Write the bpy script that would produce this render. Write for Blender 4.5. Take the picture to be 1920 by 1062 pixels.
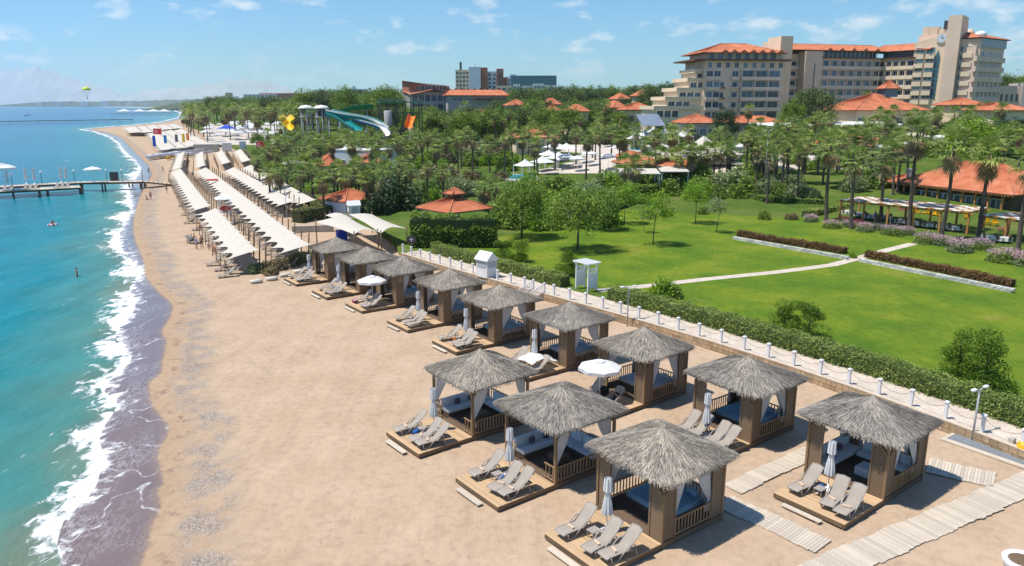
import bpy, math, random
import numpy as np
from mathutils import Vector, Matrix
R = math.radians
rng = np.random.default_rng(7)
random.seed(7)
S = bpy.context.scene
for o in list(bpy.data.objects): bpy.data.objects.remove(o)
COL = S.collection
# ---------------------------------------------------------------- camera
CH = 18.0; FPX = 1400.0; PITCH = math.atan(334/FPX)
cam = bpy.data.objects.new('camera', bpy.data.cameras.new('camera')); COL.objects.link(cam)
cam.location = (0, 0, CH); cam.rotation_euler = (R(90)-PITCH, 0, 0)
cam.data.sensor_width = 36; cam.data.lens = FPX/1920*36; cam.data.clip_end = 90000; cam.data.clip_start = .5
S.camera = cam
# ---------------------------------------------------------------- sky and sun
SUN_EL, SUN_AZ = 66, 262          # azimuth: where the sun stands, degrees clockwise from +Y
W = bpy.data.worlds.new('World'); S.world = W; W.use_nodes = True
wn = W.node_tree; wn.nodes.clear()
def wnode(t, **k):
    n = wn.nodes.new(t)
    for a, b in k.items(): setattr(n, a, b)
    return n
sky = wnode('ShaderNodeTexSky', sky_type='NISHITA', sun_disc=False)
sky.sun_elevation = R(SUN_EL); sky.sun_rotation = R(SUN_AZ)
sky.altitude = 50; sky.air_density = 1.0; sky.dust_density = 0.0; sky.ozone_density = 3.0
tint = wnode('ShaderNodeMixRGB', blend_type='MULTIPLY'); tint.inputs[0].default_value = 1
tint.inputs[2].default_value = (.5, .92, 1.2, 1)
wn.links.new(sky.outputs[0], tint.inputs[1])
tc = wnode('ShaderNodeTexCoord')
mp = wnode('ShaderNodeMapping'); mp.inputs['Scale'].default_value = (1, 1, 2.6)
wn.links.new(tc.outputs['Generated'], mp.inputs[0])
nz = wnode('ShaderNodeTexNoise'); nz.inputs['Scale'].default_value = 15; nz.inputs['Detail'].default_value = 7; nz.inputs['Roughness'].default_value = .55
wn.links.new(mp.outputs[0], nz.inputs[0])
rp = wnode('ShaderNodeValToRGB'); rp.color_ramp.elements[0].position = .55; rp.color_ramp.elements[1].position = .70
wn.links.new(nz.outputs[0], rp.inputs[0])
sp = wnode('ShaderNodeSeparateXYZ'); wn.links.new(tc.outputs['Generated'], sp.inputs[0])
band = wnode('ShaderNodeValToRGB'); e = band.color_ramp.elements
e[0].position = .02; e[0].color = (0,0,0,1); e[1].position = .05; e[1].color = (1,1,1,1)
x = e.new(.10); x.color = (1,1,1,1); x = e.new(.22); x.color = (.25,.25,.25,1)
wn.links.new(sp.outputs[2], band.inputs[0])
mu = wnode('ShaderNodeMath', operation='MULTIPLY'); wn.links.new(rp.outputs[0], mu.inputs[0]); wn.links.new(band.outputs[0], mu.inputs[1])
mu2 = wnode('ShaderNodeMath', operation='MULTIPLY'); wn.links.new(mu.outputs[0], mu2.inputs[0]); mu2.inputs[1].default_value = .8
cl = wnode('ShaderNodeMixRGB'); wn.links.new(mu2.outputs[0], cl.inputs[0]); wn.links.new(tint.outputs[0], cl.inputs[1]); cl.inputs[2].default_value = (9.0, 9.2, 9.6, 1)
bg = wnode('ShaderNodeBackground'); bg.inputs[1].default_value = .105
wo = wnode('ShaderNodeOutputWorld'); wn.links.new(cl.outputs[0], bg.inputs[0]); wn.links.new(bg.outputs[0], wo.inputs[0])
sl = bpy.data.lights.new('sun', 'SUN'); sl.energy = 5.0; sl.angle = R(.53); sl.color = (1, .955, .88)
so = bpy.data.objects.new('sun', sl); COL.objects.link(so)
az = R(SUN_AZ); sdir = Vector((math.sin(az)*math.cos(R(SUN_EL)), math.cos(az)*math.cos(R(SUN_EL)), math.sin(R(SUN_EL))))
so.rotation_euler = sdir.to_track_quat('Z', 'Y').to_euler(); so.location = (-60, 0, 120)
S.view_settings.view_transform = 'Standard'; S.view_settings.look = 'None'; S.view_settings.gamma = 1
S.view_settings.exposure = 0.14; S.view_settings.use_curve_mapping = False
S.render.engine = 'CYCLES'
cy = S.cycles; cy.use_denoising = True; cy.max_bounces = 6; cy.diffuse_bounces = 2; cy.glossy_bounces = 2; cy.transmission_bounces = 3
cy.transparent_max_bounces = 6; cy.volume_bounces = 2; cy.caustics_reflective = False; cy.caustics_refractive = False
# ---------------------------------------------------------------- pixel of the photograph -> place on the ground
_cp, _sp = math.cos(PITCH), math.sin(PITCH)
def ray(u, v):
    dx, dy = (u-960)/FPX, (v-531)/FPX
    return np.array([dx, _cp-dy*_sp, -_sp-dy*_cp])
def G(u, v, z=0.):
    d = ray(u, v); p = d*((z-CH)/d[2]); return np.array([p[0], p[1], z])
def AT(u, v, y):                     # the point of the line of sight at forward distance y
    d = ray(u, v); p = d*(y/d[1]); return np.array([p[0], p[1], p[2]+CH])
def sstep(a, b, x):
    t = np.clip((x-a)/(b-a), 0, 1); return t*t*(3-2*t)
# ---------------------------------------------------------------- mesh building
class MB:
    def __init__(s): s.v = []; s.f = []; s.m = []; s.sm = []
    def add(s, vs, fs, m=0, smooth=False):
        b = len(s.v); s.v += [tuple(map(float, q)) for q in vs]
        for f in fs: s.f.append(tuple(b+i for i in f)); s.m.append(m); s.sm.append(smooth)
        return s
    def box(s, c, d, rz=0, m=0, M=None):
        c = np.array(c, float); hx, hy, hz = np.array(d)/2.
        pts = np.array([(a*hx, b*hy, e*hz) for e in (-1, 1) for a, b in ((-1,-1),(1,-1),(1,1),(-1,1))])
        if rz: k, q = math.cos(rz), math.sin(rz); pts = pts @ np.array([[k, q, 0], [-q, k, 0], [0, 0, 1]])
        if M is not None: pts = pts @ np.array(M).T
        return s.add(pts+c, [(3,2,1,0),(4,5,6,7),(0,1,5,4),(1,2,6,5),(2,3,7,6),(3,0,4,7)], m)
    def bar(s, p, q, w, h=None, m=0):
        h = h or w; p = np.array(p, float); q = np.array(q, float); d = q-p; L = np.linalg.norm(d); d /= L
        up = np.array([0, 0, 1.]) if abs(d[2]) < .95 else np.array([0, 1., 0])
        x = np.cross(d, up); x /= np.linalg.norm(x); y = np.cross(x, d)
        return s.box((p+q)/2, (w, L, h), m=m, M=np.stack([x, d, y], 1))
    def ring(s, rings, m=0, smooth=True, cap=True, closed=True):
        b = len(s.v); n = len(rings[0])
        for r in rings: s.v += [tuple(map(float, q)) for q in r]
        for i in range(len(rings)-1):
            for j in range(n if closed else n-1):
                k = (j+1) % n
                s.f.append((b+i*n+j, b+i*n+k, b+(i+1)*n+k, b+(i+1)*n+j)); s.m.append(m); s.sm.append(smooth)
        if cap and closed:
            s.f.append(tuple(b+j for j in reversed(range(n)))); s.m.append(m); s.sm.append(False)
            s.f.append(tuple(b+(len(rings)-1)*n+j for j in range(n))); s.m.append(m); s.sm.append(False)
        return s
    def tube(s, pts, r, n=6, m=0, cap=True):
        pts = [np.array(p, float) for p in pts]; rr = r if hasattr(r, '__len__') else [r]*len(pts); rings = []
        for i, p in enumerate(pts):
            d = pts[min(i+1, len(pts)-1)]-pts[max(i-1, 0)]; d = d/(np.linalg.norm(d)+1e-9)
            up = np.array([0, 0, 1.]) if abs(d[2]) < .9 else np.array([0, 1., 0])
            x = np.cross(up, d); x /= np.linalg.norm(x); y = np.cross(d, x)
            rings.append([p+rr[i]*(math.cos(a)*x+math.sin(a)*y) for a in np.linspace(0, 2*math.pi, n, False)])
        return s.ring(rings, m, True, cap)
    def lathe(s, prof, n=12, c=(0,0,0), m=0, smooth=True):
        return s.ring([[(c[0]+r*math.cos(a), c[1]+r*math.sin(a), c[2]+z) for a in np.linspace(0, 2*math.pi, n, False)] for r, z in prof], m, smooth)
    def ball(s, c, r, n=8, k=6, m=0):
        r = np.array(r if hasattr(r, '__len__') else (r, r, r), float); c = np.array(c, float)
        return s.ring([[c+r*np.array([math.sin(t)*math.cos(a), math.sin(t)*math.sin(a), math.cos(t)]) for a in np.linspace(0, -2*math.pi, n, False)] for t in np.linspace(.12, math.pi-.12, k)], m)
    def poly(s, pts, m=0): return s.add(pts, [tuple(range(len(pts)))], m)
    def prism(s, pts, z0, z1, m=0):
        n = len(pts); a = [(p[0], p[1], z0) for p in pts]; b = [(p[0], p[1], z1) for p in pts]
        return s.add(a+b, [tuple(reversed(range(n))), tuple(range(n, 2*n))]+[(i, (i+1) % n, n+(i+1) % n, n+i) for i in range(n)], m)
    def mesh(s, name, mats):
        me = bpy.data.meshes.new(name); me.from_pydata(s.v, [], s.f)
        for q in (mats if isinstance(mats, (list, tuple)) else [mats]): me.materials.append(MAT(q))
        me.polygons.foreach_set('material_index', s.m); me.polygons.foreach_set('use_smooth', s.sm); me.update(); return me
    def build(s, name, mats, parent=None, loc=None, rz=0):
        return link(name, s.mesh(name, mats), parent, loc, rz)
def link(name, me, parent=None, loc=None, rz=0):
    o = bpy.data.objects.new(name, me); COL.objects.link(o)
    if parent is not None: o.parent = parent
    if loc is not None: o.location = tuple(loc)
    if rz: o.rotation_euler.z = rz
    return o
def npmesh(name, V, Q, mats, rnd=None, mi=None, smooth=False):
    V = np.asarray(V, np.float32).reshape(-1, 3); Q = np.asarray(Q, np.int32); k = Q.shape[1]
    me = bpy.data.meshes.new(name); me.vertices.add(len(V)); me.vertices.foreach_set('co', V.ravel())
    me.loops.add(Q.size); me.loops.foreach_set('vertex_index', Q.ravel()); me.polygons.add(len(Q))
    me.polygons.foreach_set('loop_start', np.arange(0, Q.size, k, dtype=np.int32)); me.polygons.foreach_set('loop_total', np.full(len(Q), k, np.int32))
    if mi is not None: me.polygons.foreach_set('material_index', np.asarray(mi, np.int32))
    if smooth: me.polygons.foreach_set('use_smooth', np.ones(len(Q), bool))
    if rnd is not None:
        a = me.attributes.new('rnd', 'FLOAT', 'POINT'); a.data.foreach_set('value', np.asarray(rnd, np.float32))
    for q in (mats if isinstance(mats, (list, tuple)) else [mats]): me.materials.append(MAT(q))
    me.update(calc_edges=True); return me
def tag(o, label=None, cat=None, group=None, kind=None):
    if label: o['label'] = label
    if cat: o['category'] = cat
    if group: o['group'] = group
    if kind: o['kind'] = kind
    return o
def thing(name, label, cat, loc=(0,0,0), rz=0, group=None):
    o = bpy.data.objects.new(name, None); COL.objects.link(o); o.location = tuple(loc); o.rotation_euler.z = rz; o.empty_display_size = .2
    return tag(o, label, cat, group)
def kids(o): return [c for c in ALLKIDS.get(o.name, [])] if False else list(o.children)
def copy_tree(o, parent=None):
    c = o.copy(); COL.objects.link(c); c.parent = parent
    for ch in list(o.children): copy_tree(ch, c)
    return c
_used = set()
def place(proto, loc, rz=0, label=None, group=None, scale=None):     # first call moves the prototype itself, later ones copy it
    o = proto if proto.name not in _used else copy_tree(proto)
    _used.add(proto.name); _used.add(o.name)
    o.location = tuple(loc); o.rotation_euler.z = rz
    if scale is not None: o.scale = (scale,)*3 if not hasattr(scale, '__len__') else scale
    if label: o['label'] = label
    if group: o['group'] = group
    return o
ORD = ['nearest', 'second', 'third', 'fourth', 'fifth', 'sixth', 'seventh', 'eighth', 'ninth', 'tenth', 'eleventh', 'twelfth', 'thirteenth', 'fourteenth', 'fifteenth', 'sixteenth', 'seventeenth', 'eighteenth', 'nineteenth', 'twentieth',
       'twenty-first', 'twenty-second', 'twenty-third', 'twenty-fourth', 'twenty-fifth', 'twenty-sixth', 'twenty-seventh', 'twenty-eighth', 'twenty-ninth', 'thirtieth', 'thirty-first', 'thirty-second', 'thirty-third', 'thirty-fourth', 'thirty-fifth', 'thirty-sixth', 'thirty-seventh', 'thirty-eighth', 'thirty-ninth', 'fortieth', 'forty-first', 'forty-second', 'forty-third', 'forty-fourth', 'forty-fifth']
def nth(i, tail): return ('the one nearest the camera' if i == 0 else ORD[i]+' from the camera')+tail
# ---------------------------------------------------------------- materials
_mats = {}; _defs = {}
def MAT(k):
    if not isinstance(k, str): return k
    if k not in _mats: _mats[k] = _defs[k](k)
    return _mats[k]
class NT:
    def __init__(s, name):
        s.mat = bpy.data.materials.new(name); s.mat.use_nodes = True; s.t = s.mat.node_tree; s.t.nodes.clear()
        s.out = s.n('ShaderNodeOutputMaterial'); s.b = s.n('ShaderNodeBsdfPrincipled'); s.l(s.b.outputs[0], s.out.inputs[0])
    def n(s, ty, **k):
        n = s.t.nodes.new(ty)
        for a, b in k.items(): setattr(n, a, b)
        return n
    def l(s, a, b): s.t.links.new(a, b)
    def val(s, sock, x):
        if hasattr(x, 'node'): s.l(x, sock)
        elif hasattr(x, '__len__'): sock.default_value = (*x, 1) if len(x) == 3 else x
        else: sock.default_value = x
    def coord(s, kind='Object'): return s.n('ShaderNodeTexCoord').outputs[kind]
    def pos(s): return s.n('ShaderNodeNewGeometry').outputs['Position']
    def noise(s, vec, scale, detail=4, rough=.55, stretch=None, dist=0):
        if stretch is not None:
            m = s.n('ShaderNodeMapping'); s.l(vec, m.inputs[0])
            m.inputs['Scale'].default_value = stretch[:3]
            if len(stretch) > 3: m.inputs['Rotation'].default_value[2] = stretch[3]
            vec = m.outputs[0]
        n = s.n('ShaderNodeTexNoise'); s.l(vec, n.inputs[0]); n.inputs['Scale'].default_value = scale; n.inputs['Detail'].default_value = detail
        n.inputs['Roughness'].default_value = rough; n.inputs['Distortion'].default_value = dist; return n.outputs[0]
    def ramp(s, x, *st, interp='LINEAR'):
        r = s.n('ShaderNodeValToRGB'); s.l(x, r.inputs[0]); e = r.color_ramp.elements; r.color_ramp.interpolation = interp
        while len(e) < len(st): e.new(.5)
        for q, (p, c) in zip(e, sorted(st, key=lambda a: a[0])): q.position = p; q.color = (c, c, c, 1) if not hasattr(c, '__len__') else (*c, 1)
        return r.outputs[0]
    def mix(s, f, a, b, mode='MIX'):
        m = s.n('ShaderNodeMixRGB', blend_type=mode); s.val(m.inputs[0], f); s.val(m.inputs[1], a); s.val(m.inputs[2], b); return m.outputs[0]
    def math(s, op, a, b=0, c=0, clamp=False):
        m = s.n('ShaderNodeMath', operation=op, use_clamp=clamp); s.val(m.inputs[0], a); s.val(m.inputs[1], b); s.val(m.inputs[2], c); return m.outputs[0]
    def attr(s, name): return s.n('ShaderNodeAttribute', attribute_name=name).outputs['Fac']
    def rnd(s): return s.n('ShaderNodeObjectInfo').outputs['Random']
    def bump(s, h, st=.3, d=.02):
        b = s.n('ShaderNodeBump'); b.inputs['Strength'].default_value = st; b.inputs['Distance'].default_value = d; s.l(h, b.inputs['Height']); s.l(b.outputs[0], s.b.inputs['Normal']); return b
    def set(s, color=None, rough=None, metal=None, spec=None, **k):
        if color is not None: s.val(s.b.inputs['Base Color'], color)
        if rough is not None: s.val(s.b.inputs['Roughness'], rough)
        if metal is not None: s.val(s.b.inputs['Metallic'], metal)
        if spec is not None: s.val(s.b.inputs['Specular IOR Level'], spec)
        for a, b in k.items(): s.val(s.b.inputs[a], b)
        return s
def defm(name):
    def w(fn): _defs[name] = fn; return fn
    return w
def plain(name, col, rough=.6, var=.12, scale=3., spec=.4, bump=0, bscale=40., metal=0, objvar=.0):
    def mk(k):
        t = NT(k); c = t.coord(); n = t.noise(c, scale, 5, .6)
        d = tuple(x*(1-var*1.6) for x in col); u = tuple(min(1, x*(1+var)) for x in col)
        cc = t.ramp(n, (.3, d), (.7, u))
        if objvar: cc = t.mix(1, cc, t.ramp(t.rnd(), (0, 1-objvar), (1, 1+objvar*.3)), 'MULTIPLY')
        t.set(cc, rough, metal, spec)
        if bump: t.bump(t.noise(c, bscale, 3), bump)
        return t.mat
    _defs[name] = mk
def leafy(name, dark, light, trans=.25, rough=.55):
    def mk(k):
        t = NT(k); c = t.ramp(t.attr('rnd'), (0, dark), (.55, tuple((a+b)/2 for a, b in zip(dark, light))), (1, light))
        c = t.mix(1, c, t.ramp(t.rnd(), (0, (.8, .86, .85)), (1, (1.1, 1.05, .95))), 'MULTIPLY')
        t.set(c, rough, spec=.3)
        tr = t.n('ShaderNodeBsdfTranslucent'); t.l(c, tr.inputs[0]); ms = t.n('ShaderNodeMixShader'); ms.inputs[0].default_value = trans
        t.l(t.b.outputs[0], ms.inputs[1]); t.l(tr.outputs[0], ms.inputs[2]); t.l(ms.outputs[0], t.out.inputs[0]); return t.mat
    _defs[name] = mk
# ================================================================ ground materials
@defm('sand')
def _(k):
    t = NT(k); p = t.pos(); dw = t.attr('dw'); df = t.attr('df')
    n1 = t.noise(p, .35, 5); n2 = t.noise(p, 2.2, 6, .65); n3 = t.noise(p, 14, 4, .7)
    foot = t.ramp(t.math('MULTIPLY', dw, .02), (.05, .2), (.1, 1), (.2, 1), (.42, .25))
    trk = t.math('SUBTRACT', t.noise(p, .9, 4, .6, (1, .12, 1, R(-40))), .5)
    dry = t.ramp(n1, (.3, (.44, .315, .21)), (.7, (.51, .375, .26)))
    dry = t.mix(1, dry, t.ramp(t.math('ADD', n2, t.math('MULTIPLY', trk, .42)), (.25, .80), (.55, 1.03)), 'MULTIPLY')
    # damp strip and pebbles
    wob = t.math('ADD', dw, t.math('MULTIPLY', t.math('SUBTRACT', t.noise(p, .5, 4), .5), 2.2))
    damp = t.ramp(t.math('MULTIPLY', wob, .1), (.0, 1.), (.07, .75), (.32, 0.))
    dry = t.mix(t.math('MULTIPLY', damp, .55), dry, (.36, .235, .14))
    pebm = t.math('MULTIPLY', t.ramp(t.math('MULTIPLY', wob, .1), (.10, 0), (.17, 1), (.28, 1), (.40, 0)), t.ramp(t.noise(p, .55, 5, .7), (.40, 0), (.56, 1)))
    vor = t.n('ShaderNodeTexVoronoi'); t.l(p, vor.inputs[0]); vor.inputs['Scale'].default_value = 17
    sepc = t.n('ShaderNodeSeparateColor'); t.l(vor.outputs['Color'], sepc.inputs[0])
    peb = t.ramp(sepc.outputs[0], (0, (.06, .055, .055)), (.4, (.21, .20, .195)), (.75, (.36, .31, .26)), (1, (.46, .43, .4)))
    dry = t.mix(t.math('MULTIPLY', pebm, .68), dry, peb)
    drk = t.math('MULTIPLY', t.ramp(t.math('MULTIPLY', wob, .1), (.02, 0), (.09, 1), (.15, 0)), t.ramp(t.noise(p, .9, 5, .75), (.52, 0), (.62, 1)))
    dry = t.mix(t.math('MULTIPLY', drk, .6), dry, (.09, .07, .065))
    wetm = t.ramp(t.math('ADD', t.math('MULTIPLY', t.math('ADD', dw, t.math('MULTIPLY', t.math('SUBTRACT', n2, .5), .5)), .35), .5), (.36, 1), (.5, .75), (.56, 0))
    wet = t.mix(t.noise(p, .4, 4), (.155, .105, .095), (.215, .15, .13))
    # lace of foam left on the wet sand
    fl = t.math('MULTIPLY', t.ramp(t.noise(p, 5.5, 6, .72, (1, .4, 1, .6), 1.0), (.5, 0), (.55, .75), (.6, 0.)), t.ramp(t.noise(p, .22, 3), (.42, .1), (.6, 1)))
    lace = t.math('MULTIPLY', fl, t.ramp(t.math('MULTIPLY', df, .1), (.0, .9), (.1, .5), (.45, .05)))
    edge = t.ramp(t.math('ADD', t.math('MULTIPLY', t.math('ADD', df, t.math('MULTIPLY', t.math('SUBTRACT', t.noise(p, 1.0, 7, .7), .5), 7.0)), .2), .4), (.36, 1), (.46, .35), (.54, 0))
    lines = t.math('ABSOLUTE', t.math('SUBTRACT', t.noise(p, .16, 3, .5, (1, 1, 1)), .5))
    lin = t.math('MULTIPLY', t.ramp(lines, (.0, .75), (.007, 0)), t.ramp(n2, (.4, 0), (.6, 1)))
    foam = t.math('MULTIPLY', t.math('MAXIMUM', t.math('MAXIMUM', lace, edge), lin), wetm, clamp=True)
    c = t.mix(wetm, dry, wet); c = t.mix(foam, c, (.82, .84, .84))
    # footprints and rake marks
    fvn = t.n('ShaderNodeTexVoronoi'); t.l(p, fvn.inputs[0]); fvn.inputs['Scale'].default_value = 2.0; fpv = fvn.outputs['Distance']
    h = t.math('ADD', t.math('MULTIPLY', t.math('MULTIPLY', t.ramp(fpv, (.04, 0), (.17, 1)), t.ramp(t.noise(p, .45, 3), (.45, 0), (.62, .9))), foot), t.math('ADD', t.math('MULTIPLY', n2, .55), t.math('ADD', t.math('MULTIPLY', n3, .3), t.math('MULTIPLY', trk, 1.3))))
    h = t.math('MULTIPLY', h, t.math('SUBTRACT', 1, t.math('MULTIPLY', wetm, .97)))
    t.set(c, t.mix(wetm, (.95,)*3, t.mix(foam, (.13,)*3, (.8,)*3)), spec=t.mix(wetm, (.1,)*3, (.6,)*3)); t.bump(h, .6, .09); return t.mat
@defm('seawater')
def _(k):
    t = NT(k); p = t.pos(); df = t.attr('df')
    dpt = t.math('MULTIPLY', df, -.01)
    wob = t.math('ADD', dpt, t.math('MULTIPLY', t.math('SUBTRACT', t.noise(p, .06, 4), .5), .12))
    c = t.ramp(wob, (0, (.16, .215, .16)), (.025, (.07, .215, .19)), (.09, (.01, .19, .225)), (.3, (.001, .155, .24)), (1, (.0, .12, .25)))
    n = t.noise(p, .35, 5, .6, (1, .35, 1, .45)); c = t.mix(1, c, t.ramp(n, (.3, .80), (.7, 1.12)), 'MULTIPLY')
    c = t.mix(1, c, t.ramp(t.noise(p, .012, 4, .6, (1, .5, 1)), (.35, .88), (.65, 1.06)), 'MULTIPLY')
    nn = t.noise(p, 1.1, 7, .68, (1, .6, 1, .5), .6)
    thr = t.math('ADD', t.math('MULTIPLY', df, .1), t.math('MULTIPLY', t.math('SUBTRACT', t.noise(p, .10, 3), .5), 1.1))
    band = t.ramp(t.math('ADD', thr, .5), (.10, 0), (.29, .34), (.41, .66), (.49, 1.), (.8, 1.))
    foam = t.ramp(t.math('ADD', t.math('MULTIPLY', band, .5), t.math('MULTIPLY', t.math('SUBTRACT', nn, .5), 1.35)), (.28, 0), (.42, 1))
    caps = t.math('MULTIPLY', t.ramp(t.noise(p, .22, 4, .6, (1, .3, 1, .3)), (.69, 0), (.74, 1)), t.ramp(nn, (.45, 0), (.6, 1)))
    foam = t.math('MAXIMUM', foam, t.math('MULTIPLY', caps, .8))
    t.set(t.mix(foam, c, (.84, .86, .86)), t.mix(foam, (.16,)*3, (.85,)*3), spec=.3, IOR=1.09)
    h = t.math('ADD', t.noise(p, .5, 5, .6, (1, .4, 1, .45)), t.math('MULTIPLY', t.noise(p, 2.6, 4, .6, (1, .5, 1, .45)), .3)); h = t.math('ADD', h, t.math('MULTIPLY', foam, .25))
    t.bump(h, .55, .35); return t.mat
@defm('garden')
def _(k):
    t = NT(k); p = t.pos(); n = t.noise(p, .09, 5, .6)
    c = t.ramp(n, (.3, (.06, .11, .018)), (.5, (.095, .15, .022)), (.68, (.15, .17, .045)), (.8, (.28, .22, .14)))
    t.set(t.mix(1, c, t.ramp(t.noise(p, 1.3, 5), (.3, .7), (.7, 1.1)), 'MULTIPLY'), .95, spec=.1); return t.mat
@defm('lawn')
def _(k):
    t = NT(k); p = t.pos(); n = t.noise(p, .16, 5, .62); n2 = t.noise(p, 1.6, 6, .7, (1, .55, 1, .7)); n3 = t.noise(p, 18, 3, .7)
    c = t.ramp(n, (.28, (.075, .15, .012)), (.48, (.12, .20, .014)), (.62, (.18, .235, .018)), (.76, (.26, .245, .05)))
    c = t.mix(1, c, t.ramp(n2, (.25, .72), (.7, 1.15)), 'MULTIPLY'); c = t.mix(1, c, t.ramp(n3, (.3, .75), (.7, 1.15)), 'MULTIPLY')
    c = t.mix(t.ramp(t.noise(p, .5, 4, .6), (.66, 0), (.74, .5)), c, (.27, .21, .09))
    t.set(c, .9, spec=.12); t.bump(t.math('ADD', n3, n2), .8, .05); return t.mat
# ================================================================ setting: sea, beach, garden ground
WPX = [(235,1500),(255,1200),(261,1061),(273,1024),(280,990),(297,952),(290,922),(303,905),(293,853),(310,819),(312,799),(283,761),(278,720),(300,700),(302,680),(310,643),(302,624),(318,594),(320,571),(298,551),(272,518),(268,490),(252,449),(250,415),(260,375),(272,350),(285,325),(278,310),(257,290),(240,272),(225,258),(200,250),(165,243.5),(200,239),(250,236),(310,230),(345,222),(350,212),(330,205),(280,201.5),(150,199),(30,198)]
FPXL = [(85,1500),(95,1200),(99,1062),(90,1027),(109,973),(136,952),(177,911),(186,857),(177,816),(216,758),(191,737),(210,707),(240,672),(212,632),(234,600),(250,566),(242,538),(268,512),(235,480),(222,450),(228,425),(246,398),(243,370),(245,345),(262,322),(255,305),(232,283),(222,268),(205,256),(180,247.5),(150,243),(195,238),(245,235),(300,229),(335,221),(339,213),(322,205.7),(270,202.2),(145,199.4),(28,198.3)]
WPL = np.array([G(u, v, -.05)[:2] for u, v in WPX]); FPL = np.array([G(u, v, -.3)[:2] for u, v in FPXL])
def smoothpl(P, near=26):                       # Catmull-Rom for the near part
    out = []
    for i in range(len(P)-1):
        p0, p1, p2, p3 = P[max(i-1, 0)], P[i], P[i+1], P[min(i+2, len(P)-1)]
        k = 4 if i < near else 1
        for t in np.arange(k)/k: out.append(.5*(2*p1+(p2-p0)*t+(2*p0-5*p1+4*p2-p3)*t*t+(3*p1-p0-3*p2+p3)*t**3))
    return np.array(out+[P[-1]])
WPL = smoothpl(WPL); FPL = smoothpl(FPL)
def sdist(P, L):
    best = np.full(len(P), 1e18); sg = np.ones(len(P))
    for a, b in zip(L[:-1], L[1:]):
        d = b-a; t = np.clip(((P-a)@d)/(d@d), 0, 1); q = P-(a+t[:, None]*d); dd = (q*q).sum(1)
        c = d[0]*(P[:, 1]-a[1])-d[1]*(P[:, 0]-a[0])
        k = dd < best; best[k] = dd[k]; sg[k] = np.where(c[k] > 0, -1, 1)
    return np.sqrt(best)*sg
# the promenade front (sea side), from the near right to the far left
BOLPX = [(1911,844.5),(1840.6,815),(1779.6,783.5),(1719.6,763.8),(1663.5,745.6),(1610,728.5),(1562,711.7),(1511,695.5),(1463,680.7),(1418.6,664),(1376.7,653),(1336.6,640),(1299,629),(1262,617.7),(1225,607),(1192.6,597.9),(1159.5,587.6),(1128,578.6),(1098.6,571.6),(1070,563),(1043,556),(1016,549),(989,542.7),(962,534),(936,527),(911,520),(885.8,513),(861.8,506),(838.7,499),(816.6,493),(794.6,487),(774,481),(754.5,475)]
PZ = .6
BOL = np.array([G(u, v, PZ)[:2] for u, v in BOLPX])
_d = (BOL[-1]-BOL[0]); _d /= np.linalg.norm(_d)
_cf = np.polyfit((BOL-BOL[0])@_d, (BOL-BOL[0])@np.array([_d[1], -_d[0]]), 3)
_tt = np.linspace(0, (BOL[-1]-BOL[0])@_d, len(BOL))
BOL = BOL[0]+_tt[:, None]*_d+np.polyval(_cf, _tt)[:, None]*np.array([_d[1], -_d[0]])
NIN = np.array([-_d[1], _d[0]]); NIN = NIN if NIN[0] > 0 else -NIN      # inland
WALL0 = BOL-NIN*.28                                                     # outer face of the promenade wall
near = BOL[0]+( BOL[0]-BOL[1])*12
GFRONT = np.vstack([[near-NIN*.28], WALL0, [G(738,452,PZ)[:2]], [G(700,425,PZ)[:2]], [G(612,396,PZ)[:2]], [G(560,362,PZ)[:2]], [G(495,318,PZ)[:2]], [G(452,284,PZ)[:2]], [G(420,268,PZ)[:2]], [G(380,246,PZ)[:2]], [G(350,236,PZ)[:2]], [G(372,226,PZ)[:2]], [G(385,215,PZ)[:2]], [G(352,204.2,PZ)[:2]], [G(290,201,PZ)[:2]], [G(155,198.8,PZ)[:2]], [G(35,197.9,PZ)[:2]]])
def T(x, y):                                                           # height of the garden ground
    x = np.asarray(x, float); y = np.asarray(y, float); D = np.hypot(x, y)
    inl = (x-BOL[10][0])*NIN[0]+(y-BOL[10][1])*NIN[1]
    return .62+(2.0+7.6*sstep(-.02, .22, x/np.maximum(y, 1)))*np.clip((D-125)/135, 0, 1)*sstep(35, 100, inl)
def GT(u, v):                                                          # pixel -> garden ground
    d = ray(u, v); t = 20.
    z = .62
    for _ in range(60):
        p = d*((z-CH)/d[2]); z = .5*z+.5*float(T(p[0], p[1]))
    return np.array([p[0], p[1], z])
azs = np.radians(np.concatenate([np.linspace(-100, -42, 30), np.linspace(-41, 41, 260), np.linspace(43, 85, 20)]))
rs = np.concatenate([np.geomspace(8, 160, 190), np.geomspace(165, 40000, 130)])
AA, RR = np.meshgrid(azs, rs); PX = np.stack([np.sin(AA)*RR, np.cos(AA)*RR], -1).reshape(-1, 2)
DW = sdist(PX, WPL); DF = sdist(PX, FPL); na, nr = len(azs), len(rs)
idx = np.arange(na*nr).reshape(nr, na); QD = np.stack([idx[:-1, :-1], idx[:-1, 1:], idx[1:, 1:], idx[1:, :-1]], -1).reshape(-1, 4)
def field_mesh(name, z, keep, mat):
    q = QD[keep[QD].any(1)]; used = np.unique(q); m = np.full(na*nr, -1); m[used] = np.arange(len(used))
    me = npmesh(name, np.column_stack([PX[used], z[used]]), m[q][:, ::-1], mat, smooth=True)
    for n, arr in (('dw', DW), ('df', DF)):
        a = me.attributes.new(n, 'FLOAT', 'POINT'); a.data.foreach_set('value', np.clip(arr[used], -500, 500).astype(np.float32))
    return me
zb = np.where(DW >= 0, .0, np.where(DF > 0, -.3*np.abs(DW)/(np.abs(DW)+np.abs(DF)+1e-6), -.3+np.maximum(DF*.06, -4.)))
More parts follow.
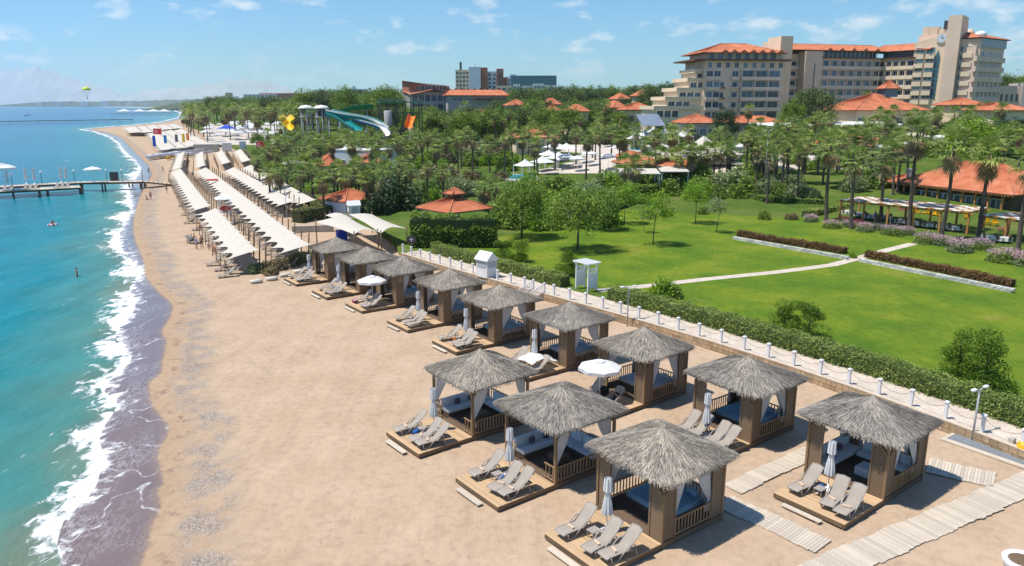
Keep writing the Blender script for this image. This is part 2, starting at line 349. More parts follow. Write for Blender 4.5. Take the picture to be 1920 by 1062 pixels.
und = .03*np.sin(PX[:, 0]*.9+np.sin(PX[:, 1]*.7))*np.sin(PX[:, 1]*.8)*sstep(2, 8, DW)
tag(link('beach', field_mesh('beach', zb+und, DW > -60, 'sand')), kind='structure')
dist = np.linalg.norm(PX, axis=1); wv = sstep(300, 60, dist)
zs = -.3+wv*(.10*np.sin(DF*.55+.8*np.sin(PX[:, 1]*.11))*sstep(-4, -10, DF)+.22*np.exp(-((DF+1.6)/1.3)**2)*(.6+.4*np.sin(PX[:, 1]*.5)))
tag(link('sea', field_mesh('sea', zs, DF < .8, 'seawater')), kind='structure')
# garden ground: one sheet from the promenade wall to the horizon
offs = np.concatenate([[0, .02], np.linspace(3, 300, 60), np.geomspace(330, 26000, 16)])
gp_ = []
for j, tt in enumerate(offs):
    for q in GFRONT:
        x, y = q+NIN*tt; gp_.append((x, y, -.3 if j == 0 else float(T(x, y))))
m_ = len(GFRONT); gi = np.arange(len(gp_)).reshape(len(offs), m_)
tag(link('garden_ground', npmesh('garden_ground', gp_, np.stack([gi[:-1, :-1], gi[1:, :-1], gi[1:, 1:], gi[:-1, 1:]], -1).reshape(-1, 4)[:, ::-1], 'garden')), kind='structure')
def sheet(name, pts, z, mat, kind='structure', th=None):
    m = MB(); m.prism([p[:2] for p in pts][::-1] if th else [p[:2] for p in pts], z-th if th else z-.1, z)
    return tag(m.build(name, mat), kind=kind)
LZ = .63
def pg(pts, z=LZ): return [G(u, v, z) for u, v in pts]
_hb = [BOL[i]+NIN*4.0 for i in range(0, len(BOL))]
near2 = _hb[0]+(_hb[0]-_hb[1])*9
lawn_pts = [(*near2, 0)]+[(*q, 0) for q in _hb[:-2]]+pg([(870,470),(900,452),(960,440),(1000,425),(1120,372),(1200,345),(1290,330),(1440,300),(1640,282),(1700,300),(1740,330),(1560,360),(1500,395),(1560,415),(2080,500),(2300,620)])
def earc(name, pts, z, mat):
    import mathutils.geometry as mg
    tri = mg.tessellate_polygon([[Vector((p[0], p[1], 0)) for p in pts]])
    me = bpy.data.meshes.new(name); V = [(p[0], p[1], z) for p in pts]; F = []
    for a, b, c in tri:
        n = (V[b][0]-V[a][0])*(V[c][1]-V[a][1])-(V[b][1]-V[a][1])*(V[c][0]-V[a][0]); F.append((a, b, c) if n > 0 else (a, c, b))
    me.from_pydata(V, [], F); me.materials.append(MAT(mat)); me.update(); return tag(link(name, me), kind='structure')
earc('lawn', lawn_pts, LZ+.01, 'lawn')
# far mountains across the bay
def ridge(name, px, y, dy, label, mat='rock'):
    top = [AT(u, v, y) for u, v in px]; V = []; n = len(top)
    fine = []
    for i in range(n-1):
        for t in np.arange(6)/6: fine.append(top[i]*(1-t)+top[i+1]*t)
    fine.append(top[-1]); n = len(fine)
    for k, (o, s) in enumerate(((-dy*.5, 0), (-dy*.25, .5), (0, 1), (dy*.3, .5), (dy*.5, 0))):
        for i, p in enumerate(fine):
            j = 1+.06*math.sin(i*2.3+k)+.05*math.sin(i*5.1+2*k) if 0 < s else 1
            V.append((p[0], p[1]+o, max(-.2, (p[2])*s*j)))
    q = [(a*n+i, a*n+i+1, (a+1)*n+i+1, (a+1)*n+i) for a in range(4) for i in range(n-1)]
    tag(link(name, npmesh(name, V, q, mat, smooth=True)), kind='structure')
plain('woodhill', (.06,.09,.035), .95, .4, .02); plain('rock', (.42, .42, .42), .9, .2, .002)
ridge('mountain_range', [(-420,197),(-300,150),(-160,128),(-60,138),(30,132),(70,127),(110,140),(150,152),(200,165),(235,180),(270,170),(330,165),(400,158),(440,148),(480,150),(520,158),(560,172),(620,176),(700,182),(800,190),(860,197)], 24500, 2500, '')
ridge('far_wooded_coast', [(20,197),(45,194),(90,191),(130,190.5),(170,191),(215,189.5),(260,190),(300,188),(340,187),(380,186),(420,186),(470,188),(520,192)], 9300, 1400, '', 'woodhill')
ridge('wooded_point', [(322,196),(345,191),(365,187),(390,185),(415,183),(440,184),(470,184),(520,183),(560,186),(610,190)], 2900, 500, '', 'woodhill')
hz = MB(); hz.box((-2000, 9000, 548), (52000, 34000, 1104))
@defm('hazeair')
def _(k):
    m = bpy.data.materials.new(k); m.use_nodes = True; t = m.node_tree; t.nodes.clear(); o = t.nodes.new('ShaderNodeOutputMaterial'); v = t.nodes.new('ShaderNodeVolumePrincipled')
    v.inputs['Color'].default_value = (.8,.92,1,1); v.inputs['Density'].default_value = 0.48e-4; v.inputs['Anisotropy'].default_value = .2; t.links.new(v.outputs[0], o.inputs['Volume']); return m
ho = tag(hz.build('haze', 'hazeair'), kind='stuff')
# ================================================================ materials of the beach furniture
def woodm(name, col, objvar=.35, rough=.75, sc=(14, 1.2, 14), var=.14):
    def mk(k):
        t = NT(k); c = t.coord(); n = t.noise(c, 3, 5, .65, sc)
        cc = t.ramp(n, (.3, tuple(x*(1-var*1.5) for x in col)), (.7, tuple(x*(1+var) for x in col)))
        cc = t.mix(1, cc, t.ramp(t.rnd(), (0, 1-objvar), (1, 1+objvar*.35)), 'MULTIPLY')
        cc = t.mix(t.ramp(t.noise(c, .9, 4, .6), (.5, 0), (.8, .3)), cc, tuple(x*.6 for x in col))
        t.set(cc, rough, spec=.25); t.bump(n, .3, .01); return t.mat
    _defs[name] = mk
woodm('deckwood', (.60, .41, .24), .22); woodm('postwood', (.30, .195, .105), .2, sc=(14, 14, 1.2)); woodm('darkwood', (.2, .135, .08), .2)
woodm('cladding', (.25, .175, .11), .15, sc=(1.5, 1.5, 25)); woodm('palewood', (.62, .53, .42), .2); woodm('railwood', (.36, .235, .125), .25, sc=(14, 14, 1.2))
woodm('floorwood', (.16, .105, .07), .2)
@defm('thatch')
def _(k):
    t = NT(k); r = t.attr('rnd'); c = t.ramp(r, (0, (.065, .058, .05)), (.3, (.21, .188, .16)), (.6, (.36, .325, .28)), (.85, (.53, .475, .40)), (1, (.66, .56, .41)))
    p = t.coord(); c = t.mix(1, c, t.ramp(t.noise(p, 1.3, 4, .6), (.3, (.72, .72, .74)), (.65, (1.06, 1.04, 1))), 'MULTIPLY')
    c = t.mix(1, c, t.ramp(t.rnd(), (0, (.86, .87, .9)), (1, (1.05, 1.03, 1))), 'MULTIPLY'); t.set(c, .9, spec=.15); return t.mat
def cloth(name, col, trans=.0, rough=.85, var=.05):
    def mk(k):
        t = NT(k); n = t.noise(t.coord(), 2.5, 4); c = t.ramp(n, (.3, tuple(x*(1-var*2) for x in col)), (.7, col)); t.set(c, rough, spec=.15)
        if trans:
            tr = t.n('ShaderNodeBsdfTranslucent'); t.l(c, tr.inputs[0]); ms = t.n('ShaderNodeMixShader'); ms.inputs[0].default_value = trans
            t.l(t.b.outputs[0], ms.inputs[1]); t.l(tr.outputs[0], ms.inputs[2]); t.l(ms.outputs[0], t.out.inputs[0])
        t.bump(t.noise(t.coord(), 5, 3), .25, .03); return t.mat
    _defs[name] = mk
cloth('voile', (.82, .82, .81), .35); cloth('parasolcloth', (.86, .86, .85), .2); cloth('sailcloth', (.63, .575, .49), .08, var=.04); cloth('bluecloth', (.26, .45, .58)); cloth('palecloth', (.62, .71, .75)); cloth('cushion', (.74, .78, .79)); cloth('towelcloth', (.66, .50, .36)); cloth('slingfabric', (.40, .345, .29), var=.08); cloth('darkcloth', (.04, .038, .045)); cloth('checkwhite', (.82, .8, .75), .15); cloth('greycloth', (.16, .13, .15))
plain('resin', (.36, .32, .28), .4, .05); plain('whitepaint', (.78, .79, .8), .5, .07, 1.5); plain('greymetal', (.42, .44, .46), .4, .08); plain('rope', (.42, .36, .29), .9); plain('darkmetal', (.06, .065, .07), .5); plain('whiteplastic', (.8, .8, .8), .4, .04)
plain('bluetarp', (.01,.06,.5), .5, .1); plain('greymat', (.2,.22,.24), .9, .1); plain('concrete', (.5, .46, .4), .85, .12, 2.); plain('yellowpaint', (.75, .42, .01), .4, .05); plain('redcloth', (.62, .02, .03), .7, .06)
# ================================================================ thatched pavilions
PI = math.pi
PAVR = R(37.5); FZ = .30
EX = np.array([math.cos(PAVR), math.sin(PAVR)]); EY = np.array([-EX[1], EX[0]])
def thatch_mesh(seed, half=2.47, rise=1.12, n=9500):
    g = np.random.default_rng(seed)
    def surf(a, b):
        rho = (np.abs(a)**11+np.abs(b)**11)**(1/11)
        return np.stack([a*half, b*half, rise*(1-.62*rho-.38*rho**.5)-.10*np.clip(rho-.85, 0, 1)**1*2], -1), rho
    N = 26; u = np.linspace(-1, 1, N); A, B = np.meshgrid(u, u); sc = (np.abs(A)**11+np.abs(B)**11)**(1/11); mx = np.maximum(np.abs(A), np.abs(B)); k = np.where(sc > 0, mx/np.maximum(sc, 1e-6), 1)
    P, _ = surf(A*k*.985, B*k*.985); P = P.reshape(-1, 3); ii = np.arange(N*N).reshape(N, N)
    Q = np.stack([ii[:-1, :-1], ii[:-1, 1:], ii[1:, 1:], ii[1:, :-1]], -1).reshape(-1, 4)
    low = P.copy(); low[:, 2] -= .16+.1*np.clip(1-np.abs(low[:, 2])/1.0, 0, 1)*0; b = len(P)
    edge = np.concatenate([ii[0, :], ii[1:, -1], ii[-1, -2::-1], ii[-2:0:-1, 0]]); e2 = np.roll(edge, -1)
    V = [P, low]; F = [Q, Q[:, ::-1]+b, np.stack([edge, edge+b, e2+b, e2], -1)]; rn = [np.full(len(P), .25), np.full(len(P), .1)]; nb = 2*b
    a = g.uniform(-1, 1, n); c = g.uniform(-1, 1, n); rr = (np.abs(a)**11+np.abs(c)**11)**(1/11); rho = np.sqrt(g.uniform(.0, 1., n)); nf = 1400
    rho[:nf] = g.uniform(.9, .985, nf); rho[nf:nf+500] = g.uniform(.0, .28, 500)
    a = a/rr*rho; c = c/rr*rho; L = g.uniform(.22, .5, n)/half; L[:nf] *= .5; rad = np.hypot(a, c)+1e-6; da, dc = a/rad, c/rad; j = g.normal(0, .13, n)
    da, dc = da*np.cos(j)-dc*np.sin(j), da*np.sin(j)+dc*np.cos(j)
    p0, r0 = surf(a, c); p1, r1 = surf(a+da*L, c+dc*L)
    over = np.clip(r1-1.03, 0, 1)[:, None]; p1 = p1-np.concatenate([(da*1.0)[:, None], (dc*1.0)[:, None], np.zeros((n, 1))], 1)*over*half*.92; p1[:, 2] -= over[:, 0]*.35
    p0[:, 2] += .02; p1[:, 2] += g.uniform(.0, .035, n)
    d = p1-p0; side = np.cross(d, [0, 0, 1.]); side /= np.linalg.norm(side, axis=1)[:, None]+1e-9; w = g.uniform(.008, .017, n)[:, None]
    S4 = np.stack([p0-side*w, p0+side*w, p1+side*w*.5, p1-side*w*.5], 1).reshape(-1, 3); V.append(S4); F.append(np.arange(4*n).reshape(n, 4)+nb)
    warm = np.clip(.35-rho, 0, 1)*1.0; rv = np.clip(g.beta(1.7, 1.7, n)+warm*g.uniform(.3, 1, n), 0, 1); rn.append(np.repeat(rv, 4))
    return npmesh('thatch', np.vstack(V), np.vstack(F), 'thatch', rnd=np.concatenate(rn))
THATCH = [thatch_mesh(3), thatch_mesh(11, 2.5, 1.06), thatch_mesh(23, 2.44, 1.18)]
def curtain_mesh(w, flip=1, z0=FZ+.35, z1=2.95, ztie=1.2):
    V = []; n, k = 22, 14
    for i in range(k):
        f = i/(k-1); z = z1+(z0-z1)*f; ft = (z1-ztie)/(z1-z0)
        if f < ft: wd = w*(1-(f/ft)**1.4*.86)
        else: wd = w*(.14+.16*math.sin((f-ft)/(1-ft)*2.2))
        for j in range(n):
            s = j/(n-1); V.append((flip*(wd*s-w*.02+ .03*math.sin(f*5)), .035*math.sin(j*1.9)*(.5+f*.4)+.02*math.sin(j*.7+f*6), z))
    q = [(a*n+i, a*n+i+1, (a+1)*n+i+1, (a+1)*n+i) for a in range(k-1) for i in range(n-1)]
    return npmesh('curtain', V, q, 'voile', smooth=True)
CUR = {1: curtain_mesh(.95, 1), -1: curtain_mesh(.95, -1)}
BALU = MB().box((0, 0, .36), (.045, .045, .72)).mesh('baluster', 'railwood')
def brd(L, w=.138, th=.035, mat='deckwood'): return MB().box((0, 0, -th/2), (w, L, th)).mesh('board', mat)
HB = 2.0                                    # half side of the body
def railing(parent, p, q, z=FZ, gap=.2):
    p = np.array(p, float); q = np.array(q, float); L = np.linalg.norm(q-p); d = (q-p)/L
    r = MB(); r.bar((*p, z+.79), (*q, z+.79), .07, .05); r.bar((*p, z+.09), (*q, z+.09), .06, .05); ro = r.build('railing', 'railwood', parent)
    n = int(L/gap)
    for i in range(n):
        c = p+d*(i+.5)*L/n; link('baluster', BALU, ro, (c[0], c[1], z+.08))
def pavilion(name, kind, label, group, thatch):
    t = thing(name, label, 'pavilion', group=group)
    fr = MB()
    for s in (-1, 1): fr.box((0, s*(HB-.05), FZ-.14), (2*HB, .1, .2)); fr.box((s*(HB-.05), 0, FZ-.14), (.1, 2*HB-.2, .2))
    for a in (-1, 0, 1):
        for b in (-1, 0, 1): fr.box((a*(HB-.08), b*(HB-.08), .02), (.14, .14, .44))
    fr.build('base_frame', 'darkwood', t)
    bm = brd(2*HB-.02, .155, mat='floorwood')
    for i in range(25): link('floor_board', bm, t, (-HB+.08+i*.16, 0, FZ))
    for sx in (-1, 1):
        for sy in (-1, 1):
            m = MB()
            if kind == 'column':
                c = m.box((sx*(HB-.06), sy*(HB-.06), 1.66), (.12, .12, 2.73)).build('post', 'postwood', t)
                for ax in (0, 1):
                    cm = MB()
                    for i in range(18):
                        z = FZ+.07+i*.148; w = .62
                        ctr = (sx*(HB-.12-w/2), sy*(HB-.07), z) if ax == 0 else (sx*(HB-.07), sy*(HB-.12-w/2), z)
                        cm.box(ctr, (w, .03, .132) if ax == 0 else (.03, w, .132))
                    ed = (sx*(HB-.12-.66), sy*(HB-.06)) if ax == 0 else (sx*(HB-.06), sy*(HB-.12-.66)); cm.box((*ed, 1.66), (.08, .08, 2.73))
                    cm.build('slatted_panel', 'cladding', t)
            else: m.box((sx*(HB-.06), sy*(HB-.06), 1.66), (.13, .13, 2.73)).build('post', 'postwood', t)
            br = MB(); x, y = sx*(HB-.06), sy*(HB-.06)
            for ax in (0, 1):
                o = .0 if kind == 'post' else .075
                e = (x-sx*.42, y+sy*o, 2.93) if ax == 0 else (x+sx*o, y-sy*.42, 2.93); b0 = (x, y+sy*o, 2.46) if ax == 0 else (x+sx*o, y, 2.46); br.bar(b0, e, .07, .06)
            br.build('brace', 'postwood', t)
    pl = MB()
    for s in (-1, 1): pl.box((0, s*(HB-.06), 3.01), (2*HB+.4, .1, .14)); pl.box((s*(HB-.06), 0, 3.07), (.1, 2*HB+.4, .12))
    for a in (-1, 1):
        for b in (-1, 1): pl.bar((a*2.0, b*2.0, 3.04), (0, 0, 3.93), .09, .09)
    pl.build('roof_frame', 'postwood', t)
    link('thatch_roof', thatch, t, (0, 0, 3.23), random.choice((0, PI/2, PI, -PI/2)))
    g = HB-.78 if kind == 'column' else HB-.12
    for e in ((-1, 0), (1, 0), (0, 1)):      # railings: near side, far side, inland side
        if e[1] == 0: railing(t, (-g, e[0]*(HB-.06)) if kind == 'column' else (-g+.9*(e[0] < 0)*0, e[0]*(HB-.06)), (g, e[0]*(HB-.06)))
        else: railing(t, (HB-.06, -g), (HB-.06, g))
    if kind == 'post': railing(t, (-(HB-.06), g), (-(HB-.06), g-.75)); railing(t, (-(HB-.06), -g), (-(HB-.06), -g+.75))
    c = g-.02
    for sy in (-1, 1):
        link('curtain', CUR[1], t, (-c, sy*(HB-.16), 0)); link('curtain', CUR[-1], t, (c, sy*(HB-.16), 0))
    link('curtain', CUR[1], t, (HB-.18, -c, 0), PI/2); link('curtain', CUR[-1], t, (HB-.18, c, 0), PI/2)
    return t
PI = math.pi
APX = [(1636,738),(1402,664),(1208,612),(1068,563),(937,530),(843,502),(757,478),(688,460),(630,443)]
BPX = [(1243,795),(1051,718),(900,655)]
APEX = 4.40
pA = pavilion('thatched_pavilion', 'column', 'x', 'thatched beach pavilions', THATCH[0]); pA2 = pavilion('thatched_pavilion', 'column', 'x', 'thatched beach pavilions', THATCH[1])
pB = pavilion('thatched_pavilion', 'post', 'x', 'thatched beach pavilions', THATCH[2])
PAV = {}
def vary(o, i):                              # no two pavilions alike: roof set, curtains drawn or missing
    cs = [c for c in o.children if c.name.startswith('curtain')]
    for c in o.children:
        if c.name.startswith('thatch_roof'): c.data = THATCH[i % 3]; c.rotation_euler.z = (i*PI/2) % (2*PI); c.scale = (1+.02*math.sin(i*2.1), 1+.02*math.cos(i*1.7), 1+.05*math.sin(i*1.3)); c.rotation_euler.x = .012*math.sin(i*3.1); c.rotation_euler.y = .012*math.cos(i*2.3)
    for k, c in enumerate(cs): c.scale = (1+.22*math.sin(i*1.9+k*2.3), 1, 1+.0*k)
    if i % 3 == 1 and len(cs) > 4: bpy.data.objects.remove(cs[2])
    if i % 4 == 2 and len(cs) > 4: bpy.data.objects.remove(cs[5])
VL = []
for i, (u, v) in enumerate(APX):
    c = G(u, v, APEX); c[2] = 0; rz = PAVR+R(random.uniform(-1, 1)); PAV['A%d' % i] = (c, rz)
    ob_ = place((pA, pA2)[i % 2], c, rz, 'thatched pavilion with slatted corner columns in the promenade row, '+nth(i, '')); VL.append(ob_)
for i, (u, v) in enumerate(BPX):
    c = G(u, v, APEX); c[2] = 0; rz = PAVR+R(random.uniform(-1, 1)); PAV['B%d' % i] = (c, rz)
    ob_ = place(pA2 if i == 0 else pB, c, rz, ['thatched pavilion with slatted columns at the near end of the seaward row', 'middle thatched pavilion of the seaward row, on thin posts with a sofa inside', 'farthest thatched pavilion of the three in the seaward row, on thin posts'][i]); VL.append(ob_)
for i_, o_ in enumerate(VL): vary(o_, i_)
def loc(key, x, y, z=0):
    c, rz = PAV[key]; return np.array([c[0]+x*math.cos(rz)-y*math.sin(rz), c[1]+x*math.sin(rz)+y*math.cos(rz), z])
PNAME = {'A0': 'nearest promenade-row pavilion', 'A1': 'second promenade-row pavilion', 'A2': 'third promenade-row pavilion', 'A3': 'fourth promenade-row pavilion', 'A4': 'fifth promenade-row pavilion', 'A5': 'sixth promenade-row pavilion', 'A6': 'seventh promenade-row pavilion', 'A7': 'eighth promenade-row pavilion', 'A8': 'farthest promenade-row pavilion', 'B0': 'nearest seaward-row pavilion', 'B1': 'middle seaward-row pavilion', 'B2': 'farthest seaward-row pavilion'}
# sun decks in front of the pavilions
DW_, DL_ = 3.5, 3.4
def sundeck():
    t = thing('sun_deck', 'x', 'deck', group='timber sun decks before the pavilions'); f = MB()
    for s in (-1, 1): f.box((0, s*(DW_/2-.04), FZ-.14), (DL_, .06, .19)); f.box((s*(DL_/2-.04), 0, FZ-.14), (.06, DW_-.2, .19))
    f.box((0, 0, FZ-.14), (.06, DW_-.2, .19))
    for a in (-1, 0, 1):
        for b in (-1, 0, 1): f.box((a*(DL_/2-.12), b*(DW_/2-.12), .03), (.11, .11, .46))
    f.build('frame', 'darkwood', t); bm = brd(DW_)
    for i in range(23): link('board', bm, t, (-DL_/2+.075+i*.1475, 0, FZ))
    s = MB(); s.box((-DL_/2-.32, .1, .12), (.3, 1.9, .04)); s.box((-DL_/2-.32, -.7, .05), (.24, .08, .1)); s.box((-DL_/2-.32, .9, .05), (.24, .08, .1)); s.build('step', 'palewood', t)
    return t
dk = sundeck()
for k in PAV: place(dk, loc(k, -HB-DL_/2-.01, -HB+DW_/2), PAV[k][1], 'timber sun deck joined to the seaward side of the '+PNAME[k])
# loungers
def lounger():
    t = thing('sun_lounger', 'x', 'sun lounger', group='sling sun loungers on the pavilion decks')
    W2 = .31
    def sheetm(pts, th=.025):
        m = MB(); r = []
        for x, z in pts: r.append([(x, -W2+.03, z), (x, W2-.03, z), (x, W2-.03, z-th), (x, -W2+.03, z-th)])
        return m.ring(r, smooth=False)
    sheetm([(-.95, .30), (-.85, .345), (-.4, .35), (-.05, .325), (.12, .34)]).build('seat_sling', 'slingfabric', t)
    bk = sheetm([(.12, .345), (.3, .50), (.6, .80), (.80, 1.0), (.86, 1.03)]).build('backrest_sling', 'slingfabric', t)
    fr = MB()
    for s in (-1, 1):
        fr.tube([(-.97, s*W2, .29), (-.85, s*W2, .335), (-.4, s*W2, .34), (.1, s*W2, .33), (.42, s*W2, .30)], .026, 6)
        fr.tube([(.12, s*W2, .345), (.5, s*W2, .70), (.84, s*W2, 1.02)], .024, 6)
    fr.tube([(-.97, -W2, .29), (-.97, W2, .29)], .026, 6); fr.tube([(.84, -W2, 1.02), (.88, 0, 1.05), (.84, W2, 1.02)], .024, 6); fr.tube([(.42, -W2, .3), (.42, W2, .3)], .024, 6)
    fr.build('frame', 'resin', t)
    for s in (-1, 1):
        y = s*(W2+.035)
        MB().tube([(-.78, y, .30), (-.74, y, .12), (-.62, y, .035), (-.45, y, .06), (-.25, y, .24), (0, y, .46), (.16, y, .56), (.34, y, .57), (.45, y, .49), (.48, y, .3)], .03, 6).build('armrest', 'resin', t)
        w = MB(); w.tube([(.48, y, .32), (.55, y, .1), (.56, y, .02)], .026, 6); w.build('rear_leg', 'resin', t)
    return t
lg = lounger()
tw = tag(MB().ring([[(-.19, -.06, 0), (-.19, .06, 0), (-.19, .06, .07), (-.19, -.06, .07)], [(.19, -.06, 0), (.19, .06, 0), (.19, .06, .07), (.19, -.06, .07)]], smooth=False).build('rolled_towel', 'towelcloth'), 'x', 'towel', 'rolled towels on the loungers')
def side_table():
    t = thing('side_table', 'x', 'table', group='low side tables between the loungers')
    MB().box((0, 0, .36), (.48, .42, .035)).build('table_top', 'resin', t)
    for a in (-1, 1):
        for b in (-1, 1): MB().bar((a*.18, b*.15, 0), (a*.21, b*.18, .35), .035).build('leg', 'resin', t)
    return t
stb = side_table()
LSP = [(-1.28, 'near'), (-.50, 'middle'), (1.02, 'far')]     # y on the deck, from its near side
def deckpt(k, dx, dy, z=FZ): return loc(k, -HB-DL_/2+dx, -HB+DW_/2+dy, z)
for k in PAV:
    if k == 'A2': continue
    sp = LSP if k != 'A1' else [(-1.32, 'nearest'), (-.62, 'second'), (.62, 'third'), (1.3, 'far')]
    for j, (y, w) in enumerate(sp):
        if k == 'A3' and j == 1: continue
        p = deckpt(k, (-.35 if k != 'A1' else .25)+random.uniform(-.18, .12), y+random.uniform(-.06, .06)); rz = PAV[k][1]+R(random.uniform(-8, 8))
        place(lg, p, rz, w+' beige sun lounger on the deck of the '+PNAME[k])
        if k not in ('A5', 'A7', 'A1', 'A3'):
            q = p+np.array([math.cos(rz), math.sin(rz), 0])*-.36; q[2] = FZ+.355
            place(tw, q, rz+R(90+random.uniform(-25, 25)), 'rolled beige towel on the '+w+' lounger of the '+PNAME[k])
    place(stb, deckpt(k, -.25, .28), PAV[k][1], 'low grey side table between the loungers of the '+PNAME[k])
# parasols
def pleat(prof, n, amp, m):
    rings = []
    for r, z in prof: rings.append([(r*(1+amp*(j % 2))*math.cos(2*PI*j/n), r*(1+amp*(j % 2))*math.sin(2*PI*j/n), z) for j in range(n)])
    m.ring(rings, smooth=False); return m
def closed_parasol():
    t = thing('closed_parasol', 'x', 'parasol', group='closed white parasols on the pavilion decks')
    MB().tube([(0, 0, .05), (0, 0, 2.35)], .024, 8).build('pole', 'whitepaint', t)
    pleat([(.085, .98), (.17, .80), (.165, .98), (.13, 1.35), (.085, 1.66), (.06, 1.95)], 20, .45, MB()).build('canopy', 'parasolcloth', t)
    pleat([(.10, 1.93), (.145, 1.86), (.12, 2.46), (.075, 2.12), (.05, 2.28), (.02, 2.36)], 16, .4, MB()).build('top_vent', 'parasolcloth', t)
    MB().lathe([(.035, 2.34), (.04, 2.38), (.012, 2.44)], 8).build('finial', 'whitepaint', t)
    MB().lathe([(.30, 0), (.30, .05), (.24, .09), (.05, .12), (.045, .32)], 14).build('base', 'whiteplastic', t); return t
def open_parasol():
    t = thing('open_parasol', 'x', 'parasol', group='open white parasols on the pavilion decks')
    MB().tube([(0, 0, .05), (0, 0, 2.5)], .025, 8).build('pole', 'whitepaint', t); n = 8; r = 1.35; c = MB()
    rim = [(r*math.cos(2*PI*j/n), r*math.sin(2*PI*j/n)) for j in range(n)]
    for j in range(n):
        a, b = rim[j], rim[(j+1) % n]; m = ((a[0]+b[0])/2*.985, (a[1]+b[1])/2*.985)
        V = [(0, 0, 2.52), (a[0]*.5, a[1]*.5, 2.40), (m[0]*.5, m[1]*.5, 2.36), (b[0]*.5, b[1]*.5, 2.40), (*a, 2.12), (*m, 2.14), (*b, 2.12)]
        c.add(V, [(0, 1, 2), (0, 2, 3), (1, 4, 5, 2), (2, 5, 6, 3)])
    co = c.build('canopy', 'parasolcloth', t)
    for j in range(n):
        a, b = rim[j], rim[(j+1) % n]; MB().add([(*a, 2.12), (*b, 2.12), (b[0]*.995, b[1]*.995, 1.93), (a[0]*.995, a[1]*.995, 1.93)], [(0, 1, 2, 3)]).build('valance', 'parasolcloth', co)
        MB().bar((0, 0, 2.47), (a[0]*.98, a[1]*.98, 2.095), .018).build('rib', 'greymetal', t)
    pleat([(.34, 2.50), (.2, 2.56), (.02, 2.46)], 8, 0, MB()).build('top_vent', 'parasolcloth', t)
    MB().lathe([(.30, 0), (.30, .05), (.24, .09), (.05, .12), (.045, .32)], 14).build('base', 'whiteplastic', t); return t
cpz = closed_parasol(); opz = open_parasol()
for k in PAV:
    if k in ('A2', 'A6'):
        place(opz, deckpt(k, .35 if k == 'A6' else .1, .25 if k == 'A6' else .45), PAV[k][1]+.2, 'open white parasol on the deck of the '+PNAME[k])
    else: place(cpz, deckpt(k, .55, .33), random.uniform(0, 1), 'closed white parasol on the deck of the '+PNAME[k])
# beds and sofas inside
def bed(col, cc):
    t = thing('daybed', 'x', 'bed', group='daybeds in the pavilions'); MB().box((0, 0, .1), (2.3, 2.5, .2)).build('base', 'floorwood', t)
    m = MB(); m.ring([[(-1.15+d, -1.28+d, z), (1.15-d, -1.28+d, z), (1.15-d, 1.28-d, z), (-1.15+d, 1.28-d, z)] for d, z in ((.05, .2), (0, .25), (0, .45), (.06, .5))], smooth=False); m.build('mattress', col, t)
    for y in (-.8, 0, .8):
        p = MB(); p.ball((.95, y, .66), (.12, .36, .2), 10, 7); p.build('pillow', cc, t)
    return t
def sofa():
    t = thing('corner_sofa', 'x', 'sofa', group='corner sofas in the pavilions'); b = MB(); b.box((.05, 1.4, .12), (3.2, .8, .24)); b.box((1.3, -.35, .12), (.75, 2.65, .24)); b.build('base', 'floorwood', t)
    for x in (-1.05, 0, 1.05): MB().box((x, 1.38, .34), (1.03, .82, .2)).build('seat_cushion', 'cushion', t); MB().box((x, 1.73, .66), (1.0, .2, .46)).build('back_cushion', 'cushion', t)
    for y in (.4, -.55, -1.3): MB().box((1.28, y, .34), (.8, .9 if y > -1 else .55, .2)).build('seat_cushion', 'cushion', t); MB().box((1.6, y, .66), (.2, .86 if y > -1 else .5, .46)).build('back_cushion', 'cushion', t)
    for x in (-.6, .4): MB().ball((x, 1.5, .6), (.22, .1, .2), 8, 6).build('throw_pillow', 'greycloth', t)
    return t
bd1 = bed('bluecloth', 'bluecloth'); bd2 = bed('palecloth', 'cushion'); sf = sofa()
for k in PAV:
    if k in ('A0', 'B1', 'B2'): place(sf, loc(k, 0, 0, FZ), PAV[k][1], 'pale corner sofa inside the '+PNAME[k])
    else: place(bd1 if k in ('B0', 'A1') else bd2, loc(k, .45, .1, FZ), PAV[k][1], ('blue' if k in ('B0', 'A1') else 'pale')+' daybed inside the '+PNAME[k])
def block(name, label, cat, p, rz, d, mat, group=None):
    o = MB(); h = d[2]; b = .03
    o.ring([[(-d[0]/2+q, -d[1]/2+q, z), (d[0]/2-q, -d[1]/2+q, z), (d[0]/2-q, d[1]/2-q, z), (-d[0]/2+q, d[1]/2-q, z)] for q, z in ((b, 0), (0, b), (0, h-b), (b, h))], smooth=False)
    return tag(o.build(name, mat, None, p, rz), label, cat, group)
block('ottoman', 'pale square ottoman before the sofa of the nearest promenade-row pavilion', 'ottoman', loc('A0', -.25, -.3, FZ), PAVR, (.85, .85, .45), 'palecloth')
block('coffee_table', 'dark low table before the sofa of the middle seaward-row pavilion', 'table', loc('B1', -.2, -.2, FZ), PAVR, (.8, .8, .4), 'darkwood')
block('coffee_table', 'dark low table before the sofa of the farthest seaward-row pavilion', 'table', loc('B2', -.2, -.2, FZ), PAVR, (.8, .8, .4), 'darkwood')
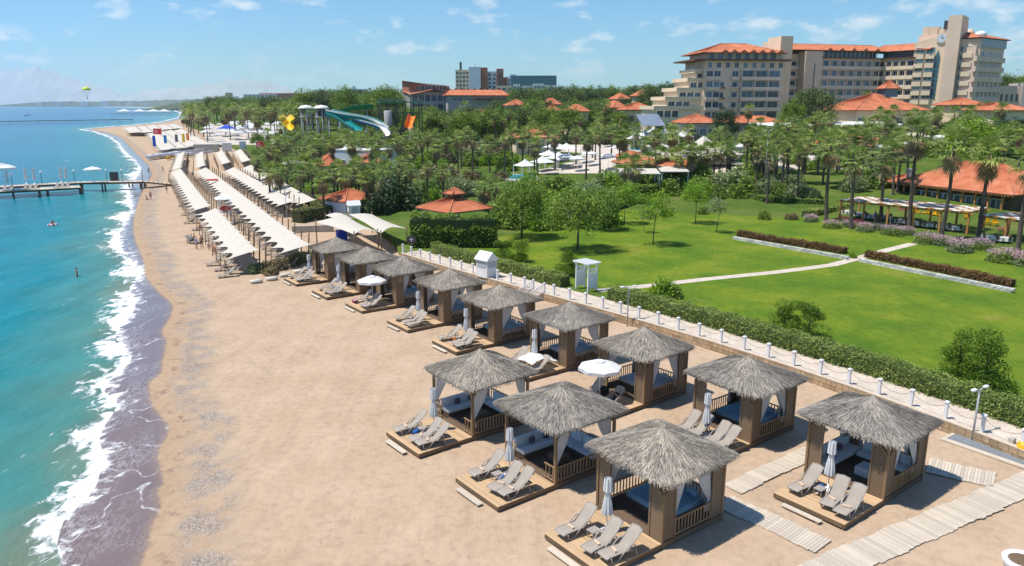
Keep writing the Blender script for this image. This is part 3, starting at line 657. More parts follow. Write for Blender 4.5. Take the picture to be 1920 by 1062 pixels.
# white cloth thrown over a lounger of the fourth pavilion
cl_ = []; c0 = deckpt('A3', .2, -.45, FZ+.75)
for i in range(9):
    for j in range(13): cl_.append((c0[0]+(j/12-.5)*2.3*EX[0]+(i/8-.5)*1.5*EY[0], c0[1]+(j/12-.5)*2.3*EX[1]+(i/8-.5)*1.5*EY[1], c0[2]+.25*math.sin(j*.35)-.28*abs(i/8-.5)+.04*math.sin(i*1.7+j*1.1)))
tag(link('draped_cloth', npmesh('draped_cloth', cl_, [(a*13+b, a*13+b+1, (a+1)*13+b+1, (a+1)*13+b) for a in range(8) for b in range(12)], 'parasolcloth', smooth=True)), 'white cloth spread over the lounger of the fourth promenade-row pavilion', 'cloth')
# ================================================================ boardwalks of single planks
def boardwalk(label, a, b, w, pitch=.145, mat='palewood', z=.0, gap=.012):
    a = np.array(a[:2]); b = np.array(b[:2]); L = np.linalg.norm(b-a); d = (b-a)/L; rz = math.atan2(d[1], d[0])
    t = thing('boardwalk', label, 'boardwalk', (a[0], a[1], z), rz, 'plank boardwalks on the sand'); f = MB()
    for y in (-.4*w, 0, .4*w): f.box((L/2, y, .02), (L, .08, .04))
    f.build('bearer', 'darkwood', t); pm = brd(w, pitch-gap, .028, mat); n = int(L/pitch)
    for i in range(n): link('plank', pm, t, ((i+.5)*pitch, random.uniform(-.03, .03)+(.06 if (i//12) % 2 else 0), .07))
    return t
a = G(1482, 1066, .05)[:2]; b = G(1930, 881, .05)[:2]; d = (b-a)/np.linalg.norm(b-a); nn = np.array([d[1], -d[0]]); wd = abs((G(1780, 1000, .05)[:2]-a)@nn)
boardwalk('wide pale plank boardwalk crossing the bottom right corner', a+nn*wd/2, a+nn*wd/2+d*17, wd)
def strip(label, p0, p1, q0, q1):      # two pixels on one edge, two on the other
    P0, P1, Q0, Q1 = [G(*q, .05)[:2] for q in (p0, p1, q0, q1)]; A = (P0+Q0)/2; B = (P1+Q1)/2; d = (B-A)/np.linalg.norm(B-A); nn = np.array([d[1], -d[0]])
    boardwalk(label, A, B, (abs((P0-Q0)@nn)+abs((P1-Q1)@nn))/2)
strip('plank path leading inland between the two nearest promenade-row pavilions', (1364, 911), (1545, 817), (1381, 925), (1560, 850))
strip('narrow plank path between the nearest seaward pavilion and the nearest promenade one', (1378, 931), (1564, 1018), (1330, 946), (1526, 1034))
strip('short plank path on the right of the nearest promenade-row pavilion', (1740, 858), (1888, 893), (1740, 886), (1848, 912))
block('access_ramp', 'low timber ramp covered with a grey mat at the promenade edge', 'ramp', (*G(1870, 848, .05)[:2], .0), math.atan2(*( (G(1920,868,.1)-G(1815,832,.1))[:2][::-1])), (5.0, 1.9, .14), 'palewood')
block('floor_mat', 'grey rubber mat lying on the timber ramp', 'mat', (*G(1874, 847, .05)[:2], .144), math.atan2(*( (G(1920,868,.1)-G(1815,832,.1))[:2][::-1])), (4.6, 1.6, .02), 'greymat') 
# ================================================================ promenade
@defm('paving')
def _(k):
    t = NT(k); p = t.pos(); m = t.n('ShaderNodeMapping'); t.l(p, m.inputs[0]); m.inputs['Rotation'].default_value[2] = -math.atan2(_d[1], _d[0])
    b = t.n('ShaderNodeTexBrick'); t.l(m.outputs[0], b.inputs[0]); b.inputs['Scale'].default_value = 1; b.inputs['Brick Width'].default_value = .6; b.inputs['Row Height'].default_value = .4; b.inputs['Mortar Size'].default_value = .012
    b.inputs['Color1'].default_value = (.60, .51, .42, 1); b.inputs['Color2'].default_value = (.68, .58, .48, 1); b.inputs['Mortar'].default_value = (.40, .33, .26, 1)
    c = t.mix(1, b.outputs[0], t.ramp(t.noise(p, .7, 5, .6), (.3, .82), (.7, 1.05)), 'MULTIPLY'); t.set(c, .85, spec=.2); return t.mat
plain('stoneblock', (.52, .37, .225), .9, .18, 2.5, .2, .4, 12, objvar=.3); plain('whitestone', (.60, .585, .55), .9, .15, 2., .2, .4, 12, objvar=.35); plain('coping', (.58, .48, .37), .85, .1)
PWID = 2.35
ext0 = BOL[0]+(BOL[0]-BOL[1])*10
RAILPTS = np.vstack([[ext0], BOL])
def stripmesh(name, pts, o0, o1, z, mat):
    V = []; n = len(pts)
    for p in pts: V += [(*(p+NIN*o0), z), (*(p+NIN*o1), z)]
    return npmesh(name, V, [(2*i, 2*i+1, 2*i+3, 2*i+2) for i in range(n-1)], mat)
tag(link('promenade_paving', stripmesh('promenade_paving', RAILPTS, -.02, PWID+.3, .645, 'paving')), kind='structure')
pw = thing('promenade_wall', 'low retaining wall of tan stone blocks below the promenade', 'wall')
cm = MB()
for p, q in zip(RAILPTS[:-1], RAILPTS[1:]): cm.bar((*(p-NIN*.17), .26), (*(q-NIN*.17), .26), .26, .68)
cm.build('core', 'stoneblock', pw)
cp_ = MB()
for p, q in zip(RAILPTS[:-1], RAILPTS[1:]): cp_.bar((*(p-NIN*.17), .655), (*(q-NIN*.17), .655), .34, .06)
cp_.build('coping', 'coping', pw)
segs = np.linalg.norm(np.diff(RAILPTS, axis=0), axis=1); cum = np.concatenate([[0], np.cumsum(segs)])
def along(s):
    i = min(max(np.searchsorted(cum, s)-1, 0), len(segs)-1); f = (s-cum[i])/segs[i]; return RAILPTS[i]*(1-f)+RAILPTS[i+1]*f, math.atan2(*(RAILPTS[i+1]-RAILPTS[i])[::-1])
SB = [MB().box((0, 0, 0), (w, .08, .265)).mesh('stone', 'stoneblock') for w in (.36, .43, .52)]; wj = (.36, .43, .52)
for row in (0, 1):
    s = cum[1]-2+row*.2; cnt = 0
    while s < cum[-1] and cnt < 148:
        j = random.randrange(3); p, a = along(s+wj[j]/2); p = p-NIN*(.31+random.uniform(0, .02)); link('stone', SB[j], pw, (p[0], p[1], .17+row*.29), a); s += wj[j]+.025; cnt += 1
# bollards and ropes
bo = thing('white_bollard', 'x', 'bollard', group='white bollards along the promenade')
MB().box((0, 0, .47), (.17, .17, .94)).build('post', 'whitepaint', bo)
MB().ring([[(-a, -a, z), (a, -a, z), (a, a, z), (-a, a, z)] for a, z in ((.125, .94), (.125, 1.0), (.10, 1.03), (.03, 1.06))], smooth=False).build('cap', 'whitepaint', bo)
SKIP = {20, 24}                               # steps and the white hut interrupt the line
for i, p in enumerate(BOL):
    if i in SKIP: continue
    place(bo, (p[0], p[1], .67), math.atan2(_d[1], _d[0]), 'white square bollard on the promenade edge, '+nth(i, ' in the line'))
    if i+1 < len(BOL) and i+1 not in SKIP and i not in SKIP:
        q = BOL[i+1]; pts = []
        for f in np.linspace(0, 1, 9):
            c = p*(1-f)+q*f; pts.append((c[0], c[1], .67+.82-.42*4*f*(1-f)*.8))
        tag(MB().tube(pts, .02, 5).build('rope', 'rope'), 'sagging rope between promenade bollards, '+nth(i, ' in the line'), 'rope', 'ropes strung between the promenade bollards')
# steps with white rails down to the sand
sc_ = BOL[20]; st = thing('beach_steps', 'stone steps with white handrails from promenade to sand', 'steps', (*(sc_-NIN*.0), 0), math.atan2(_d[1], _d[0]))
for i in range(4): MB().box((0, .45+i*.3 if NIN@np.array([-_d[1], _d[0]]) < 0 else -(.45+i*.3), (.56-i*.14)/2), (1.6, .32, .56-i*.14)).build('step', 'coping', st)
sg = -1 if NIN@np.array([-_d[1], _d[0]]) > 0 else 1
for x in (-.85, .85):
    h = MB(); h.bar((x, 0, 1.6), (x, sg*1.6, .95), .07, .06); h.bar((x, 0, .85), (x, sg*1.6, .25), .05, .05); h.build('handrail', 'whitepaint', st)
    for f in np.linspace(0, 1, 8): MB().box((x, sg*1.6*f, 1.2-.63*f), (.045, .045, .75)).build('baluster', 'whitepaint', st)
    for y, zc in ((0, 1.15), (sg*1.6, .52)): MB().box((x, y, zc), (.14, .14, 1.04)).build('newel_post', 'whitepaint', st)
# white hut on the promenade
hp = BOL[24]+NIN*.2; ht = thing('white_hut', 'small white timber hut with pitched roof on the promenade', 'hut', (*hp, .65), math.atan2(_d[1], _d[0])+.12)
MB().box((0, 0, .95), (1.7, 1.35, 1.9)).build('body', 'whitepaint', ht)
MB().add([(-1, -.85, 1.82), (1, -.85, 1.82), (1, .85, 1.82), (-1, .85, 1.82), (-1, 0, 2.65), (1, 0, 2.65)], [(0, 1, 5, 4), (2, 3, 4, 5), (0, 4, 3), (1, 2, 5), (3, 2, 1, 0)]).build('roof', 'whitepaint', ht)
plain('shutter', (.42, .47, .5), .5, .05)
for s in (-1, 1): MB().box((0, s*.69, 1.35), (1.4, .03, .62)).build('hatch', 'shutter', ht)
MB().box((-.87, 0, 1.35), (.03, 1.1, .62)).build('hatch', 'shutter', ht)
# white garden arbour over the gate in the hedge
ap = G(1099, 543, .65); ar = thing('garden_arbour', 'white garden arbour with slatted top at the gap in the hedge', 'arbour', (ap[0], ap[1], .64), math.atan2(_d[1], _d[0]))
for x in (-.85, .85):
    for y in (-.55, .55): MB().box((x, y, 1.3), (.12, .12, 2.6)).build('post', 'whitepaint', ar)
    MB().box((x, 0, .98), (.05, .98, 1.5)).build('side_panel', 'whitepaint', ar); MB().box((x, 0, 2.2), (.05, .98, .06)).build('side_rail', 'whitepaint', ar)
    for y in np.linspace(-.4, .4, 6): MB().box((x, y, 1.95), (.04, .04, .46)).build('side_baluster', 'whitepaint', ar)
    MB().box((x, 0, 2.66), (.08, 1.7, .12)).build('beam', 'whitepaint', ar)
for y in np.linspace(-.8, .8, 8): MB().box((0, y, 2.77), (2.3, .06, .09)).build('top_slat', 'whitepaint', ar)
# lamp posts
def lamp(label, p, h, rz=0, arms=2):
    t = thing('lamp_post', label, 'lamp', p, rz, 'lamp posts'); MB().tube([(0, 0, 0), (0, 0, h)], [.06, .045], 8).build('pole', 'greymetal', t)
    for s in ((-1, 1) if arms == 2 else (1,)):
        a = MB(); a.tube([(0, 0, h-.03), (s*.45, 0, h+.08)], .03, 6); a.build('arm', 'greymetal', t); b = MB(); b.ball((s*.55, 0, h+.06), (.26, .12, .09), 8, 6); b.build('lamp_head', 'whiteplastic', t)
    return t
lamp('grey double-headed lamp post in the sand below the promenade wall, near the ramp', G(1822, 830, 0), 3.1, .5)
lamp('grey double-headed lamp post in front of the hedge beside the garden path', G(1176, 612, 0), 3.35, .3)
lamp('tall grey lamp mast rising above the palms behind the lawn', GT(1432, 362), 11.5, .2)
lamp('tall thin lamp mast beside the shade canopies', G(538, 410, 0), 4.6, .2, 1)
# sign by the end of the promenade
sp_ = G(772, 476, .6); sn = thing('round_sign', 'round dark sign with white cross emblem on a brown post', 'sign', (sp_[0], sp_[1], .6), R(10))
MB().box((0, 0, 1.0), (.16, .16, 2.0)).build('post', 'postwood', sn); d_ = MB(); d_.tube([(0, -.10, 1.75), (0, -.18, 1.75)], .5, 18); so_ = d_.build('disc', 'darkmetal', sn)
MB().box((0, -.19, 1.75), (.5, .012, .09)).build('emblem', 'whitepaint', so_); MB().box((0, -.192, 1.75), (.09, .012, .5)).build('emblem', 'whitepaint', so_); d_ = MB(); d_.tube([(0, -.03, 1.75), (0, -.09, 1.75)], .56, 18); d_.build('rim', 'postwood', sn)
yb = thing('yellow_float', 'bright yellow cylindrical float at the right edge of the promenade', 'float', G(1915, 862, 0)); MB().lathe([(.1, 0), (.3, .06), (.32, .5), (.3, .9), (.1, 1.0)], 14).build('body', 'yellowpaint', yb); MB().lathe([(.33, .5), (.335, .56), (.33, .62)], 14).build('band', 'darkmetal', yb)
block('stone_pillar', 'short grey stone pillar beside the mat ramp', 'pillar', G(1893, 852, 0), .5, (.28, .28, .95), 'concrete')
# plant tub at the lower right corner
pt = thing('plant_tub', 'white round plant tub at the bottom right corner', 'planter', G(1914, 1068, 0)); MB().lathe([(.45, 0), (.62, .1), (.72, .42), (.66, .5), (.58, .44), (.05, .36)], 20).build('tub', 'whitepaint', pt); MB().lathe([(.6, .40), (.4, .45), (.02, .47)], 18).build('soil', 'darkwood', pt)
# garden paths
def path(name, px, w, z=LZ+.02, mat='paving'):
    P = np.array([G(u, v, z)[:2] for u, v in px]); V = []
    for i, p in enumerate(P):
        d = P[min(i+1, len(P)-1)]-P[max(i-1, 0)]; d /= np.linalg.norm(d); n = np.array([-d[1], d[0]])*w/2; V += [(*(p+n), z), (*(p-n), z)]
    tag(link(name, npmesh(name, V, [(2*i, 2*i+1, 2*i+3, 2*i+2) for i in range(len(P)-1)], mat)), kind='structure')
path('garden_path', [(1120, 545), (1180, 540), (1320, 524), (1460, 510), (1560, 497), (1610, 484), (1660, 470), (1712, 457)], 1.25)
# white stone walls with red grass above
def stonewall(label, a, b, n):
    A, B = G(*a, LZ)[:2], G(*b, LZ)[:2]; L = np.linalg.norm(B-A); d = (B-A)/L; rz = math.atan2(d[1], d[0]); t = thing('stone_edging_wall', label, 'wall', (*A, LZ), rz)
    MB().box((L/2, 0, .2), (L, .3, .4)).build('core', 'whitestone', t); bm = MB().box((0, 0, 0), (L/n-.03, .4, .19)).mesh('stone', 'whitestone')
    for r in (0, 1):
        for i in range(n): link('stone', bm, t, ((i+.5)*L/n+(r*.2), random.uniform(-.02, .02), .1+r*.21), random.uniform(-.02, .02))
stonewall('low white stone wall edging the lawn left of the garden path', (1375, 449), (1588, 487), 30)
stonewall('low white stone wall edging the lawn right of the garden path', (1612, 491), (1898, 549), 30)
# ================================================================ foliage
leafy('hedgeleaf', (.11, .18, .025), (.46, .52, .13)); leafy('dullhedge', (0.083, 0.124, 0.033), (0.33, 0.33, 0.107)); leafy('treeleaf', (.065, .14, .016), (.31, .43, .06)); leafy('brightleaf', (0.083, 0.214, 0.01), (0.33, 0.495, 0.033)); leafy('darkleaf', (0.02, 0.049, 0.02), (0.083, 0.14, 0.049)); leafy('pineleaf', (.05, .09, .025), (.21, .27, .08))
leafy('palmleaf', (.12, .19, .04), (.48, .57, .17), .35, .4); leafy('deadpalm', (.20, .13, .06), (.58, .44, .25), .2); leafy('redgrass', (0.15, 0.083, 0.03), (0.36, 0.18, 0.068)); leafy('pinkbloom', (.42, .22, .32), (.78, .56, .66)); leafy('hotpink', (0.45, 0.01, 0.1), (0.75, 0.05, 0.25)); leafy('greygreen', (.11, .16, .06), (.38, .44, .2)); leafy('topiary', (0.041, 0.116, 0.01), (0.247, 0.363, 0.025)); leafy('drybush', (0.117, 0.098, 0.052), (0.325, 0.26, 0.143)); leafy('yellowbloom', (0.55, 0.33, 0.01), (0.8, 0.55, 0.03))
plain('trunk', (.16, .125, .095), .9, .3, 3., .15, .6, 9); plain('palmtrunk', (.13, .105, .085), .95, .35, 4., .1, .8, 14)
def leafquads(C, s, g, flat=.5):
    n = len(C); N = g.normal(0, 1, (n, 3)); N[:, 2] = np.abs(N[:, 2])+flat; N /= np.linalg.norm(N, axis=1)[:, None]
    a = np.cross(N, g.normal(0, 1, (n, 3))); a /= np.linalg.norm(a, axis=1)[:, None]+1e-9; b = np.cross(N, a); s = (s*g.uniform(.6, 1.35, n))[:, None]
    return np.stack([C-a*s, C-b*s*.55, C+a*s, C+b*s*.55], 1).reshape(-1, 3)
def leafmesh(name, C, s, mat, g, rv=None, flat=.5):
    n = len(C); rv = g.beta(2, 2, n) if rv is None else rv; return npmesh(name, leafquads(C, s, g, flat), np.arange(4*n).reshape(n, 4), mat, rnd=np.repeat(np.clip(rv, 0, 1), 4))
def crown_mesh(seed, rx, rz, nclump, per, s, mat, cs=.30, low=-.55, ragged=.22):
    g = np.random.default_rng(seed); d = g.normal(0, 1, (nclump, 3)); d /= np.linalg.norm(d, axis=1)[:, None]; d[:, 2] = np.where(d[:, 2] < low, -d[:, 2], d[:, 2])
    rr = g.uniform(.35, 1, nclump)**.5*(1+g.normal(0, ragged, nclump)*.5); c = d*rr[:, None]*np.array([rx, rx, rz]); csz = cs*rx*g.uniform(.6, 1.3, nclump)
    P = np.repeat(c, per, 0)+g.normal(0, .5, (nclump*per, 3))*np.repeat(csz, per)[:, None]*np.array([1, 1, .7]); rv = np.repeat(g.uniform(-.22, .22, nclump), per)+g.beta(2, 2, nclump*per)
    return leafmesh(name_of(mat), P, s, mat, g, rv)
def name_of(m): return 'foliage'
def trunk_mesh(seed, h, r, spread, nb=5, mat='trunk'):
    g = np.random.default_rng(seed); m = MB(); top = h*.62; bend = g.normal(0, .06*h, 2)
    pts = [(0, 0, -.15), (bend[0]*.3, bend[1]*.3, top*.5), (bend[0], bend[1], top)]; m.tube(pts, [r*1.2, r*.9, r*.7], 8)
    for i in range(nb):
        a = 2*PI*i/nb+g.uniform(-.4, .4); b = np.array([bend[0], bend[1], top*g.uniform(.75, 1)]); e = b+np.array([math.cos(a)*spread, math.sin(a)*spread, h*.28*g.uniform(.7, 1.3)]); m.tube([b, (b+e)/2+[0, 0, .1*h*.3], e], [r*.5, r*.35, r*.15], 6)
    return m.mesh('trunk', mat)
def tree_proto(name, seed, h, rx, rz, zc, nclump, per, s, mat, r=.12, label='x', cat='tree', cs=.3, low=-.55):
    t = thing(name, label, cat); link('trunk', trunk_mesh(seed, h, r, rx*.55), t); link('crown', crown_mesh(seed, rx, rz, nclump, per, s, mat, cs, low), t, (0, 0, zc)); return t
# hedges: a clipped box of leaves along a line
def hedge(label, pts, w, h, z, mat='hedgeleaf', dens=150, s=.075, name='hedge', cat='hedge', round_=.25, seed=5):
    g = np.random.default_rng(seed); pts = [np.array(p[:2], float) for p in pts]; t = thing(name, label, cat, (pts[0][0], pts[0][1], z)); CS = []; core = MB()
    for p, q in zip(pts[:-1], pts[1:]):
        L = np.linalg.norm(q-p); d = (q-p)/L; n = np.array([-d[1], d[0]]); per = w+2*h; N = int(L*per*dens)
        f = g.uniform(0, per, N); a = g.uniform(-.1, L+.1, N); lat = np.where(f < h, -w/2, np.where(f > h+w, w/2, f-h-w/2)); zz = np.where(f < h, f, np.where(f > h+w, per-f, h))
        wob = .07*np.sin(a*1.7+p[0])+.06*np.sin(a*4.1)+.05*np.sin(a*.6+1); rim = np.clip((np.abs(lat)/(w/2)-.6)/.4, 0, 1)*np.clip((zz/h-.6)/.4, 0, 1)
        lat = lat*(1-round_*rim)+g.normal(0, .09, N)+.06*np.sin(a*2.9); zz = zz*(1+wob)-round_*h*.35*rim*(zz > .6*h)+g.normal(0, .045, N)
        xy = p+a[:, None]*d+lat[:, None]*n; CS.append(np.column_stack([xy-pts[0], np.maximum(zz, .02)]))
        core.bar((*(p-pts[0]), h*.46), (*(q-pts[0]), h*.46), w*.82, h*.86)
    core.build('core', mat+'core', t); C = np.vstack(CS); rv_ = g.beta(2, 2, len(C))+.22*np.sin(C[:, 0]*1.3+2*np.sin(C[:, 1]*.9))*np.sin(C[:, 2]*3+C[:, 1]*1.1); link('foliage', leafmesh('foliage', C, s, mat, g, rv_), t); return t
for m_, c_ in (('hedgeleaf', (.07, .10, .025)), ('dullhedge', (.05, .06, .025)), ('darkleaf', (.012, .026, .01)), ('redgrass', (.08, .05, .02)), ('treeleaf', (.025, .055, .012)), ('greygreen', (.05, .07, .03)), ('drybush', (.1, .08, .05))): plain(m_+'core', c_, .95, .2)
HC = PWID+.95
gap = 18.6
hl = [p+NIN*HC for p in RAILPTS]; ga = (G(1122, 551, .65)[:2]); 
k1 = [p for p in hl if p[0] > ga[0]+1.0]; k2 = [p for p in hl if p[0] < ga[0]-2.2]
hedge('clipped green hedge along the promenade from the arbour to the right edge', k1, 1.7, 1.15, .62, dens=170, s=.07)
hedge('clipped green hedge along the promenade beyond the arbour to the round sign', k2[:-1], 1.6, 1.1, .62, dens=110, s=.085, seed=6)
tg = G(770, 468, .62); th2 = GT(925, 462)
hedge('tall dark clipped hedge screening the tiled gazebo', [G(772, 462, .62), G(932, 462, .62)], 2.6, 3.9, .62, 'treeleaf', 90, .13, seed=8, round_=.55)
hedge('red-brown grass border above the white stone wall left of the path', [G(1385, 443, .63), G(1585, 476, .63)], 1.0, .75, .63, 'redgrass', 130, .09, cat='grass border', name='grass_border')
hedge('red-brown grass border above the white stone wall right of the path', [G(1625, 482, .63), G(1898, 538, .63)], 1.0, .75, .63, 'redgrass', 130, .09, cat='grass border', name='grass_border', seed=9)
hedge('low dark hedge behind the lawn beside the restaurant terrace', [G(1510, 408, .63), G(1600, 392, .63)], 1.6, 1.1, .63, 'hedgeleaf', 60, .11)
hedge('clipped hedge along the back of the lawn', [G(1375, 372, .63), G(1440, 385, .63), G(1545, 390, .63)], 2.0, 1.5, .63, 'treeleaf', 60, .12)
hedge('dark tall hedge closing the lawn behind the young trees', [G(1130, 398, .63), G(1190, 378, .63), G(1290, 358, .63), G(1375, 352, .63)], 2.4, 2.6, .63, 'treeleaf', 45, .15)
hedge('hedge bank along the back of the shade canopies', [G(606, 398, .6), G(566, 368, .6), G(500, 322, .6), G(468, 298, .6)], 1.6, 1.2, .6, 'dullhedge', 50, .12)
hedge('reed screen hedge beside the white tiled hut', [G(556, 418, .0), G(640, 402, .0)], 2.0, 2.0, .0, 'dullhedge', 50, .12, seed=12)
# round bushes
def bush_proto(name, seed, r, h, mat, n=900, s=.09):
    g = np.random.default_rng(seed); d = g.normal(0, 1, (n, 3)); d /= np.linalg.norm(d, axis=1)[:, None]; d[:, 2] = np.abs(d[:, 2]); rr = 1+.16*np.sin(d[:, 0]*5+seed)+.12*np.sin(d[:, 1]*7)+g.normal(0, .07, n)
    C = d*rr[:, None]*np.array([r, r, h])*g.uniform(.7, 1, n)[:, None]; t = thing(name, 'x', 'bush')
    link('foliage', leafmesh('foliage', C, s, mat, g), t); m = MB()
    for a in range(4): m.tube([(0, 0, -.1), (math.cos(a*1.6)*r*.4, math.sin(a*1.6)*r*.4, h*.6)], .03, 5)
    m.build('stems', 'trunk', t); return t
# topiary pairs: a small round head over a clump
def topiary(seed, label, p, sc=1.):
    g = np.random.default_rng(seed); t = thing('topiary_shrub', label, 'shrub', p, g.uniform(0, 6), 'clipped topiary shrubs on the lawn'); t.scale = (sc,)*3
    MB().tube([(0, 0, 0), (.05, 0, 1.1), (0, .05, 2.2)], [.07, .055, .04], 7).build('trunk', 'trunk', t)
    for zc, r, hh, nm in ((1.95, .98, .72, 'crown'), (.7, 1.2, .85, 'lower_foliage')):
        CC = []
        for b_ in range(6):
            n = 650; d = g.normal(0, 1, (n, 3)); d /= np.linalg.norm(d, axis=1)[:, None]; C = d*(1+g.normal(0, .12, (n, 1)))*np.array([r, r, hh])*g.uniform(.45, .75)*g.uniform(.6, 1, n)[:, None]; CC.append(C+np.array([g.normal(0, .4*r), g.normal(0, .4*r), g.normal(0, .4*hh)]))
        C = np.vstack(CC); n = len(C); C[:, 2] += zc; C[:, 2] = np.maximum(C[:, 2], .03)
        link(nm, leafmesh(nm, C, .05, 'topiary', g, flat=0.), t)
topiary(1, 'left shrub of the topiary pair in the middle of the lawn edge', G(1470, 622, LZ), 1.0)
topiary(2, 'right shrub of the topiary pair in the middle of the lawn edge', G(1516, 632, LZ), 1.05)
topiary(3, 'left shrub of the topiary pair by the hedge at the right edge', G(1795, 702, LZ), 1.05)
topiary(4, 'right larger shrub of the topiary pair by the hedge at the right edge', G(1842, 728, LZ), 1.35)
topiary(5, 'topiary shrub on the lawn just left of the arbour', G(1062, 518, LZ), 1.05)
topiary(6, 'left topiary shrub on the lawn behind the white hut', G(945, 492, LZ), 1.0)
topiary(7, 'right topiary shrub on the lawn behind the white hut', G(972, 492, LZ), .95)
# palms
def frond_fan(g, az, el, pl, fr, nb=13):
    D = np.array([math.cos(az)*math.cos(el), math.sin(az)*math.cos(el), math.sin(el)]); sd = np.array([-math.sin(az), math.cos(az), 0]); up = np.cross(D, sd)*-1
    tip = D*pl; tip = tip+np.array([0, 0, -.10*pl*math.cos(el)]); V = [(-sd*.02), (sd*.02), tip+sd*.02, tip-sd*.02]; F = [(0, 1, 2, 3)]
    for i in range(nb):
        a = (i/(nb-1)-.5)*2.5+g.normal(0, .05); dd = D*math.cos(a)+sd*math.sin(a); L = fr*1.15*(1-.18*abs(a))*g.uniform(.8, 1.15); w = fr*.06
        per = np.cross(dd, up); per /= np.linalg.norm(per)+1e-9; droop = np.array([0, 0, -.2*L*g.uniform(.3, 1.7)]); fold = up*.03*(1 if i % 2 else -1)
        b = len(V); m = tip+dd*L*.55+fold; e = tip+dd*L*.97+droop; V += [tip, m+per*w, e, m-per*w]; F.append((b, b+1, b+2, b+3))
    return V, F
def palm_crown(seed, nf=36, pl=1.05, fr=1.0, skirt=40, feather=False):
    g = np.random.default_rng(seed); V = []; F = []; rn = []; mi = []
    def put(v, f, r, m):
        b = len(V); V.extend(v); F.extend([tuple(b+q for q in x) for x in f]); rn.extend([r]*len(v)); mi.extend([m]*len(f))
    for i in range(nf):
        f = (i+.5)/nf; el = R(82-112*f+g.normal(0, 7)); az = i*2.39996+g.normal(0, .2)
        if feather:
            L = 3.0*g.uniform(.85, 1.1); n = 9; pts = []
            for k in range(n):
                s = k/(n-1); e2 = el-R(75)*s*s; pts.append((s*L, e2))
            pos = [np.zeros(3)]
            for k in range(1, n):
                e2 = el-R(95)*((k-.5)/(n-1))**1.5; pos.append(pos[-1]+np.array([math.cos(az)*math.cos(e2), math.sin(az)*math.cos(e2), math.sin(e2)])*L/(n-1))
            sd = np.array([-math.sin(az), math.cos(az), 0]); v = []; ff = []
            for k in range(n-1):
                a, b = pos[k], pos[k+1]; w = .42*math.sin(PI*(k+.7)/n)+.05
                for sgn in (-1, 1):
                    for h2 in (0, .5):
                        c = a+(b-a)*h2; q = len(v); t2 = c+sd*sgn*w+(b-a)*.9+np.array([0, 0, -.12*w]); v += [c, c+(b-a)*.32, t2]; ff.append((q, q+1, q+2, q+2))
            put(v, ff, g.beta(2, 2), 0)
        else: put(*frond_fan(g, az, el, pl*g.uniform(.85, 1.1), fr), g.beta(2, 2), 0)
    for i in range(skirt):
        el = R(g.uniform(-80, -38)); az = g.uniform(0, 2*PI); v, f = frond_fan(g, az, el, pl*g.uniform(.6, .9), fr*.85, 8); dz = -g.uniform(0, 1.0) ; v = [q+np.array([0, 0, dz]) for q in v]; put(v, f, g.beta(2, 2), 1)
    Q = np.array([x if len(x) == 4 else (*x, x[-1]) for x in F]); tri = Q[:, 2] == Q[:, 3]
    if tri.any(): Q = Q[:, :3]
    return npmesh('crown', np.array(V), Q, ['palmleaf', 'deadpalm'], rnd=rn, mi=mi)
def palm_trunk(seed, r=.2):
    g = np.random.default_rng(seed); m = MB(); rings = []; bx, by = g.normal(0, .02, 2)
    for k in range(21):
        f = k/20; rr = r*(1.45-.75*f**.5+(.07 if k % 2 else -.04)); rings.append([(bx*math.sin(f*PI)*8*.3+rr*math.cos(a), by*math.sin(f*PI)*8*.3+rr*math.sin(a), f) for a in np.linspace(0, 2*PI, 8, False)])
    m.ring(rings, smooth=False); return m.mesh('trunk', 'palmtrunk')
PCR = [palm_crown(1, 30), palm_crown(2, 24, 1.0, .95, 50), palm_crown(3, 32, 1.15, 1.05, 18), palm_crown(4, 22, .95, .95, 8), palm_crown(6, 26, 1.0, 1., 70)]; FCR = [palm_crown(5, 44, feather=True, skirt=0)]; PTR = [palm_trunk(1), palm_trunk(2), palm_trunk(3)]
def palm(p, h, label, group, var=None, feather=False, sc=None, tr=1.):
    t = thing('palm_tree', label, 'palm', p, random.uniform(0, 6), group); o = link('trunk', random.choice(PTR), t, (0, 0, -.1)); o.scale = (tr, tr, h+.1); lean = random.uniform(-.03, .03); t.rotation_euler = (lean, random.uniform(-.03, .03), t.rotation_euler.z)
    c = link('crown', FCR[0] if feather else PCR[var if var is not None else random.randrange(5)], t, (0, 0, h)); c.scale = ((sc or random.uniform(1.0, 1.3)),)*3; return t
def palm_base(bu, bv, cv, label, group, **k):
    p = GT(bu, bv); y = p[1]; z = AT(bu, cv, y)[2]; return palm(p, z-p[2], label, group, **k)
def palm_px(u, v, h, label, group, dmax=300., **k):
    D = min(dmax, (CH-.62-h)*FPX/max(v-197, 1)); a = AT(u, v, D); zt = float(T(a[0], a[1]))
    for _ in range(12):
        if a[2]-zt >= h*.8 or D < 90: break
        D *= .94; a = AT(u, v, D); zt = float(T(a[0], a[1]))
    return palm((a[0], a[1], zt), max(a[2]-zt, 2.5), label, group, **k)
for i, (bu, bv, cv) in enumerate([(1549,416,274),(1596,430,301),(1651,416,291),(1704,428,250),(1763,452,274),(1834,447,289),(1907,477,308)]):
    palm_base(bu, bv, cv, 'tall fan palm before the restaurant terrace, %s from the left of the front row' % ['first', 'second', 'third', 'fourth', 'fifth', 'sixth', 'seventh'][i], 'fan palms before the restaurant', var=[2, 3, 2, 0, 2, 0, 3][i], sc=1.5, tr=1.25)
GRP = 'fan palms in the hotel gardens'
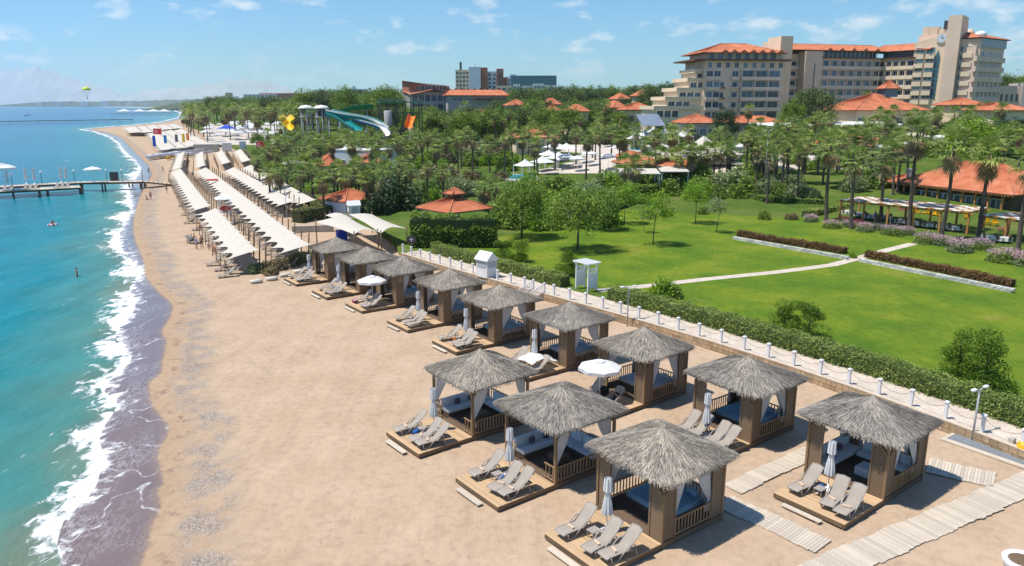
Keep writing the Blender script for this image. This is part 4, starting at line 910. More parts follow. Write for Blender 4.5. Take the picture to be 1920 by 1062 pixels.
for (u, v, h, lab) in [(836,227,10,'very tall slim fan palm rising in front of the waterslide tower'),(875,247,9,'tall fan palm on the lawn right of the very tall slim one'),(918,269,7.5,'brownish fan palm standing above the small pool'),(909,351,3.6,'left of two short palms beside the tiled gazebo'),(932,349,3.8,'right of two short palms beside the tiled gazebo'),(1002,272,8,'ragged brown-skirted palm at the left end of the white pool pavilions'),(1624,180,12,'tallest fan palm in front of the hotel wing'),(1404,206,10,'fan palm standing against the stepped hotel building')]: palm_px(u, v, h, lab, GRP, dmax=250)
row2 = [(1172,309),(1192,311),(1216,298),(1237,289),(1261,295),(1276,292),(1299,292),(1314,290),(1327,284),(1351,281),(1369,284)]
for u, v in row2: palm_px(u, v, 6.5, 'fan palm in the row before the pool bar roofs', 'fan palms in the row before the pool bar', dmax=200, var=random.choice((0, 1, 2)))
for u, v in [(1081,250),(1112,241),(1127,252),(1141,219),(1135,197),(1124,219),(1163,258),(1100,262)]: palm_px(u, v, 9.5, 'tall fan palm in the cluster left of the pool pavilions', 'tall fan palms left of the pool pavilions', dmax=230)
for u, v in [(985,202),(1016,200),(968,233),(997,236),(1028,241),(943,233),(907,230),(873,200),(861,213),(805,221),(890,215),(925,215),(955,212)]: palm_px(u, v, 10, 'fan palm in the grove between the slides and the pool pavilions', 'fan palms between the slides and the pool', dmax=290)
for u, v in [(1418,258),(1423,281),(1432,251),(1459,244),(1445,268),(1480,262),(1500,245),(1530,229),(1560,225),(1590,250),(1540,255),(1515,262),(1575,262),(1470,285),(1500,290),(1445,292)]: palm_px(u, v, 8.5, 'fan palm in the grove before the hotel terraces', 'fan palms before the hotel terraces', dmax=230)
for u, v in [(1676,210),(1755,214),(1792,214),(1852,202),(1660,235),(1735,222),(1820,212),(1880,205),(1700,225),(1640,228)]: palm_px(u, v, 9, 'fan palm in the grove behind the restaurant', 'fan palms behind the restaurant', dmax=230)
for u, v, lab in [(1264,246,'feather palm with arching fronds right of the pool pavilions'),(1348,251,'feather palm beside the white tent roof'),(1622,231,'feather palm below the tall palm by the hotel wing'),(1545,222,'feather palm in the grove left of the hotel tower')]: palm_px(u, v, 7, lab, 'feather palms', dmax=200, feather=True, sc=1.15)
for u, v in [(483,295),(520,292),(536,309),(584,323),(596,309),(604,337),(638,312),(666,315),(627,323),(700,312),(748,309),(560,325),(575,300),(720,325),(648,330),(685,335),(770,322),(800,318),(830,322)]: palm_px(u, v, 5.2, 'short fan palm in the bed beside the shade canopies', 'short fan palms beside the shade canopies', var=random.choice((2, 3, 1, 0)), sc=random.uniform(.8, 1.05))
for u, v in [(550,219),(573,221),(503,250),(542,261),(584,258),(610,244),(638,255),(650,258),(675,258),(695,244),(714,258),(734,247),(777,250),(762,258),(520,262),(560,250),(595,265),(622,268),(660,268),(705,268),(745,264),(790,262),(815,255),(525,240),(600,232)]: palm_px(u, v, 8.5, 'brown-skirted fan palm in the grove in front of the waterslides', 'fan palms in front of the waterslides', dmax=270, var=random.choice((1, 4, 0, 1)))
g_ = np.random.default_rng(78)
for (u0, u1, v0, v1, n, h, lab, gr) in [(500,840,248,282,30,7,'brown-skirted fan palm in the grove in front of the waterslides','fan palms in front of the waterslides'),(480,760,285,335,14,5,'short fan palm in the bed beside the shade canopies','short fan palms beside the shade canopies'),(840,1060,222,262,12,8,'fan palm in the grove between the slides and the pool pavilions','fan palms between the slides and the pool'),(1180,1560,240,285,16,7.5,'fan palm in the grove before the hotel terraces','fan palms before the hotel terraces'),(1390,1720,222,272,24,9,'fan palm in the grove before the hotel terraces','fan palms before the hotel terraces'),(850,1180,215,262,16,9,'fan palm in the grove between the slides and the pool pavilions','fan palms between the slides and the pool'),(1620,1920,205,262,18,8,'fan palm in the grove behind the restaurant','fan palms behind the restaurant')]:
    for i in range(n): palm_px(u0+(u1-u0)*(i+g_.uniform(0, 1))/n, g_.uniform(v0, v1), h*g_.uniform(.85, 1.15), lab, gr, dmax=270, var=int(g_.choice((1, 4, 0, 2))))
g_ = np.random.default_rng(77)
for i in range(70):
    u = g_.uniform(338, 590); v = g_.uniform(188, 222); D = g_.uniform(330, 620); a = AT(u, v, D); zt = float(T(a[0], a[1])); palm((a[0], a[1], zt), max(5, min(a[2]-zt, 14)), 'fan palm in the distant grove behind the far beach canopies', 'fan palms in the distant grove', sc=1.9)
# ================================================================ helpers for telling repeats apart
def ordn(n): return '%d%s' % (n, 'th' if n % 100 in (11, 12, 13) else {1: 'st', 2: 'nd', 3: 'rd'}.get(n % 10, 'th'))
def relabel(objs, base, tail=' from the left'):
    def u_of(o): return o.location.x/max(o.location.y, 1)
    for i, o in enumerate(sorted(objs, key=u_of)): o['label'] = '%s, %s%s' % (base, 'first' if i == 0 else (ORD[i] if i < len(ORD) else ordn(i+1)), tail)
_grp = {}
for o in list(COL.objects):
    if o.parent is None and o.get('category') == 'palm': _grp.setdefault((o['label'], o.get('group')), []).append(o)
for (lb, gr), L in _grp.items():
    if 1 < len(L): relabel(L, lb)
# ================================================================ trees and shrubs
TB = [tree_proto('broadleaf_tree', 21, 6.5, 3.3, 2.8, 3.9, 110, 70, .12, 'treeleaf'), tree_proto('broadleaf_tree', 22, 6, 3.1, 2.9, 3.5, 110, 70, .12, 'treeleaf')]
YT = [tree_proto('young_tree', 23, 5.6, 2.0, 1.9, 4.0, 55, 60, .10, 'brightleaf', .06, cs=.36), tree_proto('young_tree', 24, 5.0, 1.6, 1.3, 3.8, 34, 48, .10, 'greygreen', .05, cs=.36)]
place(TB[0], G(1083, 469, LZ), 0, 'large spreading broadleaf tree at the left end of the lawn', scale=1.1)
place(TB[1], G(978, 446, LZ), 1, 'bushy bright green tree at the left edge of the lawn beside the tall hedge', scale=1.15)
place(TB[0], G(1120, 430, LZ), 2, 'broadleaf tree behind the large spreading tree on the lawn', scale=.9)
for i, (u, v, s, w) in enumerate([(1224,459,1.12,'largest young tree standing alone on the lawn'),(1171,420,1.0,'young tree left of the largest young tree, before the dark hedge'),(1208,437,.62,'smallest sapling just behind the largest young tree'),(1304,419,1.05,'young tree with flat crown at the back of the lawn'),(1343,436,.95,'thin young tree with leaning stem right of the flat-crowned one')]): place(YT[1 if i in (2, 4) else 0], G(u, v, LZ), i*1.3, w, 'young trees on the lawn', s)
BU = [bush_proto('round_bush', 1, 1.0, 1.3, 'treeleaf', 1500), bush_proto('round_bush', 2, 1.0, 1.2, 'brightleaf', 1500), bush_proto('round_bush', 3, 1.0, 1.1, 'darkleaf', 1700), bush_proto('round_bush', 4, 1.0, 1.2, 'greygreen', 1400), bush_proto('round_bush', 5, 1.0, 1.0, 'drybush', 1200)]
for (u, v, b, s, w) in [(1432,412,0,1.1,'small round bush on the back lawn'),(1318,402,0,1.0,'small bush behind the flat-crowned young tree'),(1379,362,3,3.6,'big loose oleander bush behind the back hedge'),(1443,362,3,2.4,'oleander bush beside the tall lamp mast'),(1518,372,3,1.7,'thin greyish shrub on the far lawn'),(1242,556,1,1.35,'low round bush beside the start of the garden path'),(1262,558,0,.95,'smaller bush touching the low round bush by the path'),(745,392,2,4.2,'big dark evergreen bush right of the white tiled hut'),(704,402,2,2.8,'dark evergreen bush below the big dark one'),(1598,484,1,.55,'small bright bush at the end of the left stone wall'),(830,452,1,1.5,'bright bush growing at the foot of the tall dark hedge'),(795,455,1,1.1,'small bright bush at the left foot of the tall hedge'),(822,345,4,4.5,'bare grey-brown bush before the palm grove'),(812,378,1,1.8,'bright green bush on the small lawn by the tiled gazebo'),(1600,358,3,2.5,'loose shrub left of the restaurant roof'),(1640,352,0,2.6,'green shrub at the corner of the restaurant'),(1850,300,1,3.0,'bright shrub behind the restaurant roof')]: place(BU[b], GT(u, v), u*.7, w, scale=s)
plain('plaza', (.56, .49, .41), .9, .1, .5)
def paved(name, u0, u1, v0, v1, mat='plaza', nu=10, nv=5):      # paved terraces of the hotel, following the rise of the garden
    V = []
    for j in range(nv+1):
        for i in range(nu+1): q = GT(u0+(u1-u0)*i/nu, v1+(v0-v1)*j/nv); V.append((q[0], q[1], q[2]+.06))
    tag(link(name, npmesh(name, V, [(j*(nu+1)+i, j*(nu+1)+i+1, (j+1)*(nu+1)+i+1, (j+1)*(nu+1)+i) for j in range(nv) for i in range(nu)], mat)), kind='structure')
paved('pool_terrace', 1010, 1400, 272, 326); paved('plaza_terrace', 1400, 1650, 291, 318); paved('far_pool_terrace', 385, 530, 236, 272); paved('upper_terrace', 1420, 1780, 246, 266)
g_ = np.random.default_rng(5)
MID = []
for (u0, u1, v0, v1, n, kinds, s0, s1) in [(935,1130,395,432,16,(0,1,3,1),2.0,3.2),(950,1180,352,390,16,(0,1,3,0),2.2,3.4),(1180,1370,345,356,9,(0,3,1),2.0,3.0),(700,960,330,372,22,(0,3,4,1,3),1.8,3.2),(520,700,330,372,22,(1,0,3,1),1.0,2.2),(480,640,300,330,14,(1,0,3),1.2,2.2),(1380,1640,300,330,16,(0,3,1),1.5,2.6),(640,900,285,318,18,(0,3,4,3),2.4,4.0),(1640,1900,262,296,18,(0,3,1),2.0,3.4),(1150,1420,268,296,14,(0,3),2.0,3.0),(1130,1400,343,372,34,(0,3,0,0,1),1.7,2.8),(1400,1500,340,372,8,(0,3),1.4,2.2),(640,1000,252,290,34,(0,3,4,0),2.4,4.2),(990,1320,232,270,30,(0,3,0),2.4,4.2),(1320,1700,238,275,30,(0,3,1),2.2,4.0),(1700,1920,225,262,20,(0,3,0),2.2,3.8),(780,960,255,330,20,(0,3,1,4),2.0,3.6),(480,640,262,300,20,(0,3,4),2.0,3.4)]:
    for i in range(n):
        u, v = g_.uniform(u0, u1), g_.uniform(v0, v1); MID.append(place(BU[int(g_.choice(kinds))], GT(u, v), g_.uniform(0, 6), 'x', 'garden shrubs among the palms', g_.uniform(s0, s1)))
rows = {}
for o in MID: rows.setdefault((int(o.location.y//40), {0: 'green', 1: 'bright green', 2: 'dark', 3: 'grey-green', 4: 'dry brown'}[next(i for i, b in enumerate(BU) if b.children[0].data == o.children[0].data)]), []).append(o)
for (r, c), L in rows.items(): relabel(L, '%s garden shrub in the %s belt among the palms' % (c, ['', '', 'front', 'second', 'third', 'fourth', 'fifth', 'sixth', 'back', 'rear', 'hindmost', 'last', 'outer', 'outermost'][min(r, 13)]))
# bigger single trees by the hotel
BT = [tree_proto('round_tree', 31, 9, 5.2, 3.8, 7.0, 120, 60, .22, 'pineleaf', .3), tree_proto('round_tree', 32, 9, 5.0, 4.6, 6.5, 120, 60, .22, 'treeleaf', .3), tree_proto('round_tree', 33, 9, 4.6, 4.6, 6.0, 110, 60, .2, 'brightleaf', .25), tree_proto('round_tree', 34, 11, 4.6, 5.6, 7.8, 110, 60, .22, 'darkleaf', .3)]
def tree_top(proto, u, v, D, label, group=None, s=1., hh=10.):      # crown top seen at this pixel
    a = AT(u, v, D); zt = float(T(a[0], a[1])); sc = max(.5, (a[2]-zt)/hh)
    o = place(proto, (a[0], a[1], zt), u, label, group); o.scale = (s, s, sc); return o
tree_top(BT[0], 1528, 170, 215, 'round umbrella-shaped pine in front of the hotel wing', s=1.15, hh=10.8); tree_top(BT[1], 1488, 193, 205, 'small dark tree left of the umbrella-shaped pine', s=.7, hh=11); tree_top(BT[3], 1360, 208, 200, 'dark round tree before the low orange roofs of the stepped hotel', s=.75, hh=13); tree_top(BT[2], 1826, 222, 150, 'bright lime-green tree behind the restaurant', s=1.0, hh=10.6); tree_top(BT[1], 1880, 238, 170, 'dark tree right of the lime-green tree', s=.9, hh=11); tree_top(BT[3], 1905, 228, 190, 'dark tree at the right edge below the hotel annex', s=.9, hh=13)
# the wood behind the gardens
WOOD = []
def wood(n, u0, u1, vt0, vt1, d0, d1, pool, s0, s1):
    for i in range(n):
        u = u0+(u1-u0)*(i+g_.uniform(0, 1))/n; f = (u-u0)/(u1-u0); v = vt0(f)+g_.uniform(vt1[0], vt1[1]); D = g_.uniform(d0, d1)
        k = int(g_.choice(pool)); s = g_.uniform(s0, s1); a = AT(u, v, D); zt = float(T(a[0], a[1])); hh = (10.8, 11.1, 10.6, 13.4)[k]
        o = place(BT[k], (a[0], a[1], zt), u*1.7, 'x', 'trees of the wood behind the gardens'); o.scale = (s, s, max(.55, min(2.2, (a[2]-zt)/hh))); WOOD.append(o)
wood(46, 945, 1250, lambda f: 174-6*math.sin(f*3)+(-10*max(0, f-.75)*4), (-4, 8), 420, 620, (0, 1, 1, 3), 1.3, 2.0)
wood(44, 940, 1250, lambda f: 190, (-5, 12), 300, 420, (0, 0, 1, 3), 1.0, 1.6)
wood(30, 800, 1240, lambda f: 207, (-5, 10), 260, 320, (0, 1, 1), .9, 1.4)
wood(40, 560, 780, lambda f: 178-8*math.sin(f*3.1), (-5, 10), 420, 700, (0, 1, 1, 3), 1.4, 2.2)
wood(36, 400, 620, lambda f: 186, (-4, 8), 600, 900, (0, 1, 1), 1.5, 2.4)
wood(14, 1862, 1960, lambda f: 146, (-6, 12), 330, 420, (0, 1), 1.3, 1.8)
wood(12, 1225, 1310, lambda f: 168-16*f, (-6, 6), 300, 380, (0, 1, 3), 1.1, 1.6)
wood(12, 640, 800, lambda f: 200, (-3, 8), 330, 400, (0, 1), 1.0, 1.4)
bands = {}
for o in WOOD: bands.setdefault(int(o.location.y//100), []).append(o)
for b, L in bands.items():
    relabel(L, 'tree in the %s band of the wood' % ['', '', 'nearest', 'second nearest', 'middle', 'farther', 'still farther', 'second farthest', 'farthest', 'last', 'hindmost'][min(b, 10)])
# flowering clumps before the restaurant
def flower_proto(seed, bloom, base='greygreen'):
    g = np.random.default_rng(seed); t = thing('flowering_shrub', 'x', 'shrub'); n = 1600; d = g.normal(0, 1, (n, 3)); d /= np.linalg.norm(d, axis=1)[:, None]; d[:, 2] = np.abs(d[:, 2]); C = d*np.array([1.5, 1.2, 1.0])*g.uniform(.75, 1, n)[:, None]
    link('foliage', leafmesh('foliage', C, .10, base, g, flat=0.), t); n = 700; a = g.uniform(0, 2*PI, n); r = np.sqrt(g.uniform(0, 1, n)); B = np.column_stack([np.cos(a)*r*1.5, np.sin(a)*r*1.2, 1.18-.35*r*r+g.normal(0, .12, n)])
    link('blossom', leafmesh('blossom', B, .06, bloom, g), t); return t
FL = [flower_proto(1, 'pinkbloom', 'hedgeleaf'), flower_proto(2, 'pinkbloom'), flower_proto(3, 'hotpink', 'hedgeleaf')]; L_ = []
for i, (u, v, k, s) in enumerate([(1559,428,0,.95),(1621,434,1,1.0),(1672,441,0,1.1),(1738,457,0,1.15),(1798,472,1,1.25),(1838,468,0,1.1),(1883,492,0,1.3),(1520,416,1,.9),(1700,440,1,.9),(1765,460,1,1.),(1925,498,1,1.2),(1590,426,1,.8),(1648,432,1,.8)]): L_.append(place(FL[k], G(u, v, LZ), i, 'x', 'pink flowering clumps before the terrace', s))
relabel(L_, 'pink flowering clump before the restaurant terrace')
L_ = [place(FL[2], G(u, v, LZ), u, 'x', 'magenta flower beds by the terrace', s) for u, v, s in [(1582,417,.7),(1608,424,.7),(1694,401,.8),(1878,436,.5)]]; relabel(L_, 'magenta flower bush by the restaurant terrace')
place(BU[4], G(1484, 412, LZ), 0, 'reddish dry grass clump at the left end of the flower bed', scale=1.0)
# ================================================================ shade canopies over rows of loungers
def sail_mesh(L, W, seed):
    g = np.random.default_rng(seed); N = 10; V = []; zc = (1.8, 1.8, 2.65, 2.65)
    for j in range(N+1):
        for i in range(N+1):
            u, v = i/N, j/N; pull = .30*W*math.sin(PI*u)**.8; vv = v+(1-v)*pull/W*(1-v)-v*pull/W*.6*v; pu = 0; uu = u+(1-u)*pu/L*(1-u)-u*pu/L*u
            z = zc[0]*(1-u)*(1-v)+zc[1]*u*(1-v)+zc[2]*(1-u)*v+zc[3]*u*v+.30*math.sin(PI*u)*(.75+.25*v); V.append((uu*L, vv*W, z))
    return npmesh('canopy', V, [(j*(N+1)+i, j*(N+1)+i+1, (j+1)*(N+1)+i+1, (j+1)*(N+1)+i) for j in range(N) for i in range(N)], 'sailcloth', smooth=True)
SAILS = {}
def shade_row(rowname, nl, nr, fl, W, pl=4.1, loungers=2, posts=True, maxn=99, step=1.0):
    A = G(*nl, 2.3)[:2]; B = G(*fl, 2.3)[:2]; L = np.linalg.norm(B-A); d = (B-A)/L; C = G(*nr, 2.7)[:2]; n = np.array([d[1], -d[0]]); n = n if n@(C-A) > 0 else -n; k = max(1, round(L/pl)); pl = L/k; rz = math.atan2(d[1], d[0])
    key = (round(pl, 1), W); fl_ = 1 if (np.array([-d[1], d[0]])@n) > 0 else -1
    if key not in SAILS: SAILS[key] = sail_mesh(pl, W, 1)
    for i in range(k):
        p = A+d*pl*i; lab = nth(i, '') if k > 1 else 'single panel'
        t = thing('shade_canopy', 'cream shade panel of the %s, %s' % (rowname, lab.replace('the one ', '')), 'canopy', (*p, 0), rz, 'cream shade canopies on the beach'); c = link('canopy', SAILS[key], t); c.scale = (1, fl_, 1)
        if posts:
            MB().tube([(0, fl_*(W+.5), 0), (-.05, fl_*(W+.75), 3.25)], .085, 7).build('post', 'darkwood', t); MB().tube([(0, -.1*fl_, 0), (0, 0, 1.8)], .05, 6).build('front_post', 'darkwood', t); MB().tube([(0, fl_*W, 2.65), (-.05, fl_*(W+.73), 3.1)], .018, 4).build('tie_rope', 'rope', t)
        for q in range(loungers):
            x = pl*(q+.5)/loungers; w = p+d*x+n*(W*.42+random.uniform(-.7, .1)); place(lg, (*w, .0), math.atan2(n[1], n[0])+R(random.uniform(-8, 8)), '%s lounger, %s panel, %s' % (['left', 'right', 'middle'][q], lab.replace('the one ', '').replace(' from the camera', ''), rowname), 'loungers under the shade canopies')
shade_row('seaward shade row', (420.6, 479.3), (474, 475), (363, 398), 3.6, 4.15, 2)
shade_row('seaward shade row beyond the gap', (353, 392), (391, 389), (313.6, 321), 3.4, 4.3, 2)
shade_row('second shade row', (519.5, 469), (572, 462), (360, 319), 3.7, 4.2, 2)
shade_row('third shade row', (512.7, 383), (538, 380), (414, 318.6), 3.4, 4.2, 2)
shade_row('landward shade row', (549, 381), (589, 377), (445, 314), 3.8, 4.2, 1)
for nm, a, b, c in (('far seaward', (316,317), (342,316), (329,287.6)), ('far second', (361.6,313), (385,311.6), (363,287.6)), ('far third', (409.6,306.8), (428.5,306), (399.7,285)), ('far landward', (447.8,303), (466,302.5), (435,282.8))): shade_row(nm+' shade row', a, b, c, 3.3, 4.3, 0)
for nm, a, b, c in (('first distant', (288,281), (300,281), (268,250)), ('second distant', (308,279), (320,279), (281,249)), ('third distant', (334,275), (346,275), (297,246)), ('fourth distant', (354,271), (366,271), (318,244))): shade_row(nm+' shade row', a, b, c, 8.5, 9., 0, False)
for nm, a, b, c in (('first farthest', (232,249), (246,249), (226,239)), ('second farthest', (252,249), (266,249), (245,238)), ('third farthest', (274,246), (290,246), (265,236)), ('fourth farthest', (296,243), (310,243), (286,235)), ('fifth farthest', (316,241), (330,241), (304,234))): shade_row(nm+' shade row', a, b, c, 11., 12., 0, False)
# two big shade sails by the promenade end
def big_sail(label, px, z):
    P = [G(*q, zz) for q, zz in zip(px, z)]; N = 10; V = []
    for j in range(N+1):
        for i in range(N+1):
            u, v = i/N, j/N; b = P[0]*(1-u)*(1-v)+P[1]*u*(1-v)+P[2]*u*v+P[3]*(1-u)*v; c = sum(P)/4; k = .16*(math.sin(PI*u)*(abs(v-.5)*2)**2+math.sin(PI*v)*(abs(u-.5)*2)**2); b = b+(c-b)*k; b[2] += .28*math.sin(PI*u); V.append(b-P[0]*[1, 1, 0])
    t = thing('shade_sail', label, 'canopy', (P[0][0], P[0][1], 0)); link('canopy', npmesh('canopy', V, [(j*(N+1)+i, j*(N+1)+i+1, (j+1)*(N+1)+i+1, (j+1)*(N+1)+i) for j in range(N) for i in range(N)], 'sailcloth', smooth=True), t)
    for q in P: q = q-P[0]*[1, 1, 0]; MB().tube([(q[0], q[1], 0), (q[0], q[1], q[2]+.4)], .08, 7).build('post', 'darkwood', t)
big_sail('left cream shade sail between the white kiosk and the pavilions', [(592,417),(647,403),(708,435),(664,440)], (2.6, 3.0, 2.6, 2.8)); big_sail('right cream shade sail between the white kiosk and the pavilions', [(653,402),(697,402),(762,429),(714,438)], (3.0, 2.7, 2.7, 2.7))
big_sail('small cream shade sail beside the tall lamp mast', [(610,404),(640,400),(668,410),(640,416)], (2.3, 2.4, 2.3, 2.3))
def wallbox(label, a, b, h, th, mat, name='garden_wall', z=0, cap=None):
    A, B = G(*a, z)[:2], G(*b, z)[:2]; L = np.linalg.norm(B-A); t = thing(name, label, 'wall', (*A, z), math.atan2(*(B-A)[::-1])); MB().box((L/2, 0, h/2), (L, th, h)).build('body', mat, t); MB().box((L/2, 0, h+.04), (L+.06, th+.1, .08)).build('coping', cap or mat, t)
wallbox('low concrete wall beside the sand path left of the shade sails', (548, 437), (626, 434), .9, .35, 'concrete')
block('blue_tarp_stack', 'bright blue covered stack under the left shade sail', 'cover', G(641, 452, 0), .5, (1.3, 1.0, 1.5), 'bluetarp')
# ================================================================ buildings
@defm('rooftile')
def _(k):
    t = NT(k); p = t.pos(); n = t.noise(p, .5, 5, .6); c = t.ramp(n, (.3, (.42, .125, .058)), (.5, (.55, .185, .09)), (.72, (.63, .26, .145)))
    c = t.mix(1, c, t.ramp(t.noise(p, 7, 4, .7), (.3, .82), (.7, 1.08)), 'MULTIPLY'); t.set(c, .85, spec=.2); t.bump(t.noise(p, 9, 3), .4, .05); return t.mat
plain('beigewall', (.74, .57, .42), .85, .08, .15); plain('creamwall', (.82, .65, .45), .85, .08, .15); plain('pinkwall', (.72, .54, .43), .85, .08, .15); plain('whitewall', (.74, .74, .73), .8, .06, .3); plain('palewall', (.62, .66, .72), .8, .06, .3); plain('brickred', (.40, .15, .09), .85, .12, .3); plain('greywall', (.42, .39, .38), .85, .08, .2); plain('darkwood2', (.12, .07, .04), .7)
plain('eave', (.16, .07, .045), .8, .1); plain('orangewood', (.50, .23, .07), .7, .15, 2.); plain('balcony', (.76, .60, .47), .85, .06, .2)
def glassm(name, col):
    def mk(k):
        t = NT(k); c = t.ramp(t.rnd(), (0, tuple(x*.45 for x in col)), (.6, col), (1, tuple(min(1, x*2.2) for x in col))); t.set(c, .12, spec=.6); return t.mat
    _defs[name] = mk
glassm('windowglass', (.06, .085, .11)); glassm('tealglass', (.05, .15, .19))
def roof_tiles(m, a, b, c, d, step=.33, amp=.055, mat=0):
    """a tiled slope: eave a-b, top edge d-c, with rounded tile rows running down it"""
    a, b, c, d = [np.array(q, float) for q in (a, b, c, d)]; n = max(2, int(np.linalg.norm(b-a)/step)); nrm = np.cross(b-a, d-a); nrm = nrm/np.linalg.norm(nrm); nrm = nrm if nrm[2] > 0 else -nrm; V = []
    for i in range(2*n+1):
        f = i/(2*n); o = nrm*(amp if i % 2 else 0); V += [a+(b-a)*f+o, d+(c-d)*f+o]
    m.add(V, [(2*i, 2*i+2, 2*i+3, 2*i+1) for i in range(2*n)], mat)
def hip_roof(parent, name, x0, x1, y0, y1, z, rise, ridge=.4, step=.33, mat='rooftile', over=.5):
    """hip roof over the rectangle, ridge along the longer side"""
    x0 -= over; x1 += over; y0 -= over; y1 += over; cx, cy_ = (x0+x1)/2, (y0+y1)/2; lx, ly = x1-x0, y1-y0
    if lx >= ly: r = max((lx-ly)/2, ridge*lx/2 if ridge else 0); R0, R1 = (cx-r, cy_, z+rise), (cx+r, cy_, z+rise)
    else: r = max((ly-lx)/2, ridge*ly/2 if ridge else 0); R0, R1 = (cx, cy_-r, z+rise), (cx, cy_+r, z+rise)
    A, B, C, D = (x0, y0, z), (x1, y0, z), (x1, y1, z), (x0, y1, z); m = MB()
    if lx >= ly: roof_tiles(m, A, B, R1, R0, step); roof_tiles(m, B, C, R1, R1, step); roof_tiles(m, C, D, R0, R1, step); roof_tiles(m, D, A, R0, R0, step)
    else: roof_tiles(m, A, B, R0, R0, step); roof_tiles(m, B, C, R1, R0, step); roof_tiles(m, C, D, R1, R1, step); roof_tiles(m, D, A, R0, R1, step)
    o = m.build(name, 'rooftile', parent); e = MB()
    for p, q in ((A, B), (B, C), (C, D), (D, A)): e.bar(np.array(p)-[0, 0, .09], np.array(q)-[0, 0, .09], .14, .16)
    for p, q in ((A, R0), (D, R0), (B, R1), (C, R1)) if lx >= ly else ((A, R0), (B, R0), (C, R1), (D, R1)): e.tube([np.array(p)+[0, 0, .05], np.array(q)+[0, 0, .08]], .1, 6, 1)
    if r > .05: e.tube([np.array(R0)+[0, 0, .06], np.array(R1)+[0, 0, .06]], .11, 6, 1)
    e.build('ridge_and_eave', ['eave', 'rooftile'], o); return o
WM = {}
def window(parent, p, w, h, rz=0, glass='windowglass', frame=True, sub=None):      # glass set back behind a frame
    key = (round(w, 2), round(h, 2), glass, frame)
    if key not in WM:
        f = MB()
        if frame:
            for s in (-1, 1): f.box((s*(w/2), -.03, 0), (.09, .14, h+.09)); f.box((0, -.03, s*h/2), (w-.09, .14, .09))
            f.box((0, -.01, 0), (.05, .08, h-.09))
        WM[key] = (MB().box((0, .0, 0), (w, .06, h)).mesh('window', glass), f.mesh('frame', 'whitepaint') if frame else None)
    o = link('window', WM[key][0], parent, p, rz)
    if frame: link('frame', WM[key][1], o)
    return o
def frame_px(uL, uR, DL, DR):              # a facade seen between two picture columns, at these forward distances
    A = AT(uL, 197, DL); B = AT(uR, 197, DR); A = A[:2]; B = B[:2]; L = np.linalg.norm(B-A); return A, L, math.atan2(*(B-A)[::-1])
def zpx(u, v, D): return AT(u, v, D)[2]
plain('solar', (.22, .25, .29), .3, .2, .6)
# ---- white tiled hut by the shade rows
def tiled_hut(label, u, v, w, d, wallh, rise, rz, wall='palewall', lantern=False, name='tiled_hut', z=.6, walls=True):
    p = G(u, v, z); t = thing(name, label, 'hut', (p[0], p[1], z), rz)
    if walls:
        MB().box((0, 0, wallh/2), (w, d, wallh)).build('wall', wall, t); MB().box((w*.2, -d/2-.03, 1.05), (.95, .06, 2.1)).build('door', 'shutter', t); window(t, (-w*.22, -d/2-.02, 1.7), 1.1, .8)
    else:
        for a in (-1, 1):
            for b in (-1, 1): MB().box((a*w*.46, b*d*.46, wallh/2), (.22, .22, wallh)).build('column', 'whitewall', t)
        MB().box((0, 0, .5), (w*.6, d*.6, 1.0)).build('bar_counter', 'orangewood', t)
    hip_roof(t, 'roof', -w/2, w/2, -d/2, d/2, wallh, rise, 0)
    if lantern:
        MB().box((0, 0, wallh+rise+.05), (1.5, 1.5, .8)).build('lantern', 'eave', t); hip_roof(t, 'lantern_roof', -.9, .9, -.9, .9, wallh+rise+.42, .75, 0, over=.3)
    return t
tiled_hut('white hut with a low orange tiled roof beside the shade canopies', 657, 402, 6.6, 6.0, 2.7, 1.5, R(52), z=.1)
tiled_hut('open gazebo with two-tier orange tiled roof behind the tall hedge', 853, 424, 7.2, 7.2, 2.7, 1.7, R(42), lantern=True, walls=False)
k_ = G(664, 410, .2); kt = thing('white_kiosk', 'small white kiosk with pitched roof above the shade sails', 'kiosk', (k_[0], k_[1], 0), .4); MB().box((0, 0, 1.2), (1.8, 1.4, 2.4)).build('body', 'whitewall', kt); MB().add([(-1.05, -.85, 2.38), (1.05, -.85, 2.38), (1.05, .85, 2.38), (-1.05, .85, 2.38), (-1.05, 0, 3.1), (1.05, 0, 3.1)], [(0, 1, 5, 4), (2, 3, 4, 5), (0, 4, 3), (1, 2, 5), (3, 2, 1, 0)]).build('roof', 'whitewall', kt)
MB().box((0, -.72, 1.05), (.8, .04, 2.0)).build('door', 'shutter', kt)
# ---- restaurant
ec = G(1895, 366, 4.3); el = G(1636, 337, 4.3); dv = (ec-el)[:2]; Lr = np.linalg.norm(dv); rzr = math.atan2(dv[1], dv[0])
rt = thing('restaurant', 'long restaurant with orange tiled hip roof behind the row of tall palms', 'restaurant', (el[0], el[1], .62), rzr); hh = 4.3-.62; DR = 15.
MB().box((Lr*.62, DR/2, hh/2), (Lr*.72, DR-3, hh)).build('wall', 'darkwood2', rt)
hip_roof(rt, 'roof', Lr*.2, Lr*1.0, .6, DR, hh, 4.0, 0, .36); hip_roof(rt, 'low_roof', 0, Lr*.24, 1.5, 8, hh-.15, 1.2, 0, .36)
for i in range(40): MB().box((Lr*.2+(i+.5)*Lr*.8/40, .02, hh-.26), (.12, .45, .16)).build('rafter_end', 'orangewood', rt)
MB().box((Lr*.6, .22, hh-.2), (Lr*.8+.9, .1, .34)).build('fascia', 'orangewood', rt)
for i in range(9): MB().box((Lr*.22+i*Lr*.78/9+.6, .8, (hh-.4)/2), (.3, .3, hh-.4)).build('column', 'orangewood', rt)
for i in range(8): window(rt, (Lr*.3+i*Lr*.64/8+.6, 1.44, 1.5), 1.9, 2.2)
